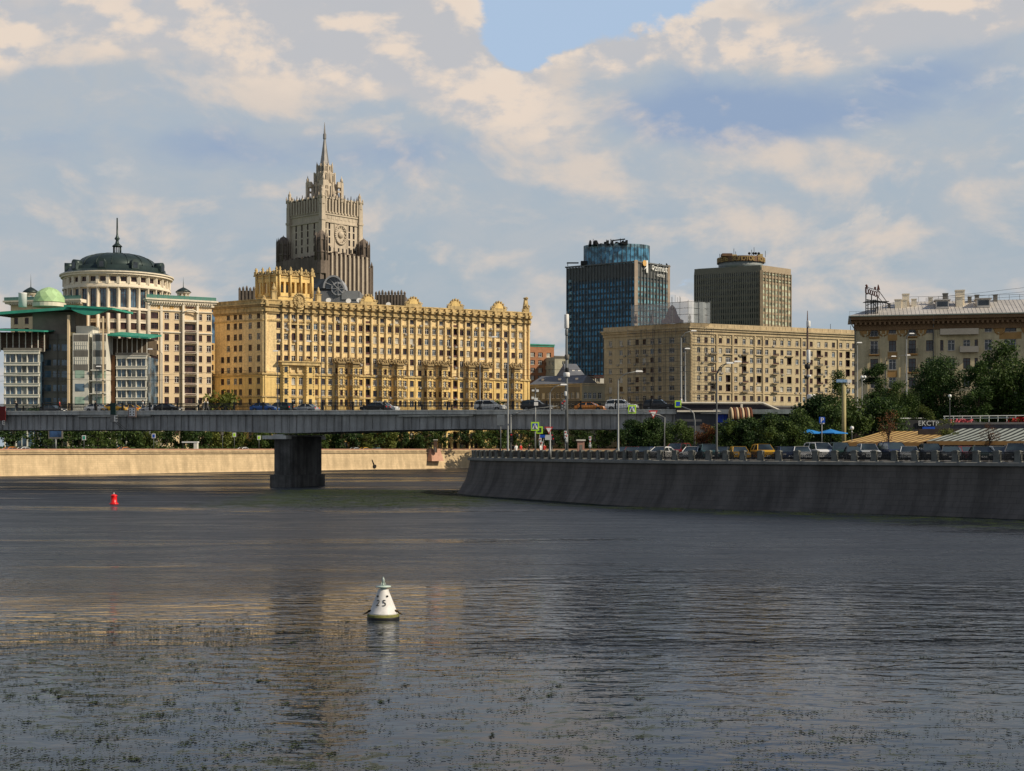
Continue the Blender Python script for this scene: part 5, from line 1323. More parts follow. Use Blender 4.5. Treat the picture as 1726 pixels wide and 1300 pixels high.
for T, L in ((TL_, LL), (TC_, LC), (TR_, LR)):
    q.T = T
    q.box(-.2, L+.2, -.35, -.004, ZTN-1.0, ZTN); q.box(-.5, L+.4, -.8, 2, ZTN, ZTN+.7); q.box(-.9, L+.5, -1.2, 2, ZTN+.7, ZTN+1.2); q.box(-.1, L+.1, -.2, 2, ZTN+1.2, ZTN+2.5)
    for z in (rT[0]-1.5, rT[5]-1.6): q.box(-.1, L+.1, -.25, -.004, z-.15, z+.15)
    k = 2.0
    while k < L: q.box(k-.15, k+.15, -.28, -.203, ZTN+1.3, ZTN+2.3); k += 2.6
q.T = TR_
for i, c in enumerate(cR[:14]):
    if i > 2: q.tube([(c-.85, -.06, rT[0]+1.0)]+[(c+.85*cos(pi-pi*k/6), -.06, rT[0]+1.0+.8*sin(pi*k/6)) for k in range(7)]+[(c+.85, -.06, rT[0]+1.0)], .10, 4)
for p in (0.4, (cR[4]+cR[3])/2, (cR[5]+cR[6])/2+.2, (cR[8]+cR[9])/2-.2, (cR[9]+cR[10])/2, cR[15]-1.2, cR[20]-1.2): q.box(p-.28, p+.28, -.35, -.004, 5, ZTN-1)
for i in (3, 5, 9, 13): q.box(cR[i]-1.7, cR[i]+1.7, -.6, -.004, rT[1]+(-1.25 if i != 3 else -1.3), rT[1]-1.0) 
q.T = None; q.build('cornice', TANC, tb.root)
for c, r, t in balc:
    q = MB(); q.T = TR_; q.box(c-1.15, c+1.15, -1.0, -.004, r-1.32, r-1.15, 0)
    for k in range(9): xx = c-1.1+2.2*k/8; q.box(xx-.03, xx+.03, -.98, -.94, r-1.15, r-.3, 1)
    q.box(c-1.12, c+1.12, -1.0, -.92, r-.32, r-.25, 1); q.box(c-1.12, c+1.12, -.96, -.93, r-1.1, r-.62, 2); q.T = None; q.build('balcony', [TANC, DMET, GPAN if R3.random() < .5 else BRN], tb.root)
q = MB()
for T, L in ((TL_, LL), (TR_, LR)):
    for _ in range(34):
        q.T = T; c = R3.uniform(2, L-2); r = R3.choice(rT); q.box(c, c+.7, -.42, -.05, r-1.5, r-1.0)
q.T = None; q.build('air_conditioners', [bpy.data.materials["ac_grey"]], tb.root, kind='stuff')
q = MB(); q.box(X(1338, 500), X(1352, 500), 503, 507, ZTN+2, ZTN+3.6); q.bar((X(1403, 500), 503, ZTN+2), (X(1403, 500), 503, ZTN+5), .08); q.bar((X(1437, 500), 503, ZTN+2), (X(1437, 500), 503, ZTN+4.5), .08); q.build('roof_plant', DMET, tb.root)
q = MB(); gx = X(1133, 474)                                      # attic gable hidden behind the netting
pts = [(1115, 545), (1115, 540), (1120, 538), (1124, 530), (1127, 520), (1133, 513.5), (1139, 520), (1142, 530), (1147, 538), (1152, 540), (1152, 545)]
fr = [(X(a, 473.5), 473.5, Z(b_, 473.5)) for a, b_ in pts]; bk2 = [(x, y+1.2, z) for x, y, z in fr]
q.face(fr[::-1]); q.face(bk2)
for i in range(len(fr)): q.face([fr[i], fr[(i+1) % len(fr)], bk2[(i+1) % len(fr)], bk2[i]])
for p in (1072, 1099, 1163, 1190):
    Y = 480 if p < 1100 else 471.5 if p < 1170 else 474; x = X(p, Y); z = Z(545, Y)
    q.lathe([(.5, z), (.5, z+.8), (.25, z+1.1), (.45, z+1.8), (.4, z+2.4), (.15, z+2.7), (.25, z+3.0), (.01, z+3.3)], (x, Y+.5), 8)
q.build('attic_gable', RUST, tb.root)
tb.finish([TANM, TANC])
# scaffolding
sc = empty('scaffolding', 'grid of thin steel scaffolding in front of the corner of the tan house', 'scaffolding', (Tc[0], Tc[1]-2, 5))
q = MB()
segs = [(Tfac(P2(1062, 483), Tm)), (TC_, LC), (TR_, tpx(Tc, Tr, 1197))]
for T, L in segs:
    q.T = T; n = int(L/2.1)
    for k in range(n+1):
        for y in (-.9, -1.9): q.bar((L*k/n, y, 5), (L*k/n, y, ZTN+1), .055)
    z = 7
    while z < ZTN:
        q.box(0, L, -1.93, -1.89, z+1.0, z+1.05); q.box(0, L, -1.93, -1.87, z, z+.07); q.box(0, L, -.93, -.87, z, z+.07); z += 2.0
q.T = None; q.build('scaffold_frame', [mat("scaffold_steel", (.10, .10, .095), .6)], sc)
nt_m = mat("scaffold_netting", (.50, .54, .56), .9, .15, .4, streak=.2, alpha=.50)
q = MB()
zt, zb = Z(511, 472), Z(546, 472)
path = [P2(1064, 481), P2(1099, 475.5), P2(1133, 470.6), P2(1160, 467), P2(1197, 470.5)]
for i in range(4):
    n = 6
    for k in range(n):
        a = [lerp(path[i][j], path[i+1][j], k/n) for j in (0, 1)]; b_ = [lerp(path[i][j], path[i+1][j], (k+1)/n) for j in (0, 1)]
        w0 = .25*sin(k*2.1+i); w1 = .25*sin((k+1)*2.1+i if k < n-1 else (i+1))
        q.face([(a[0], a[1]+w0, zb), (b_[0], b_[1]+w1, zb), (b_[0], b_[1]+w1, zt+.2*w1), (a[0], a[1]+w0, zt+.2*w0)])
q.face([(path[-1][0], path[-1][1], zb), (path[-1][0]+1, path[-1][1]+7, zb), (path[-1][0]+1, path[-1][1]+7, zt), (path[-1][0], path[-1][1], zt)])
q.build('netting', nt_m, sc)
q = MB()
for i in range(4):
    for z in (zt, lerp(zb, zt, .4), lerp(zb, zt, .7), zb): q.bar((*path[i], z), (*path[i+1], z), .07)
for p in (1064, 1083, 1099, 1116, 1133, 1146, 1160, 1178, 1197): y = 481-(p-1064)*.14 if p < 1160 else 467+(p-1160)*.09; q.bar((X(p, y), y, zb), (X(p, y), y, zt+(2 if p in (1133, 1146) else .5)), .07)
for p in (1128, 1132, 1138, 1142, 1147): q.bar((X(p, 470), 470, zt), (X(p, 470), 470, zt+R3.uniform(1.5, 3.4)), .05)
q.build('net_frame', GMET, sc)

# ---------------------------------------------------------------- low buildings between the yellow and the tan house
def simple(name, label, cat, p0, p1, depth, z1, cols_, rows_, wmesh, ww, hh, mats, roof=None, parap=.4):
    b = Bld(name, label, cat, (p0[0], p0[1], 5)); T, L = Tfac(p0, p1); d = Vector((p1[0]-p0[0], p1[1]-p0[1])).normalized(); n_ = Vector((-d.y, d.x))
    po = [p0, p1, (p1[0]+n_.x*depth, p1[1]+n_.y*depth), (p0[0]+n_.x*depth, p0[1]+n_.y*depth)]
    W_ = [(tpx(p0, p1, c)-ww/2, r-hh/2, ww, hh, wmesh[(int(c)+j) % len(wmesh)]) for c in cols_ for j, r in enumerate(rows_)]
    sideW = [(xx, r-hh/2, ww, hh, wmesh[j % len(wmesh)]) for xx in (2.5, 6, 9.5) if xx+ww < depth for j, r in enumerate(rows_)]
    shell(b, po, 4.8, z1, {0: W_, 3: sideW, 1: sideW}, 0, 1)
    q = MB(); q.T = T; q.box(-.25, L+.25, -.3, .3, z1, z1+parap); q.box(-.15, L+.15, -.15, -.004, z1-.6, z1-.3); q.T = None; q.build('parapet', [mats[1]], b.root)
    if roof: roof(b, T, L, z1)
    b.finish(mats); return b
wq = [win(1.5, 1.7), win(1.5, 1.7, WHT, CURT), win(1.5, 1.7, WHT, GLASSB)]
simple('brick_house', 'orange brick block with a green roof edge right behind the yellow house', 'building', P2(885, 540), P2(934, 545), 14, Z(581.5, 541), (898, 911, 925, 931), [Z(v, 542) for v in (598, 611, 624, 637, 650)], wq, 1.9, 1.7, [BRKO, GREEN])
simple('office_building', 'narrow pale beige block with blank wall beside the orange brick block', 'building', P2(935, 535), P2(958, 537), 12, Z(602, 536), (950,), [Z(v, 536) for v in (612, 625, 640)], wq, 1.2, 1.5, [mat("pale_beige", (.42, .40, .30), .85), GPAN])
def pitched(h, m=0):
    def f(b, T, L, z1):
        q = MB(); q.T = T; D = 12
        q.face([(-.5, -.5, z1+.41), (L+.5, -.5, z1+.41), (L-1.0, D/2, z1+h), (1.0, D/2, z1+h)]); q.face([(L+.5, -.5, z1+.41), (L+.5, D, z1+.41), (L-1, D/2, z1+h)]); q.face([(-.5, D, z1+.41), (-.5, -.5, z1+.41), (1.0, D/2, z1+h)]); q.face([(L+.5, D, z1+.41), (-.5, D, z1+.41), (1, D/2, z1+h), (L-1, D/2, z1+h)])
        for k in range(3):
            x = L*(k+.5)/3; q.box(x-.5, x+.5, D*.2, D*.2+2, z1+h*.3, z1+h*.3+1.4, 1)
        q.T = None; q.build('roof', [mat("grey_metal_roof", (.16, .17, .19), .55, .15, .3, metal=.2) if "grey_metal_roof" not in bpy.data.materials else bpy.data.materials["grey_metal_roof"], WHT], b.root)
    return f
GREYW = mat("grey_render", (.20, .175, .13), .88, .12, .2, streak=.15)
simple('town_house', 'long low grey house with a pitched metal roof right of the yellow house', 'house', P2(895, 497), P2(981, 487), 12, Z(649, 490), [899+i*8.3 for i in range(10)], [Z(667, 491), Z(684, 491)], [win(1.2, 2.0, WHT, GLASS), win(1.2, 2.0, WHT, CURT)], 1.2, 2.0, [GREYW, TANC], pitched(3.6))
simple('town_house', 'low cream grey house with four tall windows left of the tan house', 'house', P2(981, 486), P2(1022, 490), 12, Z(648, 487), [987, 994.5, 1002.5, 1011], [Z(667, 487), Z(684, 487)], [win(1.3, 2.1, WHT, GLASS)], 1.3, 2.1, [mat("sand_render", (.38, .33, .22), .88, .12, .2, streak=.12), TANC], None)
simple('town_house', 'small house with a rounded grey mansard roof behind the low houses', 'house', P2(955, 520), P2(985, 522), 12, Z(637, 520), [965, 972, 978], [Z(642, 520)], wq, 1.5, 1.7, [GREYW, TANC], pitched(5.5))
simple('town_house', 'small white house with a red roof edge beside the low cream house', 'house', P2(982, 505), P2(1020, 507), 10, Z(634, 505), [990, 1000, 1008], [Z(640, 505)], wq, 1.5, 1.7, [mat("white_wall", (.60, .60, .56), .85), RUST], None)

# ---------------------------------------------------------------- shaded house on the right
H0, H1, H2 = P2(1440, 277), P2(1726, 270), P2(1990, 264)
rb_ = Bld('apartment_house', 'shaded grey and ochre apartment house with a metal roof at the right edge', 'apartment house', (H0[0], H0[1], 12))
TH, LH = Tfac(H0, H2); ZH = Z(544, 276)
HG = mat("grey_green_render", (.56, .475, .295), .88, .12, .25, streak=.2, fine=.06); HO = mat("ochre_panel", (.38, .22, .08), .85, .15, .5); HC = mat("dark_brown_cornice", (.20, .12, .06), .8, .15, .6)
rH = [Z(460+v/4.052, 275) for v in (380, 500, 625, 750)]; rH += [rH[-1]-3.5, rH[-1]-7]
cH = [tpx(H0, H2, 1300+v/4.052) for v in (703, 828, 963, 1083, 1165, 1230, 1335, 1400, 1483, 1633)]; cH += [cH[-1]+6.2*k/1.5 for k in range(1, 8)]
spH = {0: 1.45, 1: 1.35, 2: 1.35, 3: 1.4, 4: .6, 5: 1.3, 6: 1.3, 7: .6, 8: 1.4, 9: 2.1}
def bigwin(w, h_, fr_, gl):
    return win(w, h_, fr_, gl, .35, 1, True, SILL, .08)
WHs = []; subs = []
for i, c in enumerate(cH):
    w_ = spH.get(i, 1.4)
    for j, r in enumerate(rH):
        h_ = 2.05 if j else 1.95
        fr_, gl = ((WHT, GLASS) if (i in (1,) and j in (2, 3)) or (i in (6, 8, 9) and j == 1) or R3.random() < .15 else (BRN, GLASS))
        if i in (0, 2) and j < 3: h_ = 2.6; WHs.append((c-w_/2, r-1.5, w_, h_, bigwin(w_, h_, fr_, gl)))
        else: WHs.append((c-w_/2, r-h_/2, w_, h_, bigwin(w_, h_, fr_, gl)))
shell(rb_, [H0, H2, (H2[0], H2[1]+16), (H0[0]+6.5, H0[1]+16)], 12.0, ZH, {0: WHs}, 0, 0, .38)
q = MB(); q.T = TH                                               # ochre panels between windows
for i in (1,) :
    for j in range(len(rH)-1): q.box(cH[i]-.9, cH[i]+.9, -.05, -.004, rH[j+1]+1.08, rH[j]-1.05, 0)
for i in (0, 2):
    for j in range(3): q.box(cH[i]-.95, cH[i]+.95, -.05, -.004, rH[j]-1.9, rH[j]-1.52, 0)
q.box(cH[9]-2.0, cH[9]+2.0, -.06, -.004, rH[1]+1.05, rH[0]-1.02, 0)
for p in (0.5*(0+cH[0])+.2, (cH[0]+cH[1])/2, (cH[1]+cH[2])/2, (cH[2]+cH[3])/2, cH[8]+2.0, cH[9]+3.0):      # painted cartouches
    z = rH[0]
    q.box(p-.85, p+.85, -.08, -.004, z-1.0, z+1.1, 0); q.tube([(p-.7, -.1, z+1.0), (p, -.14, z+1.35), (p+.7, -.1, z+1.0)], .14, 5, 0)
    for sg in (-1, 1): q.tube([(p+sg*.95, -.1, z+.9), (p+sg*1.05, -.1, z), (p+sg*.75, -.1, z-1.0), (p+sg*.2, -.1, z-1.45)], .16, 5, 0)
q.T = None; q.build('ochre_ornament', [HO], rb_.root)
q = MB(); q.T = TH
for i, c in enumerate(cH[:9]):
    if i < 4: q.box((cH[i]+cH[i+1])/2-.0-.9 if i > 9 else c+1.15, c+1.35, -.14, -.004, 12, ZH-1.6); q.box(c-1.35, c-1.15, -.14, -.004, 12, ZH-1.6)
q.T = None; q.build('pilaster_strips', HG, rb_.root)
q = MB(); q.T = TH
zE_ = Z(533.5, 276)
q.box(-.1, LH, -.3, -.004, ZH-1.5, ZH, 0); q.box(-.5, LH, -.9, 2, ZH, ZH+.45, 0); q.box(-.9, LH, -1.6, 2, ZH+.45, zE_-.12, 0)
for k in range(int(LH/.9)): q.cbox(.3+k*.9, -.95, ZH-.28, .38, .9, .45, 0)
q.box(-1.1, LH, -1.85, -1.0, zE_-.12, zE_+.08, 1); q.T = None; q.build('cornice', [HC, mat("gutter_green", (.22, .26, .22), .6)], rb_.root)
for i, (ua, ub, j) in enumerate(((1150, 1412, 0), (1285, 1412, 1))):
    a, b_ = tpx(H0, H2, 1300+ua/4.052), tpx(H0, H2, 1300+ub/4.052); q = MB(); q.T = TH; z = rH[j]-1.25
    q.box(a, b_, -1.3, -.004, z-.18, z+.02); q.box(a, b_, -1.3, -1.18, z+.02, z+.95); q.box(a, a+.12, -1.18, -.004, z+.02, z+.95); q.box(b_-.12, b_, -1.18, -.004, z+.02, z+.95); q.T = None
    q.build('balcony', [mat("balcony_grey", (.30, .28, .24), .85) if i == 0 else bpy.data.materials["balcony_grey"]], rb_.root)
for i in (0, 2):
    for j in (0, 1, 2):
        q = MB(); q.T = TH; c = cH[i]; z = rH[j]-1.5
        q.box(c-1.0, c+1.0, -.7, -.004, z-.2, z-.05, 0)
        for k in range(11): xx = c-.95+1.9*k/10; q.box(xx-.02, xx+.02, -.68, -.64, z-.05, z+.85, 1)
        q.box(c-.97, c+.97, -.7, -.62, z+.85, z+.92, 1); q.T = None; q.build('balcony', [HO, DMET], rb_.root)
q = MB(); q.T = TH; zR = Z(510, 284)                             # pitched metal roof with standing seams
q.face([(-1.1, -1.8, zE_+.05), (LH, -1.8, zE_+.05), (LH, 8.5, zR), (7.5, 8.5, zR)]); q.face([(-1.1, 18, zE_+.05), (-1.1, -1.8, zE_+.05), (7.5, 8.5, zR)]); q.face([(LH, 18, zE_), (-1.1, 18, zE_+.05), (7.5, 8.5, zR), (LH, 8.5, zR)])
for k in range(70):
    x = 1.0+k*.75
    if x > LH: break
    t = min(1, (x+1.1)/8.6); q.bar((x, -1.8, zE_+.08), (x, lerp(-1.8, 8.5, t), lerp(zE_, zR, t)+.06), .03)
q.T = None; q.build('roof', ROOFM, rb_.root)
def rpt(p, y):                                                   # point on the roof
    x = tpx(H0, H2, p); return x, y, lerp(zE_, zR, (y+1.8)/10.3)
for i, (p, y, w_, d_, h_) in enumerate(((1515, 4, 1.4, 1.2, 2.3), (1525, 4.2, 1.5, 1.0, 2.1), (1529, 5.5, 1.5, 1.2, 3.3), (1543, 5, 1.1, 1, 2.0), (1572, 6, .9, .9, 2.0), (1597, 5.5, 1.1, .9, 3.2), (1620, 4.2, 1.4, 1.1, 2.5), (1622, 5.5, 2.0, 1.2, 4.0), (1500, 4, .6, .6, 1.2), (1640, 7, .8, .8, 1.6), (1653, 7.5, .9, .8, 1.9), (1685, 7.5, .9, .8, 1.8))):
    w_ *= .85; h_ *= .8; x, y, z = rpt(p, y); q = MB(); q.T = TH; q.box(x-w_/2, x+w_/2, y-d_/2, y+d_/2, z-.6, z+h_*.8); q.box(x-w_/2-.08, x+w_/2+.08, y-d_/2-.08, y+d_/2+.08, z+h_*.8, z+h_*.88, 0); q.T = None
    q.build('chimney', [CREAML if i < 5 or i in (6, 7) else GPAN], rb_.root)
for i, (p, y) in enumerate(((1590, 3.3), (1660, 3.6))):
    x, y, z = rpt(p, y); q = MB(); q.T = TH; q.box(x-1.2, x+1.2, y-1.2, y+2.5, z-.3, z+1.3, 0); q.box(x-1.0, x+1.0, y-1.22, y-1.2, z+.1, z+1.1, 1)
    q.prism([(x-1.5, y-1.5), (x+1.5, y-1.5), (x+1.5, y+2.5), (x-1.5, y+2.5)], z+1.3, z+1.5, 0); q.T = None; q.build('dormer', [ROOFM, GLASS], rb_.root)
q = MB(); q.T = TH; xa, ya, za = rpt(1535, 8.2); q.box(xa, LH, 8.0, 8.06, zR+.9, zR+.96)
for k in range(30): xx = xa+k*1.9; q.box(xx-.03, xx+.03, 8.0, 8.06, zR-.2, zR+.95) if xx < LH else None
q.box(-1, tpx(H0, H2, 1480), -1.2, -1.17, zE_+.9, zE_+.94)
for k in range(6): q.box(-.9+k*1.2, -.86+k*1.2, -1.2, -1.16, zE_, zE_+.93)
q.T = None; q.build('roof_rail', GMET, rb_.root)
q = MB(); q.T = TH; q.tube([(-.9, -1.7, zE_-.1), (-.75, -1.5, zE_-1.2), (.15, -.25, zE_-2.6), (.15, -.2, 12)], .11, 6); x = tpx(H0, H2, 1573); q.tube([(x, -1.7, zE_), (x, -.9, ZH-.2), (x, -.2, ZH-1.2), (x, -.2, 12)], .09, 6); q.T = None; q.build('downpipe', GMET, rb_.root)
rb_.finish([HG, HC])
# old roof sign frame on the left corner of that roof
sg = empty('roof_sign', 'old rusty rooftop advertising sign on a tall steel frame on the shaded house', 'sign', tuple(TH @ Vector((2, 3, ZH+3))))
q = MB(); 
ys_ = 275.5
def rp(p, v, y=ys_): return (X(p, y), y, Z(v, y))
for p, v in ((1459.5, 484), (1469, 496), (1479, 497), (1463, 505), (1473, 505), (1476, 505)): q.bar(rp(p, 532), rp(p, v), .1)
for a, c in (((1459, 506), (1479, 507)), ((1479, 507), (1500, 512)), ((1459, 520), (1480, 520)), ((1459.5, 494), (1479, 500)), ((1459.5, 484), (1481, 490)), ((1461, 505), (1497, 512)), ((1460, 515), (1478, 508)), ((1479, 500), (1488, 510)), ((1481, 490), (1494, 508)), ((1469, 507), (1479, 520))): q.bar(rp(*a), rp(*c), .07)
for k in range(8): q.bar(rp(1463+k*4.2, 506+k*.8), rp(1463+k*4.2, 523), .05)
for k in range(7): q.bar(rp(1461+k*4, 505+k*.7), rp(1466+k*4, 511+k*.7, ys_+2.5), .05)
q.box(*(rp(1460, 0)[0], rp(1499, 0)[0]), ys_+.1, ys_+2.6, Z(508.5, ys_), Z(507.6, ys_)); q.build('steel_frame', DMET, sg)
q = MB()
for k, (p, v, s_) in enumerate(((1461.5, 491, 1.25), (1465.5, 491.5, .9), (1469, 493, 1.0), (1472.5, 494, .9), (1476, 495.5, 1.1), (1480, 496, 1.3))):
    c = rp(p, v, ys_-.3); 
    for j in range(8): a0, a1 = 2*pi*j/8, 2*pi*(j+1)/8; q.bar((c[0]+.17*cos(a0)*s_, c[1], c[2]+.5*sin(a0)*s_), (c[0]+.17*cos(a1)*s_, c[1], c[2]+.5*sin(a1)*s_), .075)
q.bar(rp(1459.5, 480), rp(1462, 484), .2); q.bar(rp(1459.5, 484), rp(1459.5, 494), .16); q.prism([(X(1478, ys_), ys_-.2), (X(1483, ys_), ys_-.2), (X(1483, ys_), ys_), (X(1478, ys_), ys_)], Z(489, ys_), Z(480, ys_), poly2=[(X(1479.5, ys_), ys_-.2), (X(1480.5, ys_), ys_-.2), (X(1480.5, ys_), ys_), (X(1479.5, ys_), ys_)])
q.box(X(1473, ys_), X(1476, ys_), ys_-.3, ys_-.1, Z(488, ys_), Z(484, ys_)); q.build('sign_letters', RUST, sg)
# ================================================================ BUOYS
bx_, by_ = X(646, 50.5), 50.5
bu = empty('channel_buoy', 'white conical river buoy with the number 25 and a mossy yellowish waterline', 'buoy', (bx_, by_, 0))
q = MB(); q.lathe([(.565, -.25), (.57, .02), (.57, .13), (.55, .155)], n=40, m=0); q.lathe([(.551, .15), (.51, .165)], n=40, m=0, cap=False); q.build('float', [mat("mossy_rim", (.17, .17, .05), .75, .35, 6)], None)
bpy.data.objects['float'].parent = bu; WORG[bpy.data.objects['float']] = Vector((bx_, by_, 0))
q = MB(); q.lathe([(.571, -.2), (.574, .02), (.573, .065), (.569, .07)], n=40, cap=False); o = q.build('waterline_band', [BLKP]); o.parent = bu
q = MB(); q.lathe([(.53, .156), (.50, .20), (.20, .96), (.185, 1.02), (.16, 1.03)], n=40); o = q.build('cone', [mat("buoy_white", (.70, .69, .67), .55, .14, 3, streak=.22, fine=.05)]); o.parent = bu
q = MB(); q.lathe([(.10, 1.03), (.12, 1.10), (.27, 1.105), (.27, 1.14), (.05, 1.145)], n=28); q.lathe([(.10, .99), (.14, 1.09)], n=20)
q.tube([(0, 0, 1.14), (0, 0, 1.24)], .035, 8)
for k in range(5): a = 2*pi*k/5; q.tube([(.10*cos(a), .10*sin(a), 1.14), (.06*cos(a), .06*sin(a), 1.27)], .008, 5)
o = q.build('lamp_bracket', [mat("pale_green_metal", (.48, .58, .52), .5, .1, 4)]); o.parent = bu
q = MB(); q.tube([(0, 0, 1.24), (0, 0, 1.38), (0, 0, 1.47)], [.05, .05, .01], 8); o = q.build('lamp', [glassm("lamp_lens", (.25, .3, .28), .15, .7)]); o.parent = bu
q = MB()
for sg in (-1, 1):
    q.tube([(sg*.50, -.10, .26), (sg*.58, -.16, .20), (sg*.70, -.20, .15)], [.035, .03, .012], 6)
    q.tube([(sg*.50, -.10, .26), (sg*.44, -.20, .30)], [.045, .03], 6)
o = q.build('mooring_lug', [mat("rusty_lug", (.06, .04, .015), .85, .3, 8)]); o.parent = bu
for a_ in (-2.25, -.95):
    q = MB(); rr_ = .29; q.T = Matrix.Rotation(a_+pi/2, 4, 'Z') @ Matrix.Translation((0, -rr_+.02, .80)) @ Matrix.Rotation(pi/2, 4, 'X'); q.lathe([(.034, -.03), (.034, .03)], n=12); q.T = None
    o = q.build('vent_hole', [BLKP]); o.parent = bu
q = MB()
for ch, ang in (('2', -25), ('5', 11)):
    tm = text_mesh(ch, .33, .004); zc = .47; sl_ = atan2(.30, .76)
    for v in tm.vertices: v.co.x *= .92; v.co.x += v.co.y*.0
    a = radians(ang); T = Matrix.Rotation(a, 4, 'Z') @ Matrix.Translation((0, -(.53-(zc-.156)*.394)-.004+.0, zc)) @ Matrix.Rotation(-atan2(.3, .76), 4, 'X') @ TXT; q.mesh(tm, T)
o = q.build('number', [BLKP]); o.parent = bu
bx2, by2 = X(192, 155), 155
rbuoy = empty('channel_buoy', 'small red bell-shaped river buoy floating left of the bridge pier', 'buoy', (bx2, by2, 0))
q = MB(); q.lathe([(.5, -.2), (.52, .03), (.53, .10), (.47, .13)], n=28); q.lathe([(.47, .13), (.36, .2), (.34, .85), (.36, .90)], n=28); o = q.build('float', [REDP]); o.parent = rbuoy
q = MB(); q.lathe([(.36, .90), (.42, .94), (.40, 1.0), (.22, 1.10), (.08, 1.14)], n=24); o = q.build('cap', [REDP]); o.parent = rbuoy
q = MB(); q.tube([(0, 0, 1.12), (0, 0, 1.32)], [.07, .05], 8); o = q.build('lamp', [PAINTW]); o.parent = rbuoy
for sx in (.5,): rbuoy.scale = (.92, .92, .95)

# ================================================================ TREES
def crown_data(seed, H, R, zb, n, leaf, M, lob=16, shape='round'):
    rg = random.Random(seed); b = MB(); cl = []
    for i in range(lob):
        t = rg.random(); z = lerp(zb, H, t)
        if shape == 'cone': rad = R*(1.05-t)
        elif shape == 'tall': rad = R*sin(pi*(.12+.8*t))**.6
        else: rad = R*sqrt(max(.08, 1-((z-(zb+H)/2)/((H-zb)/2))**2))
        a = rg.uniform(0, 2*pi); r = rad*rg.uniform(.25, .82); cl.append((r*cos(a), r*sin(a), z, rg.uniform(.26, .46)*R))
    for i in range(n):
        cx, cy, cz, cr = cl[rg.randrange(lob)]
        a = rg.uniform(0, 2*pi); u_ = rg.uniform(-1, 1); rr = cr*(rg.random()**.45)*(1.25 if rg.random() < .1 else 1)
        s = sqrt(1-u_*u_); p = Vector((cx+rr*s*cos(a), cy+rr*s*sin(a), cz+rr*u_*.8))
        nrm = Vector((rg.gauss(0, 1), rg.gauss(0, 1), rg.gauss(.5, 1))).normalized(); t1 = nrm.orthogonal().normalized(); t2 = nrm.cross(t1); an = rg.uniform(0, pi)
        e1 = (cos(an)*t1+sin(an)*t2)*leaf*rg.uniform(.5, 1.2); e2 = (-sin(an)*t1+cos(an)*t2)*leaf*rg.uniform(.3, .7)
        b.face([p-e1, p-e2*.8+e1*.1, p+e1, p+e2])
    return b, cl
TREES = {}
def tree_mesh(key, seed, H, R, zb, n, leaf, M, lob=16, shape='round', tr=.16):
    b, cl = crown_data(seed, H, R, zb, n, leaf, M, lob, shape)
    t = MB(); rg = random.Random(seed+99); top = Vector((rg.uniform(-.2, .2), rg.uniform(-.2, .2), lerp(zb, H, .55)))
    t.tube([(0, 0, -.4), (0, 0, .3), (top.x*.5, top.y*.5, zb), top], [tr*1.4, tr, tr*.75, tr*.25], 8)
    for cx, cy, cz, cr in cl[:9]:
        s = Vector((top.x*.5, top.y*.5, lerp(zb*.8, cz, .35))); m_ = s.lerp(Vector((cx, cy, cz)), .5)+Vector((0, 0, .2)); t.tube([s, m_, (cx, cy, cz)], [tr*.42, tr*.28, tr*.1], 5)
    TREES[key] = (b.data('crown', [M]), t.data('trunk', [BARK]))
tree_mesh('far0', 1, 9.5, 4.2, 1.6, 1500, .42, L_MD, 20); tree_mesh('far1', 2, 8.6, 3.6, 1.3, 1300, .40, L_DK, 17); tree_mesh('far2', 3, 7.8, 3.8, 1.0, 1300, .40, L_MD, 17)
tree_mesh('far3', 4, 9.0, 3.9, 1.4, 1400, .42, L_YG, 18); tree_mesh('far4', 15, 10, 4.4, 1.5, 1500, .42, L_DK, 22)
tree_mesh('q0', 5, 6.0, 3.0, 1.7, 6500, .19, L_DK, 26); tree_mesh('q1', 6, 5.8, 2.8, 1.7, 5500, .19, L_MD, 24); tree_mesh('q2', 7, 5.6, 2.4, 1.7, 2600, .17, L_RD, 18); tree_mesh('q3', 8, 6.2, 3.2, 1.6, 7000, .19, L_MD, 30)
tree_mesh('big0', 9, 12, 6.6, 1.5, 15000, .26, L_DK, 52); tree_mesh('big1', 10, 12, 5.6, 1.2, 12000, .26, L_MD, 44); tree_mesh('tall', 11, 12, 3.2, 1.0, 7500, .24, L_DK, 36, 'tall')
tree_mesh('con', 12, 9, 3.8, .8, 5500, .20, L_MD, 30, 'cone'); tree_mesh('bush', 13, 2.4, 2.2, .3, 1600, .18, L_MD, 12); tree_mesh('bushy', 14, 2.8, 2.6, .3, 1900, .18, L_YG, 12)
tree_mesh('thin', 16, 6.4, 1.7, 2.6, 900, .15, L_YG, 12, tr=.09); tree_mesh('bare', 17, 7.5, 2.2, 3.0, 650, .15, L_RD, 14, tr=.22)
def tree(key, x, y, z, s, label, cat='tree', name='tree', group=None, sz=None):
    r = empty(name, label, cat, (x, y, z), group); r.rotation_euler = (0, 0, random.uniform(0, 6.28)); r.scale = (s, s, sz or s)
    for nm, me in zip(('crown', 'trunk'), TREES[key]): o = bpy.data.objects.new(nm, me); COL.objects.link(o); o.parent = r
    return r
def tpos(px, Y, ytop, key_h, z0):                               # scale so that the crown top reaches row ytop
    return (Z(ytop, Y)-z0)/key_h
HT = {k: max(v.co.z for v in TREES[k][0].vertices) for k in TREES}
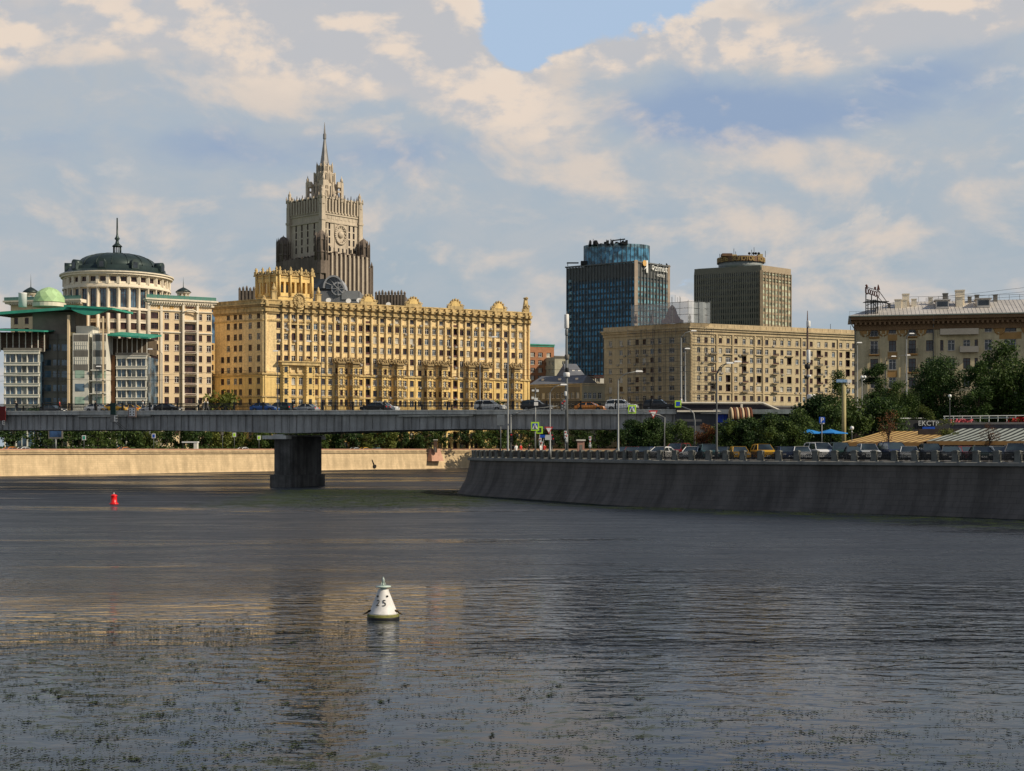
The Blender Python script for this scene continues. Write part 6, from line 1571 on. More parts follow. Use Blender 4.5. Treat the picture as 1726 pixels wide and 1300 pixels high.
# far bank row under the bridge
rt = random.Random(21)
FLEFT, FRIGHT = offs(FAR[:31], 22), offs(FAR[26:], 11.5)
pts = along(FLEFT, 6.3, 3)+[q for q in along(FRIGHT, 5.6, 1) if 863+F*q[0]/q[1] > 520]
vis_ = []
for x, y, a in pts:
    p = 863+F*x/max(y, 1)
    if y > 200 and (-60 < p < 455 or p > 455 and p < 1120): vis_.append((p, x, y))
vis_.sort()
L1 = [v for v in vis_ if v[0] < 455]; L2 = [v for v in vis_ if v[0] >= 455]
for part, nm in ((L1, 'left of pier'), (L2, 'right of pier')):
    for i, (p, x, y) in enumerate(part):
        k = rt.choice(['far0', 'far1', 'far2', 'far3', 'far4', 'far1']); x += rt.uniform(-1.2, 1.2); y += rt.uniform(-1, 1.5)
        tree(k, x, y, 5, rt.uniform(.85, 1.12), '%s tree from the left, far bank row under the bridge, %s' % (ordn(i), nm), group='trees of the far bank seen under the bridge')
for i, (x, y, a) in enumerate(along(offs(FAR[:31], 31), 7.0, 2)+along(offs(FAR[34:], 20), 7.0, 2)+along(offs(FAR[26:36], 15.5), 6.5, 2)):
    p = 863+F*x/max(y, 1)
    if y > 200 and -40 < p < 1120:
        tree(rt.choice(['far4', 'far1', 'far0']), x, y, 5, rt.uniform(.9, 1.1), 'dark tree in the second row of the far bank, mostly hidden behind the first row', group='second row of far bank trees')
hg = MB(); rg = random.Random(4)                                 # low hedge mass along the far road
for x, y, a in along(offs(FAR, 21), 1.2, 0):
    if y > 200 and -60 < 863+F*x/y < 1120:
        for _ in range(26):
            p = Vector((x+rg.uniform(-.9, .9), y+rg.uniform(-.8, .8), 5+rg.random()*1.6)); e = Vector((rg.gauss(0, .3), rg.gauss(0, .3), rg.gauss(0, .2))); f_ = Vector((rg.gauss(0, .2), rg.gauss(0, .2), rg.gauss(0, .2))); hg.face([p-e, p-f_, p+e, p+f_])
hg.build('hedge', [L_DK], label='low dark hedge along the far embankment road under the bridge', cat='hedge', kind='stuff')
tree('far3', X(376, 425), 425, 5, (Z(655, 425)-5)/HT['far3'], 'small loose tree in front of the shaded side of the yellow house', sz=(Z(655, 425)-5)/HT['far3'])
tree('far0', X(843, 440), 440, 5, (Z(662, 440)-5)/HT['far0']*.9, 'small green tree in front of the right end of the yellow house')
# quay trees of the near bank (behind the parked cars)
NFRONT = NEAR[24:]
def near_y(px, d): return atpx(offs(NFRONT, d), px)
for i, (p, key, s, top, lab) in enumerate(((1068, 'q0', 1, 704, 'round dark green quay tree, leftmost above the parked cars'), (1099, 'q0', 1, 700, 'round dark green quay tree beside the leftmost one'), (1150, 'q1', 1, 706, 'mid green quay tree left of the reddish tree'),
        (1186, 'q2', 1, 713, 'reddish brown leaved quay tree above the parked cars'), (1226, 'q3', 1, 703, 'broad green quay tree right of the reddish one'), (1262, 'q0', 1, 700, 'dark green quay tree under the striped canopy'), (1303, 'q3', 1, 692, 'dense green quay tree left of the parking sign'), (1343, 'q1', 1, 686, 'tall light green quay tree beside the blue parasols'))):
    x, y, a = near_y(p, 15+(i % 3)*2); tree(key, x, y, 4.8, (Z(top, y)-4.8)/HT[key], lab, group='quay trees above the parked cars')
for p, key, top, lab in ((1122, 'q1', 710, 'green quay tree filling the gap before the striped canopy, third from left'), (1206, 'q3', 716, 'low dark quay tree just right of the reddish tree'), (1246, 'q0', 709, 'dark quay tree below the striped canopy, behind the first taxi'), (1284, 'q3', 704, 'dark quay tree behind the right taxi'), (1322, 'q1', 700, 'green quay tree left of the tall light green one'), (1364, 'q3', 706, 'green quay tree directly left of the parking sign')):
    x, y, a = near_y(p, 21); tree(key, x, y, 4.8, (Z(top, y)-4.8)/HT[key], lab, group='quay trees above the parked cars')
for p, Y, key, top, z0, lab in ((1412, 196, 'con', 622, 9.2, 'conical pale leaved tree behind the yellow pole sign'), (1385, 186, 'q3', 672, 4.8, 'light green tree left of the yellow pole sign'), (1462, 184, 'q3', 672, 4.8, 'green tree right of the yellow pole sign'),
        (1476, 232, 'tall', 610, 9.2, 'slender dark tree in front of the left corner of the shaded house'), (1440, 200, 'bushy', 690, 9.2, 'low bushy tree at the foot of the yellow pole'), (1556, 190, 'bushy', 680, 9.2, 'yellowish bush in front of the upper retaining wall'),
        (1592, 207, 'big0', 592, 9.2, 'big spreading dark tree in front of the shaded house'), (1556, 210, 'big1', 640, 9.2, 'smaller dark tree left of the big spreading tree'), (1648, 203, 'tall', 606, 9.2, 'narrow upright dark tree between the two big trees'), (1695, 208, 'big1', 572, 9.2, 'big tall tree at the right edge of the picture'),
        (1748, 206, 'big0', 600, 9.2, 'dark tree cut by the right edge of the picture'), (1668, 214, 'q0', 640, 9.2, 'dark young tree in front of the big right-hand tree'), (1528, 240, 'big1', 656, 12.3, 'dark tree left of the tall white street lamp'),
        (1598, 168, 'thin', 705, 4.8, 'small young tree in front of the striped awnings'), (1497, 157, 'bare', 690, 4.8, 'reddish sparse tree with thick dark trunk between parked cars'), (1668, 160, 'bare', 712, 4.8, 'sparse leaning tree in front of the white striped awning')):
    tree(key, X(p, Y), Y, z0, (Z(top, Y)-z0)/HT[key], lab)
for i, p in enumerate((1684, 1703, 1722, 1740)):
    tree('bushy', X(p, 214), 214, 12.3 if False else 9.2, 1.65, 'bright green shrub, %s of the clipped row at the right edge' % ORD[i], 'shrub', 'shrub', group='bright shrubs at the right edge', sz=1.55)
for i, p in enumerate((1352, 1372, 1398, 1424, 1520, 1536)):
    tree('bush', X(p, 183), 183, 4.8, 1.3, 'low green bush at the foot of the terraces, %s from the left' % ORD[i], 'bush', 'bush', group='bushes below the terrace')

for p, Y, key, top, z0, lab in ((1402, 176, 'q3', 676, 4.8, 'green tree behind the right blue parasol'), (1432, 178, 'q1', 668, 4.8, 'bright green tree in front of the yellow pole foot'), (1487, 180, 'q0', 664, 4.8, 'dark tree behind the reddish sparse tree'), (1516, 205, 'big1', 640, 9.2, 'rounded tree in front of the tall street lamp right of the reddish sparse tree'), (1378, 182, 'q0', 660, 4.8, 'dark tree behind the parking sign')):
    tree(key, X(p, Y), Y, z0, (Z(top, Y)-z0)/HT[key], lab)

# ================================================================ CARS
CARP = {}
def car_mesh(kind):
    if kind in CARP: return CARP[kind]
    if kind == 'sedan': L, Wd, H = 4.55, 1.80, 1.45; prof = [(-2.25, .32), (-2.27, .62), (-2.2, .88), (-1.55, .98), (.95, .95), (2.0, .80), (2.25, .62), (2.24, .32)]; gh = [(-1.75, .96), (-1.05, 1.40), (-.55, 1.45), (.15, 1.43), (1.05, .93)]
    elif kind == 'suv': L, Wd, H = 4.6, 1.88, 1.72; prof = [(-2.28, .38), (-2.3, .75), (-2.25, 1.05), (-1.9, 1.12), (1.0, 1.10), (2.05, .98), (2.28, .75), (2.28, .38)]; gh = [(-2.18, 1.1), (-1.95, 1.62), (-1.2, 1.72), (.2, 1.70), (1.0, 1.08)]
    else: L, Wd, H = 5.2, 1.98, 2.3; prof = [(-2.6, .38), (-2.62, .8), (-2.6, 1.15), (-2.4, 1.2), (1.75, 1.18), (2.35, 1.05), (2.6, .8), (2.6, .38)]; gh = [(-2.55, 1.18), (-2.42, 1.78), (-2.0, 1.88), (.7, 1.84), (1.75, 1.16)]
    h = Wd/2; b = MB()
    def hw(z): return h*(1 if z > .55 else .95)-max(0, z-.75)*.12
    # lower hull with wheel arches cut out of the side outline
    wb = (-L*.295, L*.31); wr = .33 if kind == 'sedan' else .37
    bot = [prof[0]]
    for wx in wb:
        bot.append((wx-wr-.06, .28))
        for k in range(7): a = pi-pi*k/6; bot.append((wx+(wr+.06)*cos(a), .30+(wr+.06)*sin(a)))
        bot.append((wx+wr+.06, .28))
    bot.append(prof[-1]); outline = bot+prof[::-1][1:-1]
    for s in (-1, 1):
        up_ = [(x, s*hw(z), z) for x, z in outline]; b.face(up_ if s < 0 else up_[::-1], 0, False)
    n = len(outline)
    for i in range(n):
        (x0, z0), (x1, z1) = outline[i], outline[(i+1) % n]
        b.face([(x0, -hw(z0), z0), (x0, hw(z0), z0), (x1, hw(z1), z1), (x1, -hw(z1), z1)], 0 if z0 > .6 or z1 > .6 else 1, False)
    body = b
    g_ = MB(); ht = lambda z, zb=gh[0][1]: h*.93-(z-zb)*.34
    for s in (-1, 1):
        f = [(x, s*ht(z), z) for x, z in gh]; g_.face(f if s > 0 else f[::-1], 0)
    for i in range(len(gh)-1):
        (x0, z0), (x1, z1) = gh[i], gh[i+1]; g_.face([(x0, -ht(z0), z0), (x0, ht(z0), z0), (x1, ht(z1), z1), (x1, -ht(z1), z1)], 0)
    r_ = MB()
    T_ = gh[1:-1]
    for i in range(len(T_)-1):
        (x0, z0), (x1, z1) = T_[i], T_[i+1]; a0, a1 = ht(z0)+.02, ht(z1)+.02
        r_.face([(x0, -a0, z0+.03), (x0, a0, z0+.03), (x1, a1, z1+.03), (x1, -a1, z1+.03)]); 
        for s in (-1, 1): r_.face([(x0, s*a0, z0+.03), (x1, s*a1, z1+.03), (x1, s*(a1+.02), z1-.07), (x0, s*(a0+.02), z0-.07)])
    for s in (-1, 1):                                            # pillars
        for (x0, z0), (x1, z1), w_ in ((gh[0], gh[1], .12), (gh[-1], gh[-2], .06), (((gh[1][0]+gh[-2][0])/2, gh[0][1]), ((gh[1][0]+gh[-2][0])/2, gh[2][1]), .06)):
            r_.bar((x0, s*(ht(z0)+.005), z0), (x1, s*(ht(z1)+.005), z1), w_*.6)
    wh = MB(); wh.T = Matrix.Rotation(pi/2, 4, 'X'); wh.lathe([(wr*.7, -.11), (wr, -.1), (wr, .1), (wr*.7, .11)], n=16, m=0, smooth=False); wh.T = None
    wi = MB(); wi.T = Matrix.Rotation(pi/2, 4, 'X'); wi.lathe([(wr*.62, -.125), (wr*.62, .125)], n=10, m=0, smooth=False); wi.T = None
    hl = MB(); hl.box(prof[-2][0]-.16, prof[-2][0]+.01, -.16, .16, prof[-2][1]-.02, prof[-2][1]+.13)
    tl = MB(); tl.box(prof[2][0]-.06, prof[2][0]+.1, -.15, .15, prof[2][1]-.18, prof[2][1]+.0)
    pt = MB(); pt.box(prof[-2][0]+.0, prof[-2][0]+.03, -.26, .26, .42, .54)
    CARP[kind] = dict(body=body, glass=g_.data('windows', [glassm("car_glass_"+kind, (.02, .03, .035), .06, .9)]), roof=r_, tyre=wh.data('tyre', [BLKP]), rim=wi.data('rim', [GMET]), head=hl.data('headlight', [glassm("headlamp_"+kind, (.5, .5, .48), .1, .8)]), tail=tl.data('tail_light', [REDP]), plate=pt.data('number_plate', [PAINTW]), wb=wb, wr=wr, hx=prof[-2][0], h=h)
    return CARP[kind]
PAINT = {}
def paint(c, nm):
    if nm not in PAINT: PAINT[nm] = mat("car_paint_"+nm, c, .28, .03, 1, metal=.1, spec=.6)
    return PAINT[nm]
CB = {}
def car(kind, colr, nm, x, y, z, rot, label, group=None, name='car', cat='car', taxi=False):
    P_ = car_mesh(kind); M = paint(colr, nm); r = empty(name, label, cat, (x, y, z), group); r.rotation_euler = (0, 0, rot)
    if (kind, nm) not in CB: CB[(kind, nm)] = (P_['body'].data('body', [M, BLKP]), P_['roof'].data('roof', [M]))
    def ch(n, me, p=None, loc=(0, 0, 0)): o = bpy.data.objects.new(n, me); COL.objects.link(o); o.parent = p or r; o.location = loc; return o
    ch('body', CB[(kind, nm)][0]); ch('roof', CB[(kind, nm)][1]); ch('windows', P_['glass']); ch('number_plate', P_['plate'])
    for sx in P_['wb']:
        for s in (-1, 1): w_ = ch('wheel', P_['tyre'], None, (sx, s*(P_['h']-.14), P_['wr'])); ch('rim', P_['rim'], w_)
    for s in (-1, 1): ch('headlight', P_['head'], None, (0, s*(P_['h']-.26), 0)); ch('tail_light', P_['tail'], None, (0, s*(P_['h']-.24), 0))
    if taxi: 
        t = MB(); t.box(-.25, -.05, -.3, .3, 1.46, 1.6); ch('taxi_sign', t.data('taxi_sign', [paint((.75, .5, .03), 'yellow')]))
    return r
COLS = {'white': (.75, .76, .76), 'silver': (.42, .44, .45), 'black': (.012, .012, .014), 'dark grey': (.05, .055, .06), 'dark blue': (.015, .03, .09), 'blue': (.02, .10, .35), 'yellow': (.75, .42, .03), 'maroon': (.14, .012, .012), 'teal': (.03, .08, .085), 'orange': (.7, .24, .03), 'dark green': (.015, .04, .03), 'red': (.4, .02, .02)}
GQ = 'cars parked along the near embankment'
for i, (p, d, kind, c, dr, lab) in enumerate(((1052, 11, 'sedan', 'dark grey', .5, 'dark grey parked car under the leftmost quay trees'), (1066, 9, 'sedan', 'maroon', .9, 'dark red parked car behind the leftmost parapet posts'), (1087, 10, 'sedan', 'dark blue', .7, 'dark blue parked car left of the first white car'),
        (1114, 9.5, 'sedan', 'white', .55, 'white parked sedan, leftmost of the white cars behind the parapet'), (1142, 13, 'van', 'maroon', .7, 'maroon parked van behind the gap between two white cars'), (1167, 9, 'sedan', 'white', .6, 'white parked sedan under the reddish tree'), (1194, 9.5, 'suv', 'teal', .8, 'teal grey parked car right of the second white sedan'),
        (1216, 12, 'sedan', 'dark grey', .4, 'dark grey parked car just left of the first taxi'), (1246, 10, 'sedan', 'yellow', .65, 'yellow taxi, left one of the two by the embankment'), (1287, 11.5, 'suv', 'yellow', .75, 'yellow taxi with tall roof, right one of the two by the embankment'), (1308, 14, 'sedan', 'silver', .5, 'silver parked car behind the right taxi'),
        (1326, 9, 'sedan', 'dark blue', .7, 'dark blue parked car right of the taxis'), (1351, 9.5, 'sedan', 'white', .55, 'white parked sedan below the parking sign'), (1381, 12, 'van', 'white', .8, 'white parked van below the blue parasols'), (1415, 12.5, 'van', 'dark green', .6, 'dark green parked van right of the white van'),
        (1440, 9, 'sedan', 'black', .55, 'black parked sedan left of the silver hatchback'), (1463, 10, 'suv', 'silver', .6, 'silver parked car left of the thick dark tree trunk'), (1505, 12, 'van', 'dark blue', .7, 'dark blue parked van right of the thick dark tree trunk'), (1532, 9.5, 'sedan', 'silver', .45, 'silver blue parked sedan in front of the yellow striped awning'),
        (1569, 9, 'suv', 'black', .6, 'black parked car with bright windscreen below the young tree'), (1602, 9, 'sedan', 'dark grey', .5, 'dark grey parked sedan at the start of the white striped awning'), (1630, 12, 'sedan', 'red', .8, 'dark red parked car half hidden between dark cars'), (1653, 9.5, 'sedan', 'dark green', .6, 'dark green parked car left of the last two cars'),
        (1683, 10, 'sedan', 'silver', .9, 'dusty silver parked car left of the large dark off-roader'), (1712, 9, 'suv', 'black', .45, 'large black off-roader parked at the right edge'), (1750, 10, 'sedan', 'white', .6, 'white car cut by the right edge of the picture'))):
    q_ = near_y(p, d); car(kind, COLS[c], c, q_[0], q_[1], 4.8, q_[2]-pi/2+dr, lab, GQ)
GB = 'vehicles driving on the bridge'
def bridgecar(p, v, kind, c, d, lab, **kw):
    # lane v: distance from the near edge
    k = (p-863)/F; ox, oy = B0.x+BV.x*v, B0.y+BV.y*v; s = (k*oy-ox)/(BU.x-k*BU.y); P_ = TB @ Vector((s, v, dz_(s)-.11))
    car(kind, COLS[c], c, P_.x, P_.y, P_.z, atan2(BU.y, BU.x)+(0 if d > 0 else pi), lab, GB, **kw)
for a in ((166, 4, 'sedan', 'white', 1, 'white car on the bridge directly left of the yellow taxi'), (196, 4, 'sedan', 'yellow', 1, 'yellow taxi on the bridge in front of the glass office building'), (217, 10, 'sedan', 'yellow', -1, 'second yellow car on the bridge just right of the yellow taxi'),
          (283, 4, 'sedan', 'black', 1, 'black car on the bridge in front of the domed house'), (258, 10, 'sedan', 'white', -1, 'white car on the bridge behind the black car'), (446, 4, 'sedan', 'blue', 1, 'blue car on the bridge below the corner of the yellow house'), (470, 10, 'suv', 'dark green', -1, 'dark green car on the bridge next to the blue car'),
          (514, 10, 'sedan', 'silver', -1, 'silver car on the bridge partly behind bushes right of the dark green car'), (632, 4, 'sedan', 'black', -1, 'black car on the bridge with a white one behind it'), (648, 10, 'suv', 'white', 1, 'white car on the bridge behind the black car in the middle'), (826, 4, 'suv', 'silver', 1, 'silver estate car on the bridge near the right end of the yellow house'),
          (905, 4, 'suv', 'black', 1, 'tall black car on the bridge right of the yellow house'), (995, 6, 'sedan', 'orange', 1, 'orange and white taxi on the bridge in front of the low houses'), (1048, 4, 'suv', 'white', 1, 'white car on the bridge left of the crossing sign'), (1112, 4, 'suv', 'black', 1, 'black car on the bridge at its right end'), (90, 10, 'sedan', 'dark grey', 1, 'dark grey car near the left end of the bridge')):
    bridgecar(*a)
GF = 'cars on the far embankment road'
for p, c, lab in ((20, 'orange', 'orange car top showing over the far wall at the left edge'), (42, 'white', 'white car on the far embankment near the left edge'), (211, 'orange', 'orange taxi on the far embankment left of the bus shelter'), (600, 'silver', 'pale car on the far embankment left of the yellow taxi, right of the pier'), (616, 'yellow', 'yellow taxi on the far embankment right of the bridge pier'), (637, 'teal', 'grey car on the far embankment right of the yellow taxi'), (412, 'white', 'white car on the far embankment left of the bridge pier')):
    q_ = atpx(offs(FAR, 7 if c != 'silver' else 8), p)
    car('sedan', COLS[c], c, q_[0], q_[1], 5.02, q_[2], lab, GF)

# ================================================================ PEOPLE (skin-modifier bodies)
def person_mesh(seed, walk, skin_c, top, bot, hair):
    rg = random.Random(seed); st = .22*walk
    V = [(0, 0, .95), (0, 0, 1.15), (0, .0, 1.38), (0, .01, 1.50), (0, .02, 1.60), (0, .02, 1.73), (-.09, 0, .92), (-.10, st*.6, .50), (-.10, st, .09), (-.10, st-.13+.0, .04), (.09, 0, .92), (.10, -st*.4, .50), (.10, -st*1.1, .10), (.10, -st*1.1-.13, .04),
         (-.18, 0, 1.40), (-.24, -st*.5, 1.14), (-.23, -st-.06, .90), (-.23, -st-.10, .82), (.18, 0, 1.40), (.24, st*.4, 1.14), (.23, st*.7-.08, .90), (.23, st*.7-.12, .82)]
    E = [(0, 1), (1, 2), (2, 3), (3, 4), (4, 5), (0, 6), (6, 7), (7, 8), (8, 9), (0, 10), (10, 11), (11, 12), (12, 13), (2, 14), (14, 15), (15, 16), (16, 17), (2, 18), (18, 19), (19, 20), (20, 21)]
    R_ = [.14, .13, .15, .06, .085, .07, .09, .06, .04, .035, .09, .06, .04, .035, .065, .045, .032, .028, .065, .045, .032, .028]
    me = bpy.data.meshes.new('p'); me.from_pydata(V, E, []); o = bpy.data.objects.new('p', me); COL.objects.link(o)
    m = o.modifiers.new('s', 'SKIN'); s2 = o.modifiers.new('u', 'SUBSURF'); s2.levels = 1; s2.render_levels = 1
    for i, v in enumerate(me.skin_vertices[0].data): v.radius = (R_[i], R_[i]*(.75 if i < 3 else 1)); v.use_root = (i == 0)
    bpy.context.view_layer.update(); r = bpy.data.meshes.new_from_object(o.evaluated_get(bpy.context.evaluated_depsgraph_get())); bpy.data.objects.remove(o)
    r.materials.clear()
    for c_ in (skin_c, top, bot, BLKP): r.materials.append(c_)
    for f in r.polygons:
        z = f.center.z; x = abs(f.center.x)
        f.material_index = 0 if z > 1.47 else (1 if z > .93 and not (x > .2 and z < 1.12) else (0 if x > .2 and z > .7 else (2 if z > .10 else 3))); f.use_smooth = True
    hb = MB(); hb.lathe([(.0, 1.80), (.06, 1.79), (.09, 1.74), (.095, 1.68), (.085, 1.62)], (0, .03), 10, 0, True, cap=False)
    return r, hb.data('hair', [hair])
SK = mat("skin", (.50, .30, .21), .6, .05); HR = mat("hair_brown", (.04, .022, .012), .7)
CL = {n: mat("cloth_"+n, c, .9, .08, 4) for n, c in (('white', (.7, .7, .68)), ('black', (.02, .02, .022)), ('red', (.5, .04, .03)), ('blue', (.05, .10, .25)), ('grey', (.16, .16, .17)), ('denim', (.06, .09, .15)))}
PM = {}
def person(x, y, z, rot, top, bot, lab, walk=1.0, group=None):
    k = (top, bot, walk)
    if k not in PM: PM[k] = person_mesh(len(PM), walk, SK, CL[top], CL[bot], HR)
    r = empty('person', lab, 'person', (x, y, z), group); r.rotation_euler = (0, 0, rot)
    for n, me in zip(('body', 'hair'), PM[k]): o = bpy.data.objects.new(n, me); COL.objects.link(o); o.parent = r
def bperson(p, top, bot, lab, rot=pi/2):
    v = 1.0; k = (p-863)/F; ox, oy = B0.x+BV.x*v, B0.y+BV.y*v; s = (k*oy-ox)/(BU.x-k*BU.y); P_ = TB @ Vector((s, v, dz_(s)+.025)); person(P_.x, P_.y, P_.z, rot, top, bot, lab)
bperson(100.5, 'red', 'black', 'person in a red top walking on the bridge near its left end'); bperson(345, 'white', 'white', 'person all in white walking on the bridge, left one of a pair'); bperson(350, 'white', 'grey', 'person in a white shirt and grey trousers on the bridge, right one of a pair', -pi/2)
bperson(160.5, 'black', 'black', 'person in black walking on the bridge left of the yellow taxi'); bperson(1148, 'white', 'black', 'person in white and black walking at the right end of the bridge'); bperson(241, 'white', 'denim', 'person in white shirt and jeans on the bridge near the dotted board'); bperson(27, 'black', 'denim', 'person in black top on the bridge at the far left')
for p, d, t, b_, lab in ((870, 3.6, 'white', 'grey', 'person in a white shirt leaning at the corner parapet'), (878, 5, 'red', 'black', 'person in a red top behind the corner parapet'), (892, 4.2, 'black', 'denim', 'person in dark clothes standing between two others at the parapet'), (911, 4.0, 'white', 'denim', 'person in a white top and jeans by the traffic lights'), (917, 5.5, 'red', 'denim', 'person in red and jeans right of the signpost'), (864.5, 6.5, 'black', 'black', 'person dressed in black at the left of the corner group')):
    q_ = near_y(p, d); person(q_[0], q_[1], 4.94, random.uniform(0, 6), t, b_, lab, .3)

# ================================================================ LAMPS, MASTS, SIGNS
LAMPM = bpy.data.materials.new("lamp_glass"); LAMPM.use_nodes = True; LAMPM.node_tree.nodes['Principled BSDF'].inputs['Base Color'].default_value = (.8, .8, .78, 1); LAMPM.node_tree.nodes['Principled BSDF'].inputs['Roughness'].default_value = .25
def lamp(px, Y, z0, ytop, lab, arm=(0, 0), double=False, name='street_lamp', group=None, M=GMET, r=.11, curved=False, globe=False, mm=None):
    x = X(px, Y); zt = Z(ytop, Y); root = empty(name, lab, 'street lamp', (x, Y, z0), group)
    q = MB(); q.tube([(x, Y, z0), (x, Y, z0+1.2), (x, Y, z0+1.25), (x, Y, zt-.4)], [r*1.7, r*1.6, r*1.15, r*.7], 8); q.build('pole', M, root)
    arms = [arm] if not double else [arm, double]
    for ax, az2 in arms:
        if globe:
            g_ = MB(); g_.lathe([(.01, zt-.22), (.18, zt-.14), (.23, zt+.03), (.18, zt+.19), (.01, zt+.25)], (x+ax, Y), 12); g_.tube([(x, Y, zt-.5), (x+ax, Y, zt-.3)], .05, 5); g_.build('lamp_globe', LAMPM, root); continue
        if ax:
            a_ = MB(); a_.tube([(x, Y, zt-.6), (x+ax*.12, Y, zt-.15), (x+ax*.45, Y, zt+az2*.6), (x+ax, Y, zt+az2)], r*.5, 6); a_.build('arm', M, root)
        h_ = MB(); xx = x+ax; sgn = 1 if ax >= 0 else -1
        h_.prism([(xx-.1*sgn, Y-.17), (xx+.75*sgn, Y-.12), (xx+.75*sgn, Y+.12), (xx-.1*sgn, Y+.17)], zt+az2-.05, zt+az2+.12, poly2=[(xx, Y-.1), (xx+.65*sgn, Y-.08), (xx+.65*sgn, Y+.08), (xx, Y+.1)]); h_.build('lamp_head', LAMPM, root)
    return root
def bz(p, v):
    k = (p-863)/F; ox, oy = B0.x+BV.x*v, B0.y+BV.y*v; s = (k*oy-ox)/(BU.x-k*BU.y); P_ = TB @ Vector((s, v, dz_(s)+.02)); return P_
DP = mat("dark_pole", (.06, .065, .07), .6, .1, 1)
for p, v, yt, arm, lab in ((163, 1.3, 618, (0, 0), 'thin dark pole on the bridge in front of the white panel block'), (273, 1.3, 592, (-1.6, .3), 'bridge lamp in front of the domed house, arm to the left'), (541.5, 1.3, 579, (-1.6, .3), 'bridge lamp in front of the yellow house with arm to the left'), (468, 1.3, 592, (-.01, 0), 'thin dark bridge pole left of the pier, before the yellow house'), (809, 1.3, 606, (0, 0), 'pale thin bridge pole before the right part of the yellow house')):
    P_ = bz(p, v); lamp(p, P_.y, P_.z, yt, lab, arm, group='lamp poles on the bridge', M=DP if p != 809 else GMET, r=.07)
def ny(p, d): q_ = near_y(p, d); return q_[1]
Yq = 176
lamp(856, 183, 4.8, 575, 'grey lamp mast in front of the right end of the yellow house', (-1.4, .5), r=.11)
lamp(927, 168, 4.8, 656, 'street lamp with two bright heads leaning right at the near corner', (1.3, .5), group=None, r=.10)
lamp(1042, 158, 4.8, 634, 'grey street lamp left of the quay trees with an arm to the right', (2.0, .5), r=.10)
lamp(1208, 150, 4.8, 622, 'dark street lamp between the quay trees with an arm to the right', (1.1, .6), double=(1.9, .75), M=DP, r=.10)
lamp(1148, 205, 12.0, 565, 'tall pale curved lamp mast in front of the tan house corner', (1.5, .6), r=.13)
lamp(1155, 212, 12.0, 588, 'slim pale lamp mast right beside the tall curved one', (.01, 0), r=.10)
lamp(1493, 240, 12.3, 604, 'street lamp with two heads in front of the shaded house', (1.0, .3), double=(3.4, .5), r=.10, M=DP)
lamp(1528, 224, 12.3, 568, 'tall white street lamp in front of the shaded house', (.5, .5), r=.12, M=GMET)
lamp(1445, 224, 12.3, 578, 'thin pale mast at the left corner of the shaded house', (.01, 0), r=.10)
lamp(1453, 205, 9.2, 636, 'lamp post with two white globes beside the yellow pole sign', (.4, 0), double=(-.0, -1.0), globe=True, r=.08)
lamp(1601, 190, 9.2, 668, 'single globe lamp in front of the big spreading tree', (0, 0), globe=True, r=.05, M=DP)
lamp(1436, 165, 4.8, 722, 'single globe lamp left of the yellow striped awning', (0, 0), globe=True, r=.05, M=DP)
lamp(1366, 170, 4.8, 722, 'single globe lamp beside the blue parasols', (0, 0), globe=True, r=.05, M=DP)
lamp(1712, 205, 9.2, 663, 'single globe lamp above the bright shrubs', (0, 0), globe=True, r=.05, M=DP)
# far bank poles under the bridge
GFp = 'thin poles on the far embankment'
for i, p in enumerate((21, 46, 60, 111, 153, 156.5, 214, 221, 268, 273, 371, 393, 407, 428, 568, 577, 613, 623, 651, 714.5, 746)):
    q_ = atpx(offs(FAR, 3.5), p); q = MB(); q.tube([(0, 0, 0), (0, 0, 6.5)], [.13, .10], 6); q.build('lamp_post', [GMET], label='thin grey pole on the far embankment under the bridge, %s from the left' % ordn(i), cat='pole', group=GFp, loc=(q_[0], q_[1], 5.1))
def sign(px, Y, py, w_, h_, M, lab, z0=None, pole=True, parts=None, name='road_sign', polex=0, back=GMET, rim=None):
    x, z = X(px, Y), Z(py, Y); r = empty(name, lab, 'sign', (x, Y, z0 if z0 is not None else z))
    if pole: q = MB(); q.tube([(x+polex, Y+.08, z0), (x+polex, Y+.08, z+h_/2)], .05, 6); q.build('pole', GMET, r)
    if rim: q = MB(); q.box(x-w_/2-.17, x+w_/2+.17, Y-.02, Y+.03, z-h_/2-.17, z+h_/2+.17); q.build('border', rim, r)
    q = MB(); q.box(x-w_/2, x+w_/2, Y-.05, Y-.021, z-h_/2, z+h_/2); q.build('panel', M, r)
    if parts: parts(r, x, Y-.06, z)
    return r
LIME = mat("lime_border", (.45, .75, .05), .5, .03); BLUES = mat("sign_blue", (.01, .07, .42), .45, .03); REDS = mat("sign_red", (.5, .02, .02), .45, .03); PALE = mat("sign_pale", (.5, .52, .52), .6)
def ped(r, x, y, z):
    q = MB(); q.face([(x-.36, y, z-.3), (x+.36, y, z-.3), (x, y, z+.36)]); q.build('white_triangle', PAINTW, r)
    q = MB(); q.bar((x, y-.02, z+.05), (x-.02, y-.02, z-.1), .045); q.bar((x, y-.02, z-.1), (x-.12, y-.02, z-.27), .03); q.bar((x, y-.02, z-.1), (x+.12, y-.02, z-.27), .03); q.cbox(x, y-.02, z+.12, .08, .02, .08); q.build('walking_figure', BLKP, r)
sign(902, 171, 718.8, .62, .7, BLUES, 'square pedestrian crossing sign with lime border on a tall pole at the near corner', 4.8, parts=ped, rim=LIME)
sign(909.5, 185, 725, .5, .6, mat("sign_dark", (.03, .06, .05), .6), 'smaller crossing sign with lime border behind the first one', 4.8, rim=LIME)
sign(1065.5, 150, 690, .5, .55, BLUES, 'square pedestrian crossing sign with lime border hanging over the road', parts=ped, rim=LIME, pole=False)
sign(1143, 196, 681, .55, .6, BLUES, 'crossing sign with lime border at the top of the stair pavilion', pole=False, rim=LIME)
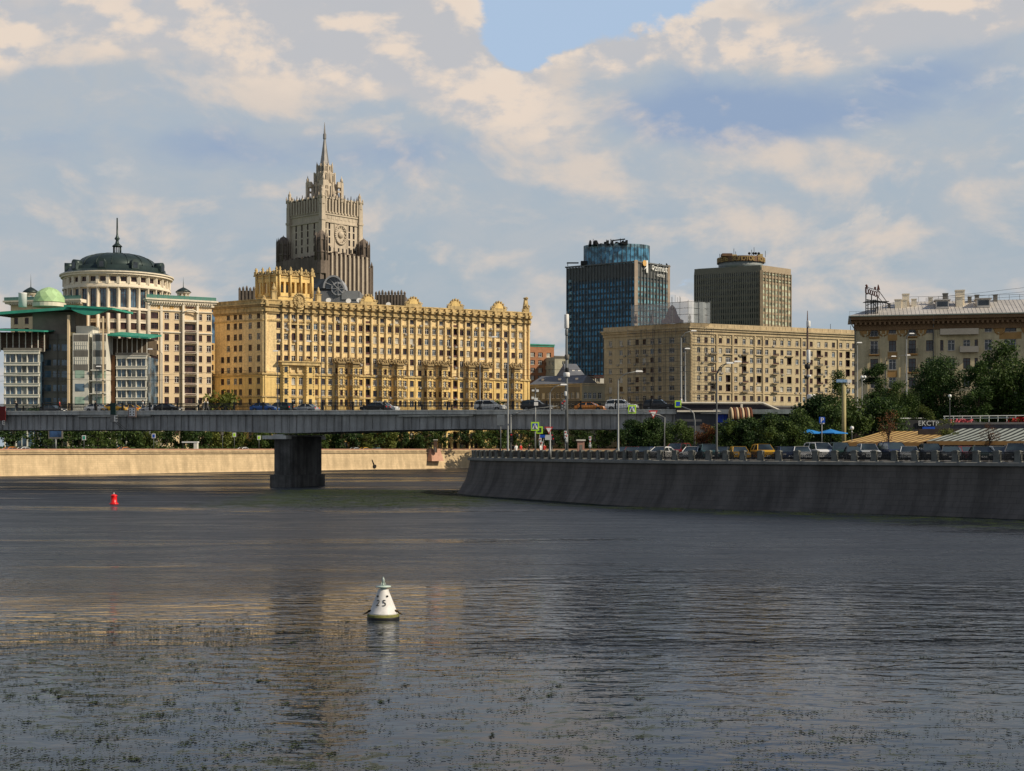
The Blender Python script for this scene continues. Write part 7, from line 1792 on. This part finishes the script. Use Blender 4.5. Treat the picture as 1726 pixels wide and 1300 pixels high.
def tri(r, x, y, z):
    for s_, m_ in ((1.0, REDS), (.66, PAINTW)):
        q = MB(); q.prism([(x-.5*s_, y-.02), (x+.5*s_, y-.02), (x+.5*s_, y), (x-.5*s_, y)], z, z+.01) if False else q.face([(x-.5*s_, y-(1-s_)*.1, z+.38*s_), (x, y-(1-s_)*.1, z-.5*s_), (x+.5*s_, y-(1-s_)*.1, z+.38*s_)]); q.build('triangle', m_, r)
sign(925, 167, 725, .2, .2, GMET, 'give way triangle sign on the lamp post at the near corner', pole=False, parts=tri)
sign(1101, 155, 698, .2, .2, GMET, 'give way triangle sign above the leftmost quay trees', pole=False, parts=tri)
sign(924, 167.2, 737.5, .75, .6, PALE, 'grey plate under the give way triangle', pole=False)
sign(916, 200, 735.5, 1.0, .4, BLUES, 'small blue direction sign under the bridge', 5, pole=True)
sign(844, 190, 708, 1.0, 1.4, mat("sign_back", (.13, .15, .17), .6), 'back of a round road sign on a pole in front of the bridge girder', 4.8)
sign(74, 345, 706+25, 0, 0, GMET, 'x', 5) if False else None
def P_sign(r, x, y, z): q = MB(); q.mesh(text_mesh('P', .75, .01), Matrix.Translation((x, y-.02, z-.27)) @ TXT); q.build('letter', PAINTW, r)
sign(1385.5, 152, 708, .62, .62, BLUES, 'blue parking sign with a white letter P beside the blue parasols', 4.8, parts=P_sign)
sign(1385.5, 152.1, 713.6, .5, .15, PAINTW, 'small white plate below the parking sign', pole=False)
# billboards and small signs of the far bank
q_ = atpx(offs(FAR, 12), 94); bb = empty('billboard', 'billboard with a blue and red picture on a post behind the far wall', 'billboard', (q_[0], q_[1], 5))
x_, y_ = q_[0], q_[1]; q = MB(); q.tube([(x_, y_, 5), (x_, y_, 8.6)], .2, 8); q.build('post', GMET, bb); zc = Z(731, y_)
q = MB(); q.box(x_-1.7, x_+1.7, y_-.2, y_+.1, zc-1.2, zc+2.0); q.build('panel', [GPAN], bb); q = MB(); q.box(x_-1.4, x_+1.4, y_-.25, y_-.21, zc-.8, zc+1.9); q.build('poster', [mat("poster_blue", (.03, .07, .16), .6, .6, .5)], bb)
for p, py, c, lab in ((141.5, 738, 'green', 'small green square sign on a thin pole behind the far wall'), (395, 733, 'lime', 'small lime bordered sign left of the bridge pier'), (436.5, 738, 'lime', 'small lime bordered sign just left of the bridge pier'), (375, 731, 'grey', 'small grey sign left of the bridge pier'), (259, 735, 'blue', 'dark blue sign behind the far wall in front of trees')):
    q_ = atpx(offs(FAR, 4.5), p); sign(p, q_[1], py, .6, .8, {'green': GREEN, 'lime': LIME, 'grey': GPAN, 'blue': BLUES}[c], lab, 5.1, rim=PAINTW if c != 'grey' else None)
q_ = atpx(offs(FAR, 9), 322); bs = empty('bus_shelter', 'small bus shelter with a white roof and side panel on the far embankment', 'bus shelter', (q_[0], q_[1], 5.1)); x_, y_ = q_[0], q_[1]
q = MB(); q.box(x_-2.2, x_+1.9, y_-1, y_+1, Z(746.5, y_), Z(745, y_)+.1); q.build('roof', PAINTW, bs)
q = MB(); q.box(x_+.9, x_+1.75, y_-.9, y_+.9, 5.1, Z(746.6, y_)); q.build('side_panel', WSTEEL, bs); q = MB(); q.bar((x_-1.9, y_-.9, 5.1), (x_-1.9, y_-.9, Z(746.6, y_)), .1); q.build('post', DMET, bs)
# traffic light mast with long arm
tlr = empty('traffic_light_mast', 'traffic light mast with a long rising arm over the road at the near corner', 'traffic light', (X(861, 182), 182, 4.8))
q = MB(); Yt = 182; q.tube([(X(861, Yt), Yt, 4.8), (X(861, Yt), Yt, Z(699, Yt))], [.11, .08], 8); q.build('pole', GMET, tlr)
q = MB(); q.tube([(X(861, Yt), Yt, Z(702, Yt)), (X(876, Yt), Yt, Z(695, Yt)), (X(900, Yt), Yt, Z(689, Yt)), (X(952, Yt), Yt, Z(683, Yt))], [.08, .07, .06, .04], 6); q.tube([(X(861, Yt), Yt, Z(699, Yt)), (X(876, Yt), Yt, Z(695, Yt))], .05, 6); q.build('arm', GMET, tlr)
def tlight(root, px, Y, py, M=BLKP, s=1.0):
    x, z = X(px, Y), Z(py, Y); q = MB(); q.box(x-.17*s, x+.17*s, Y-.15, Y+.15, z-.5*s, z+.5*s)
    for k in range(3): q.tube([(x, Y-.14, z+(k-1)*.31*s), (x, Y-.30, z+(k-1)*.31*s+.03)], .11*s, 8)
    o = q.build('signal_head', M, root)
    q = MB(); q.T = Matrix.Translation((x, Y-.31, z+.31*s)) @ Matrix.Rotation(pi/2, 4, 'X'); q.lathe([(.09*s, 0), (.09*s, .01)], n=10); q.T = None; q.build('red_lens', mat("signal_red", (.5, .03, .03), .3) if "signal_red" not in bpy.data.materials else bpy.data.materials["signal_red"], root)
tlight(tlr, 948, Yt, 685, GMET, 1.2); tlight(tlr, 951.5, Yt, 682, GMET, 1.3); tlight(tlr, 862, Yt-.3, 738, BLKP, 1.2)
for p, Y, py, lab in ((910.5, 178, 745, 'pale double traffic light at the near corner beside the crossing signs'), (930.5, 175, 738, 'traffic light with red arrows right of the double headed lamp'), (953, 180, 733, 'pale traffic light between two thin poles under the bridge'), (994.5, 190, 742, 'small traffic light with a round sign under the bridge')):
    r = empty('traffic_light', lab, 'traffic light', (X(p, Y), Y, 4.8)); q = MB(); q.tube([(X(p, Y), Y+.2, 4.8), (X(p, Y), Y+.2, Z(py-4, Y))], .06, 6); q.build('pole', GMET, r); tlight(r, p, Y, py, BLKP if p == 930.5 else PALE); tlight(r, p+(2 if p != 994.5 else 0), Y, py+6, BLKP if p == 930.5 else PALE)
for i, (p, Y, yt) in enumerate(((888.5, 200, 731), (897, 203, 729), (949.5, 190, 721), (957, 186, 721), (845.5, 188, 731), (839, 200, 745), (1027.5, 196, 728), (987.5, 200, 738))):
    q = MB(); q.tube([(0, 0, 0), (0, 0, Z(yt, Y)-4.8)], [.10, .08], 6); q.build('pole', [GMET], label='plain grey pole near the corner under the bridge, %s of eight' % ORD[i], cat='pole', loc=(X(p, Y), Y, 4.8), group='plain poles at the near corner')
# second overhead arm with white gantry on the right
r = empty('sign_gantry', 'pale curved gantry arms carrying crossing signs above the quay trees', 'gantry', (X(1171, 165), 165, 4.8)); q = MB()
q.tube([(X(1171, 165), 165, 4.8), (X(1171, 165), 165, Z(712, 165)), (X(1169, 165), 165, Z(697, 165)), (X(1163, 165), 165, Z(691, 165)), (X(1144, 168), 168, Z(683, 168))], [.12, .1, .08, .08, .05], 7); q.build('arm', GMET, r)
q = MB(); q.tube([(X(1120, 152), 152, 4.8), (X(1120, 152), 152, Z(704, 152)), (X(1112, 152), 152, Z(700, 152)), (X(1066, 150.2), 150.2, Z(690, 150.2))], [.10, .08, .06, .04], 7); q.build('arm', GMET, r)
# telecom mast and camera mast
def mast(px, Y, z0, yt, segs, lab, boxes, cat='mast'):
    r = empty('telecom_mast', lab, cat, (X(px, Y), Y, z0)); x = X(px, Y)
    q = MB(); q.tube([(x, Y, z0), (x, Y, Z(640, Y)), (x, Y, Z(560, Y)), (x, Y, Z(yt, Y))], [.24, .19, .15, .05], 10); q.build('pole', segs, r)
    for (dx_, a, b_, w_, m) in boxes:
        q = MB(); xx = x+dx_*Y/F; q.lathe([(w_*.85, Z(b_, Y)), (w_, Z(b_, Y)+.1), (w_, Z(a, Y)-.1), (w_*.85, Z(a, Y))], (xx, Y-.05), 10); q.build('antenna', m, r)
    return r
mast(955, 186, 4.8, 524, GMET, 'tall grey telecom mast with white drum antennas in front of the blue tower', [(0, 530, 554, .30, PAINTW), (0, 555, 566, .2, GMET), (.5, 598, 606, .3, GPAN), (.5, 620, 628, .25, DMET), (0, 628, 636, .42, PAINTW), (-1.5, 660, 668, .2, PAINTW)])
r = mast(1361, 220, 4.8, 524, mat("mast_brown", (.11, .07, .06), .7), 'dark slender telecom mast with pale antennas in front of the tan house', [(1.5, 541, 552, .32, PAINTW), (1.5, 590, 612, .30, PAINTW), (0, 614, 622, .42, DMET), (-2, 615, 620, .3, DMET), (2.5, 632, 636, .35, PAINTW), (-1.5, 634, 639, .35, DMET), (6, 665, 673, .7, PAINTW)])
r = empty('camera_pole', 'short pole with white cameras and boxes in front of the bridge railing', 'pole', (X(902, 172), 172, 4.8)); x_ = X(902.5, 172); q = MB(); q.tube([(x_, 172, 4.8), (x_, 172, Z(654, 172))], [.10, .06], 8); q.build('pole', GMET, r)
for px, a, b_, w_ in ((903.5, 671, 676, .2), (903.5, 678, 684, .24), (898.5, 657, 660, .15), (906, 657, 661, .15), (898, 669, 673, .16)):
    q = MB(); q.cbox(X(px, 172), 171.8, (Z(a, 172)+Z(b_, 172))/2, w_*2, .3, Z(a, 172)-Z(b_, 172)); q.build('camera_box', PAINTW, r)
# yellow pole with street name panel
r = empty('pole_sign', 'yellow post carrying a blue and white panel sign above the trees', 'sign', (X(1422, 171), 171, 4.8)); x_ = X(1422.5, 171)
q = MB(); q.tube([(x_, 171, 4.8), (x_, 171, Z(645, 171))], .26, 8); q.build('post', mat("ochre_post", (.36, .31, .15), .7), r)
q = MB(); q.box(X(1409, 171), X(1427, 171), 170.6, 170.9, Z(645, 171), Z(640, 171)); q.build('blue_panel', mat("pale_blue_panel", (.20, .33, .50), .6, .3, 3), r)
q = MB(); q.box(X(1427.1, 171), X(1434, 171), 170.6, 170.9, Z(645.5, 171), Z(640, 171)); q.build('white_panel', PAINTW, r)
# blue parasols
for i, (p, Y, lab) in enumerate(((1363, 157, 'blue parasol, left one of the pair above the parked white van'), (1400, 157, 'blue parasol, right one of the pair above the parked white van'))):
    r = empty('parasol', lab, 'parasol', (X(p, Y), Y, 4.8), 'blue parasols'); q = MB(); x_ = X(p, Y); q.tube([(x_, Y, 4.8), (x_, Y, Z(724, Y))], .05, 6); q.build('pole', DMET, r)
    q = MB(); q.lathe([(1.9 if i else 1.6, Z(731.5, Y)), (1.9 if i else 1.6, Z(730, Y)), (.9, Z(727, Y)), (.05, Z(723.5, Y))], (x_, Y), 8, 0, False, cap=False); q.build('canopy', mat("parasol_blue", (.02, .20, .55), .8, .1) if "parasol_blue" not in bpy.data.materials else bpy.data.materials["parasol_blue"], r)
# striped awnings
def awning(pa, pb, Y, ytop_a, ytop_b, ybot, depth, ca, cb, n, lab, slant):
    r = empty('striped_awning', lab, 'awning', (X(pa, Y), Y, 4.8)); za = Z(ybot, Y)
    q = MB(); xa, xb = X(pa, Y), X(pb, Y); sh = 8.5
    for k in range(n):
        x0, x1 = lerp(xa, xb, k/n), lerp(xa, xb, (k+1)/n); sg = .25*sin(k*1.7)
        q.face([(x0, Y, za), (x1, Y, za), ((x1+sh*.5), Y+depth*.5, za+slant*.44), ((x0+sh*.5), Y+depth*.5, za+slant*.44)], k % 2)
        q.face([((x0+sh*.5), Y+depth*.5, za+slant*.44), ((x1+sh*.5), Y+depth*.5, za+slant*.44), (x1+sh, Y+depth, za+slant), (x0+sh, Y+depth, za+slant)], k % 2)
    q.face([(xa, Y, za-.45), (xb, Y, za-.45), (xb, Y, za), (xa, Y, za)], 2); q.build('fabric', [ca, cb, mat("valance", (.16, .09, .03), .8) if "valance" not in bpy.data.materials else bpy.data.materials["valance"]], r)
    for k in range(int((pb-pa)/26)+1):
        q = MB(); x_ = X(pa+4+k*26, Y); q.bar((x_, Y+.3, 4.8), (x_, Y+.3, za), .09); q.build('post', PAINTW if k % 2 else GPAN, r)
    q = MB(); q.box(xa+3, xb, Y+depth-.3, Y+depth, 4.8, za+slant-.05); q.build('back_wall', mat("cafe_dark", (.03, .022, .02), .8, .3) if "cafe_dark" not in bpy.data.materials else bpy.data.materials["cafe_dark"], r)
awning(1418, 1556, 164, 0, 0, 745.5, 14, mat("stripe_yellow", (.50, .34, .13), .85), mat("stripe_ochre", (.16, .085, .03), .85), 22, 'long awning with yellow and brown stripes behind the parked cars', 1.45)
awning(1562, 1800, 160, 0, 0, 743.5, 14, mat("stripe_pale", (.30, .33, .30), .85), mat("stripe_dark", (.02, .024, .022), .85), 36, 'long awning with white and black stripes at the right behind the parked cars', 1.6)
for k, (p, w_, lab) in enumerate(((1560, .5, 'brown pillar between the two striped awnings'), (1612, .22, 'white pillar under the white striped awning, left one'), (1646, .28, 'tan pillar under the white striped awning'))):
    q = MB(); q.cbox(0, 0, 1.35, w_*2, .4, 2.7); q.box(-w_*1.2, w_*1.2, -.25, .25, 0, .25); q.build('pillar', [HO if k != 1 else PAINTW], label=lab, cat='pillar', loc=(X(p, 159), 158.6, 4.8))
# railing, shop lettering, flower beds on the middle terrace
r = empty('terrace_railing', 'white horizontal railing above the striped awnings', 'railing', (X(1520, 196), 196, 9.2)); q = MB()
for a, b_ in (((1507, 705.5), (1572, 705.5)),): q.bar((X(a[0], 196), 196, Z(a[1], 196)), (X(b_[0], 196), 196, Z(b_[1], 196)), .07)
for zz in (702, 705.8): q.bar((X(1590, 195), 195, Z(zz, 195)), (X(1790, 189), 189, Z(zz-2, 189)), .055)
for k in range(14): p = 1592+k*15; y = 195-k*.42; q.bar((X(p, y), y, 9.2), (X(p, y), y, Z(701.3-.15*k, y)), .05)
q.build('rails', PAINTW, r)
r = empty('shop_sign', 'dark shop board with white lettering above the yellow striped awning', 'sign', (X(1565, 182), 182, 7.4)); q = MB(); q.box(X(1508, 182.5), X(1600, 182.5), 182.2, 182.6, Z(733, 182.5), Z(708, 182.5)); q.build('board', mat("board_dark", (.03, .032, .035), .7), r)
q = MB(); q.mesh(text_mesh('EKCTP', .9, .05), Matrix.Translation((X(1565, 182), 182.0, Z(717.5, 182))) @ TXT); q.build('lettering', PALE, r)
q = MB(); q.box(X(1555, 182), X(1576, 182), 182.05, 182.15, Z(724, 182), Z(719.5, 182)); q.build('blue_strip', BLUES, r)
for i, (p, M, lab) in enumerate(((1622, mat("bed_pink", (.5, .10, .12), .8, .3, 4), 'bright pink flower bed behind the white railing'), (1713, mat("bed_red", (.30, .01, .01), .8, .3, 4), 'dark red flower bed at the right edge'))):
    q = MB(); rg = random.Random(i); cx = X(p, 192); w_ = 1.0 if i == 0 else 1.3
    for _ in range(260): 
        a = Vector((cx+rg.gauss(0, w_*.6), 192.5-i*3+rg.gauss(0, .4), 9.25+rg.random()*(.7 if i == 0 else 1.0))); e = Vector((rg.gauss(0, .12), rg.gauss(0, .1), rg.gauss(0, .1))); f_ = Vector((rg.gauss(0, .1), rg.gauss(0, .1), rg.gauss(0, .1))); q.face([a-e, a-f_, a+e, a+f_])
    q.build('flower_bed', [M], label=lab, cat='flower bed', kind='stuff')
# overhead wires of the bridge
r = empty('overhead_wires', 'thin dark overhead wires strung along the bridge poles', 'wires', (-30, 222, 20)); q = MB()
for dz0 in (5.6, 6.5):
    ptsw = []
    for k in range(41):
        s = lerp(-30, 118, k/40); P_ = TB @ Vector((s, 3.0, dz_(s)+dz0-.5*sin(pi*((k*4/40) % 1)))); ptsw.append(P_)
    q.tube(ptsw, .022, 4)
for k in range(3):
    q.tube([(X(1560, 262), 262, Z(507-k*2, 262)), (X(1640, 262), 262, Z(505-k*5, 262)), (X(1760, 262), 262, Z(497-k*8, 262))], .025, 4)
q.build('wires', DMET, r)
# kiosks under the bridge
for p, Y, yt, w_, lab, M in ((979, 205, 741, 1.0, 'small pinkish kiosk with a white roof under the bridge', mat("kiosk_pink", (.36, .20, .15), .8)), (734, 436, 741, 1.0, 'small kiosk with pictures by the buttress of the far wall', mat("kiosk_brown", (.10, .06, .04), .8))):
    r = empty('kiosk', lab, 'kiosk', (X(p, Y), Y, 4.9)); q = MB(); x_ = X(p, Y); q.box(x_-w_/2, x_+w_/2, Y-.5, Y+.8, 4.9, Z(yt, Y)-.2); q.build('walls', M, r)
    q = MB(); q.box(x_-w_/2-.15, x_+w_/2+.15, Y-.65, Y+.9, Z(yt, Y)-.2, Z(yt, Y)); q.build('roof', WSTEEL, r); q = MB(); q.box(x_-.2, x_+.2, Y-.52, Y-.505, 4.95, 6.6); q.build('door', GPAN, r)
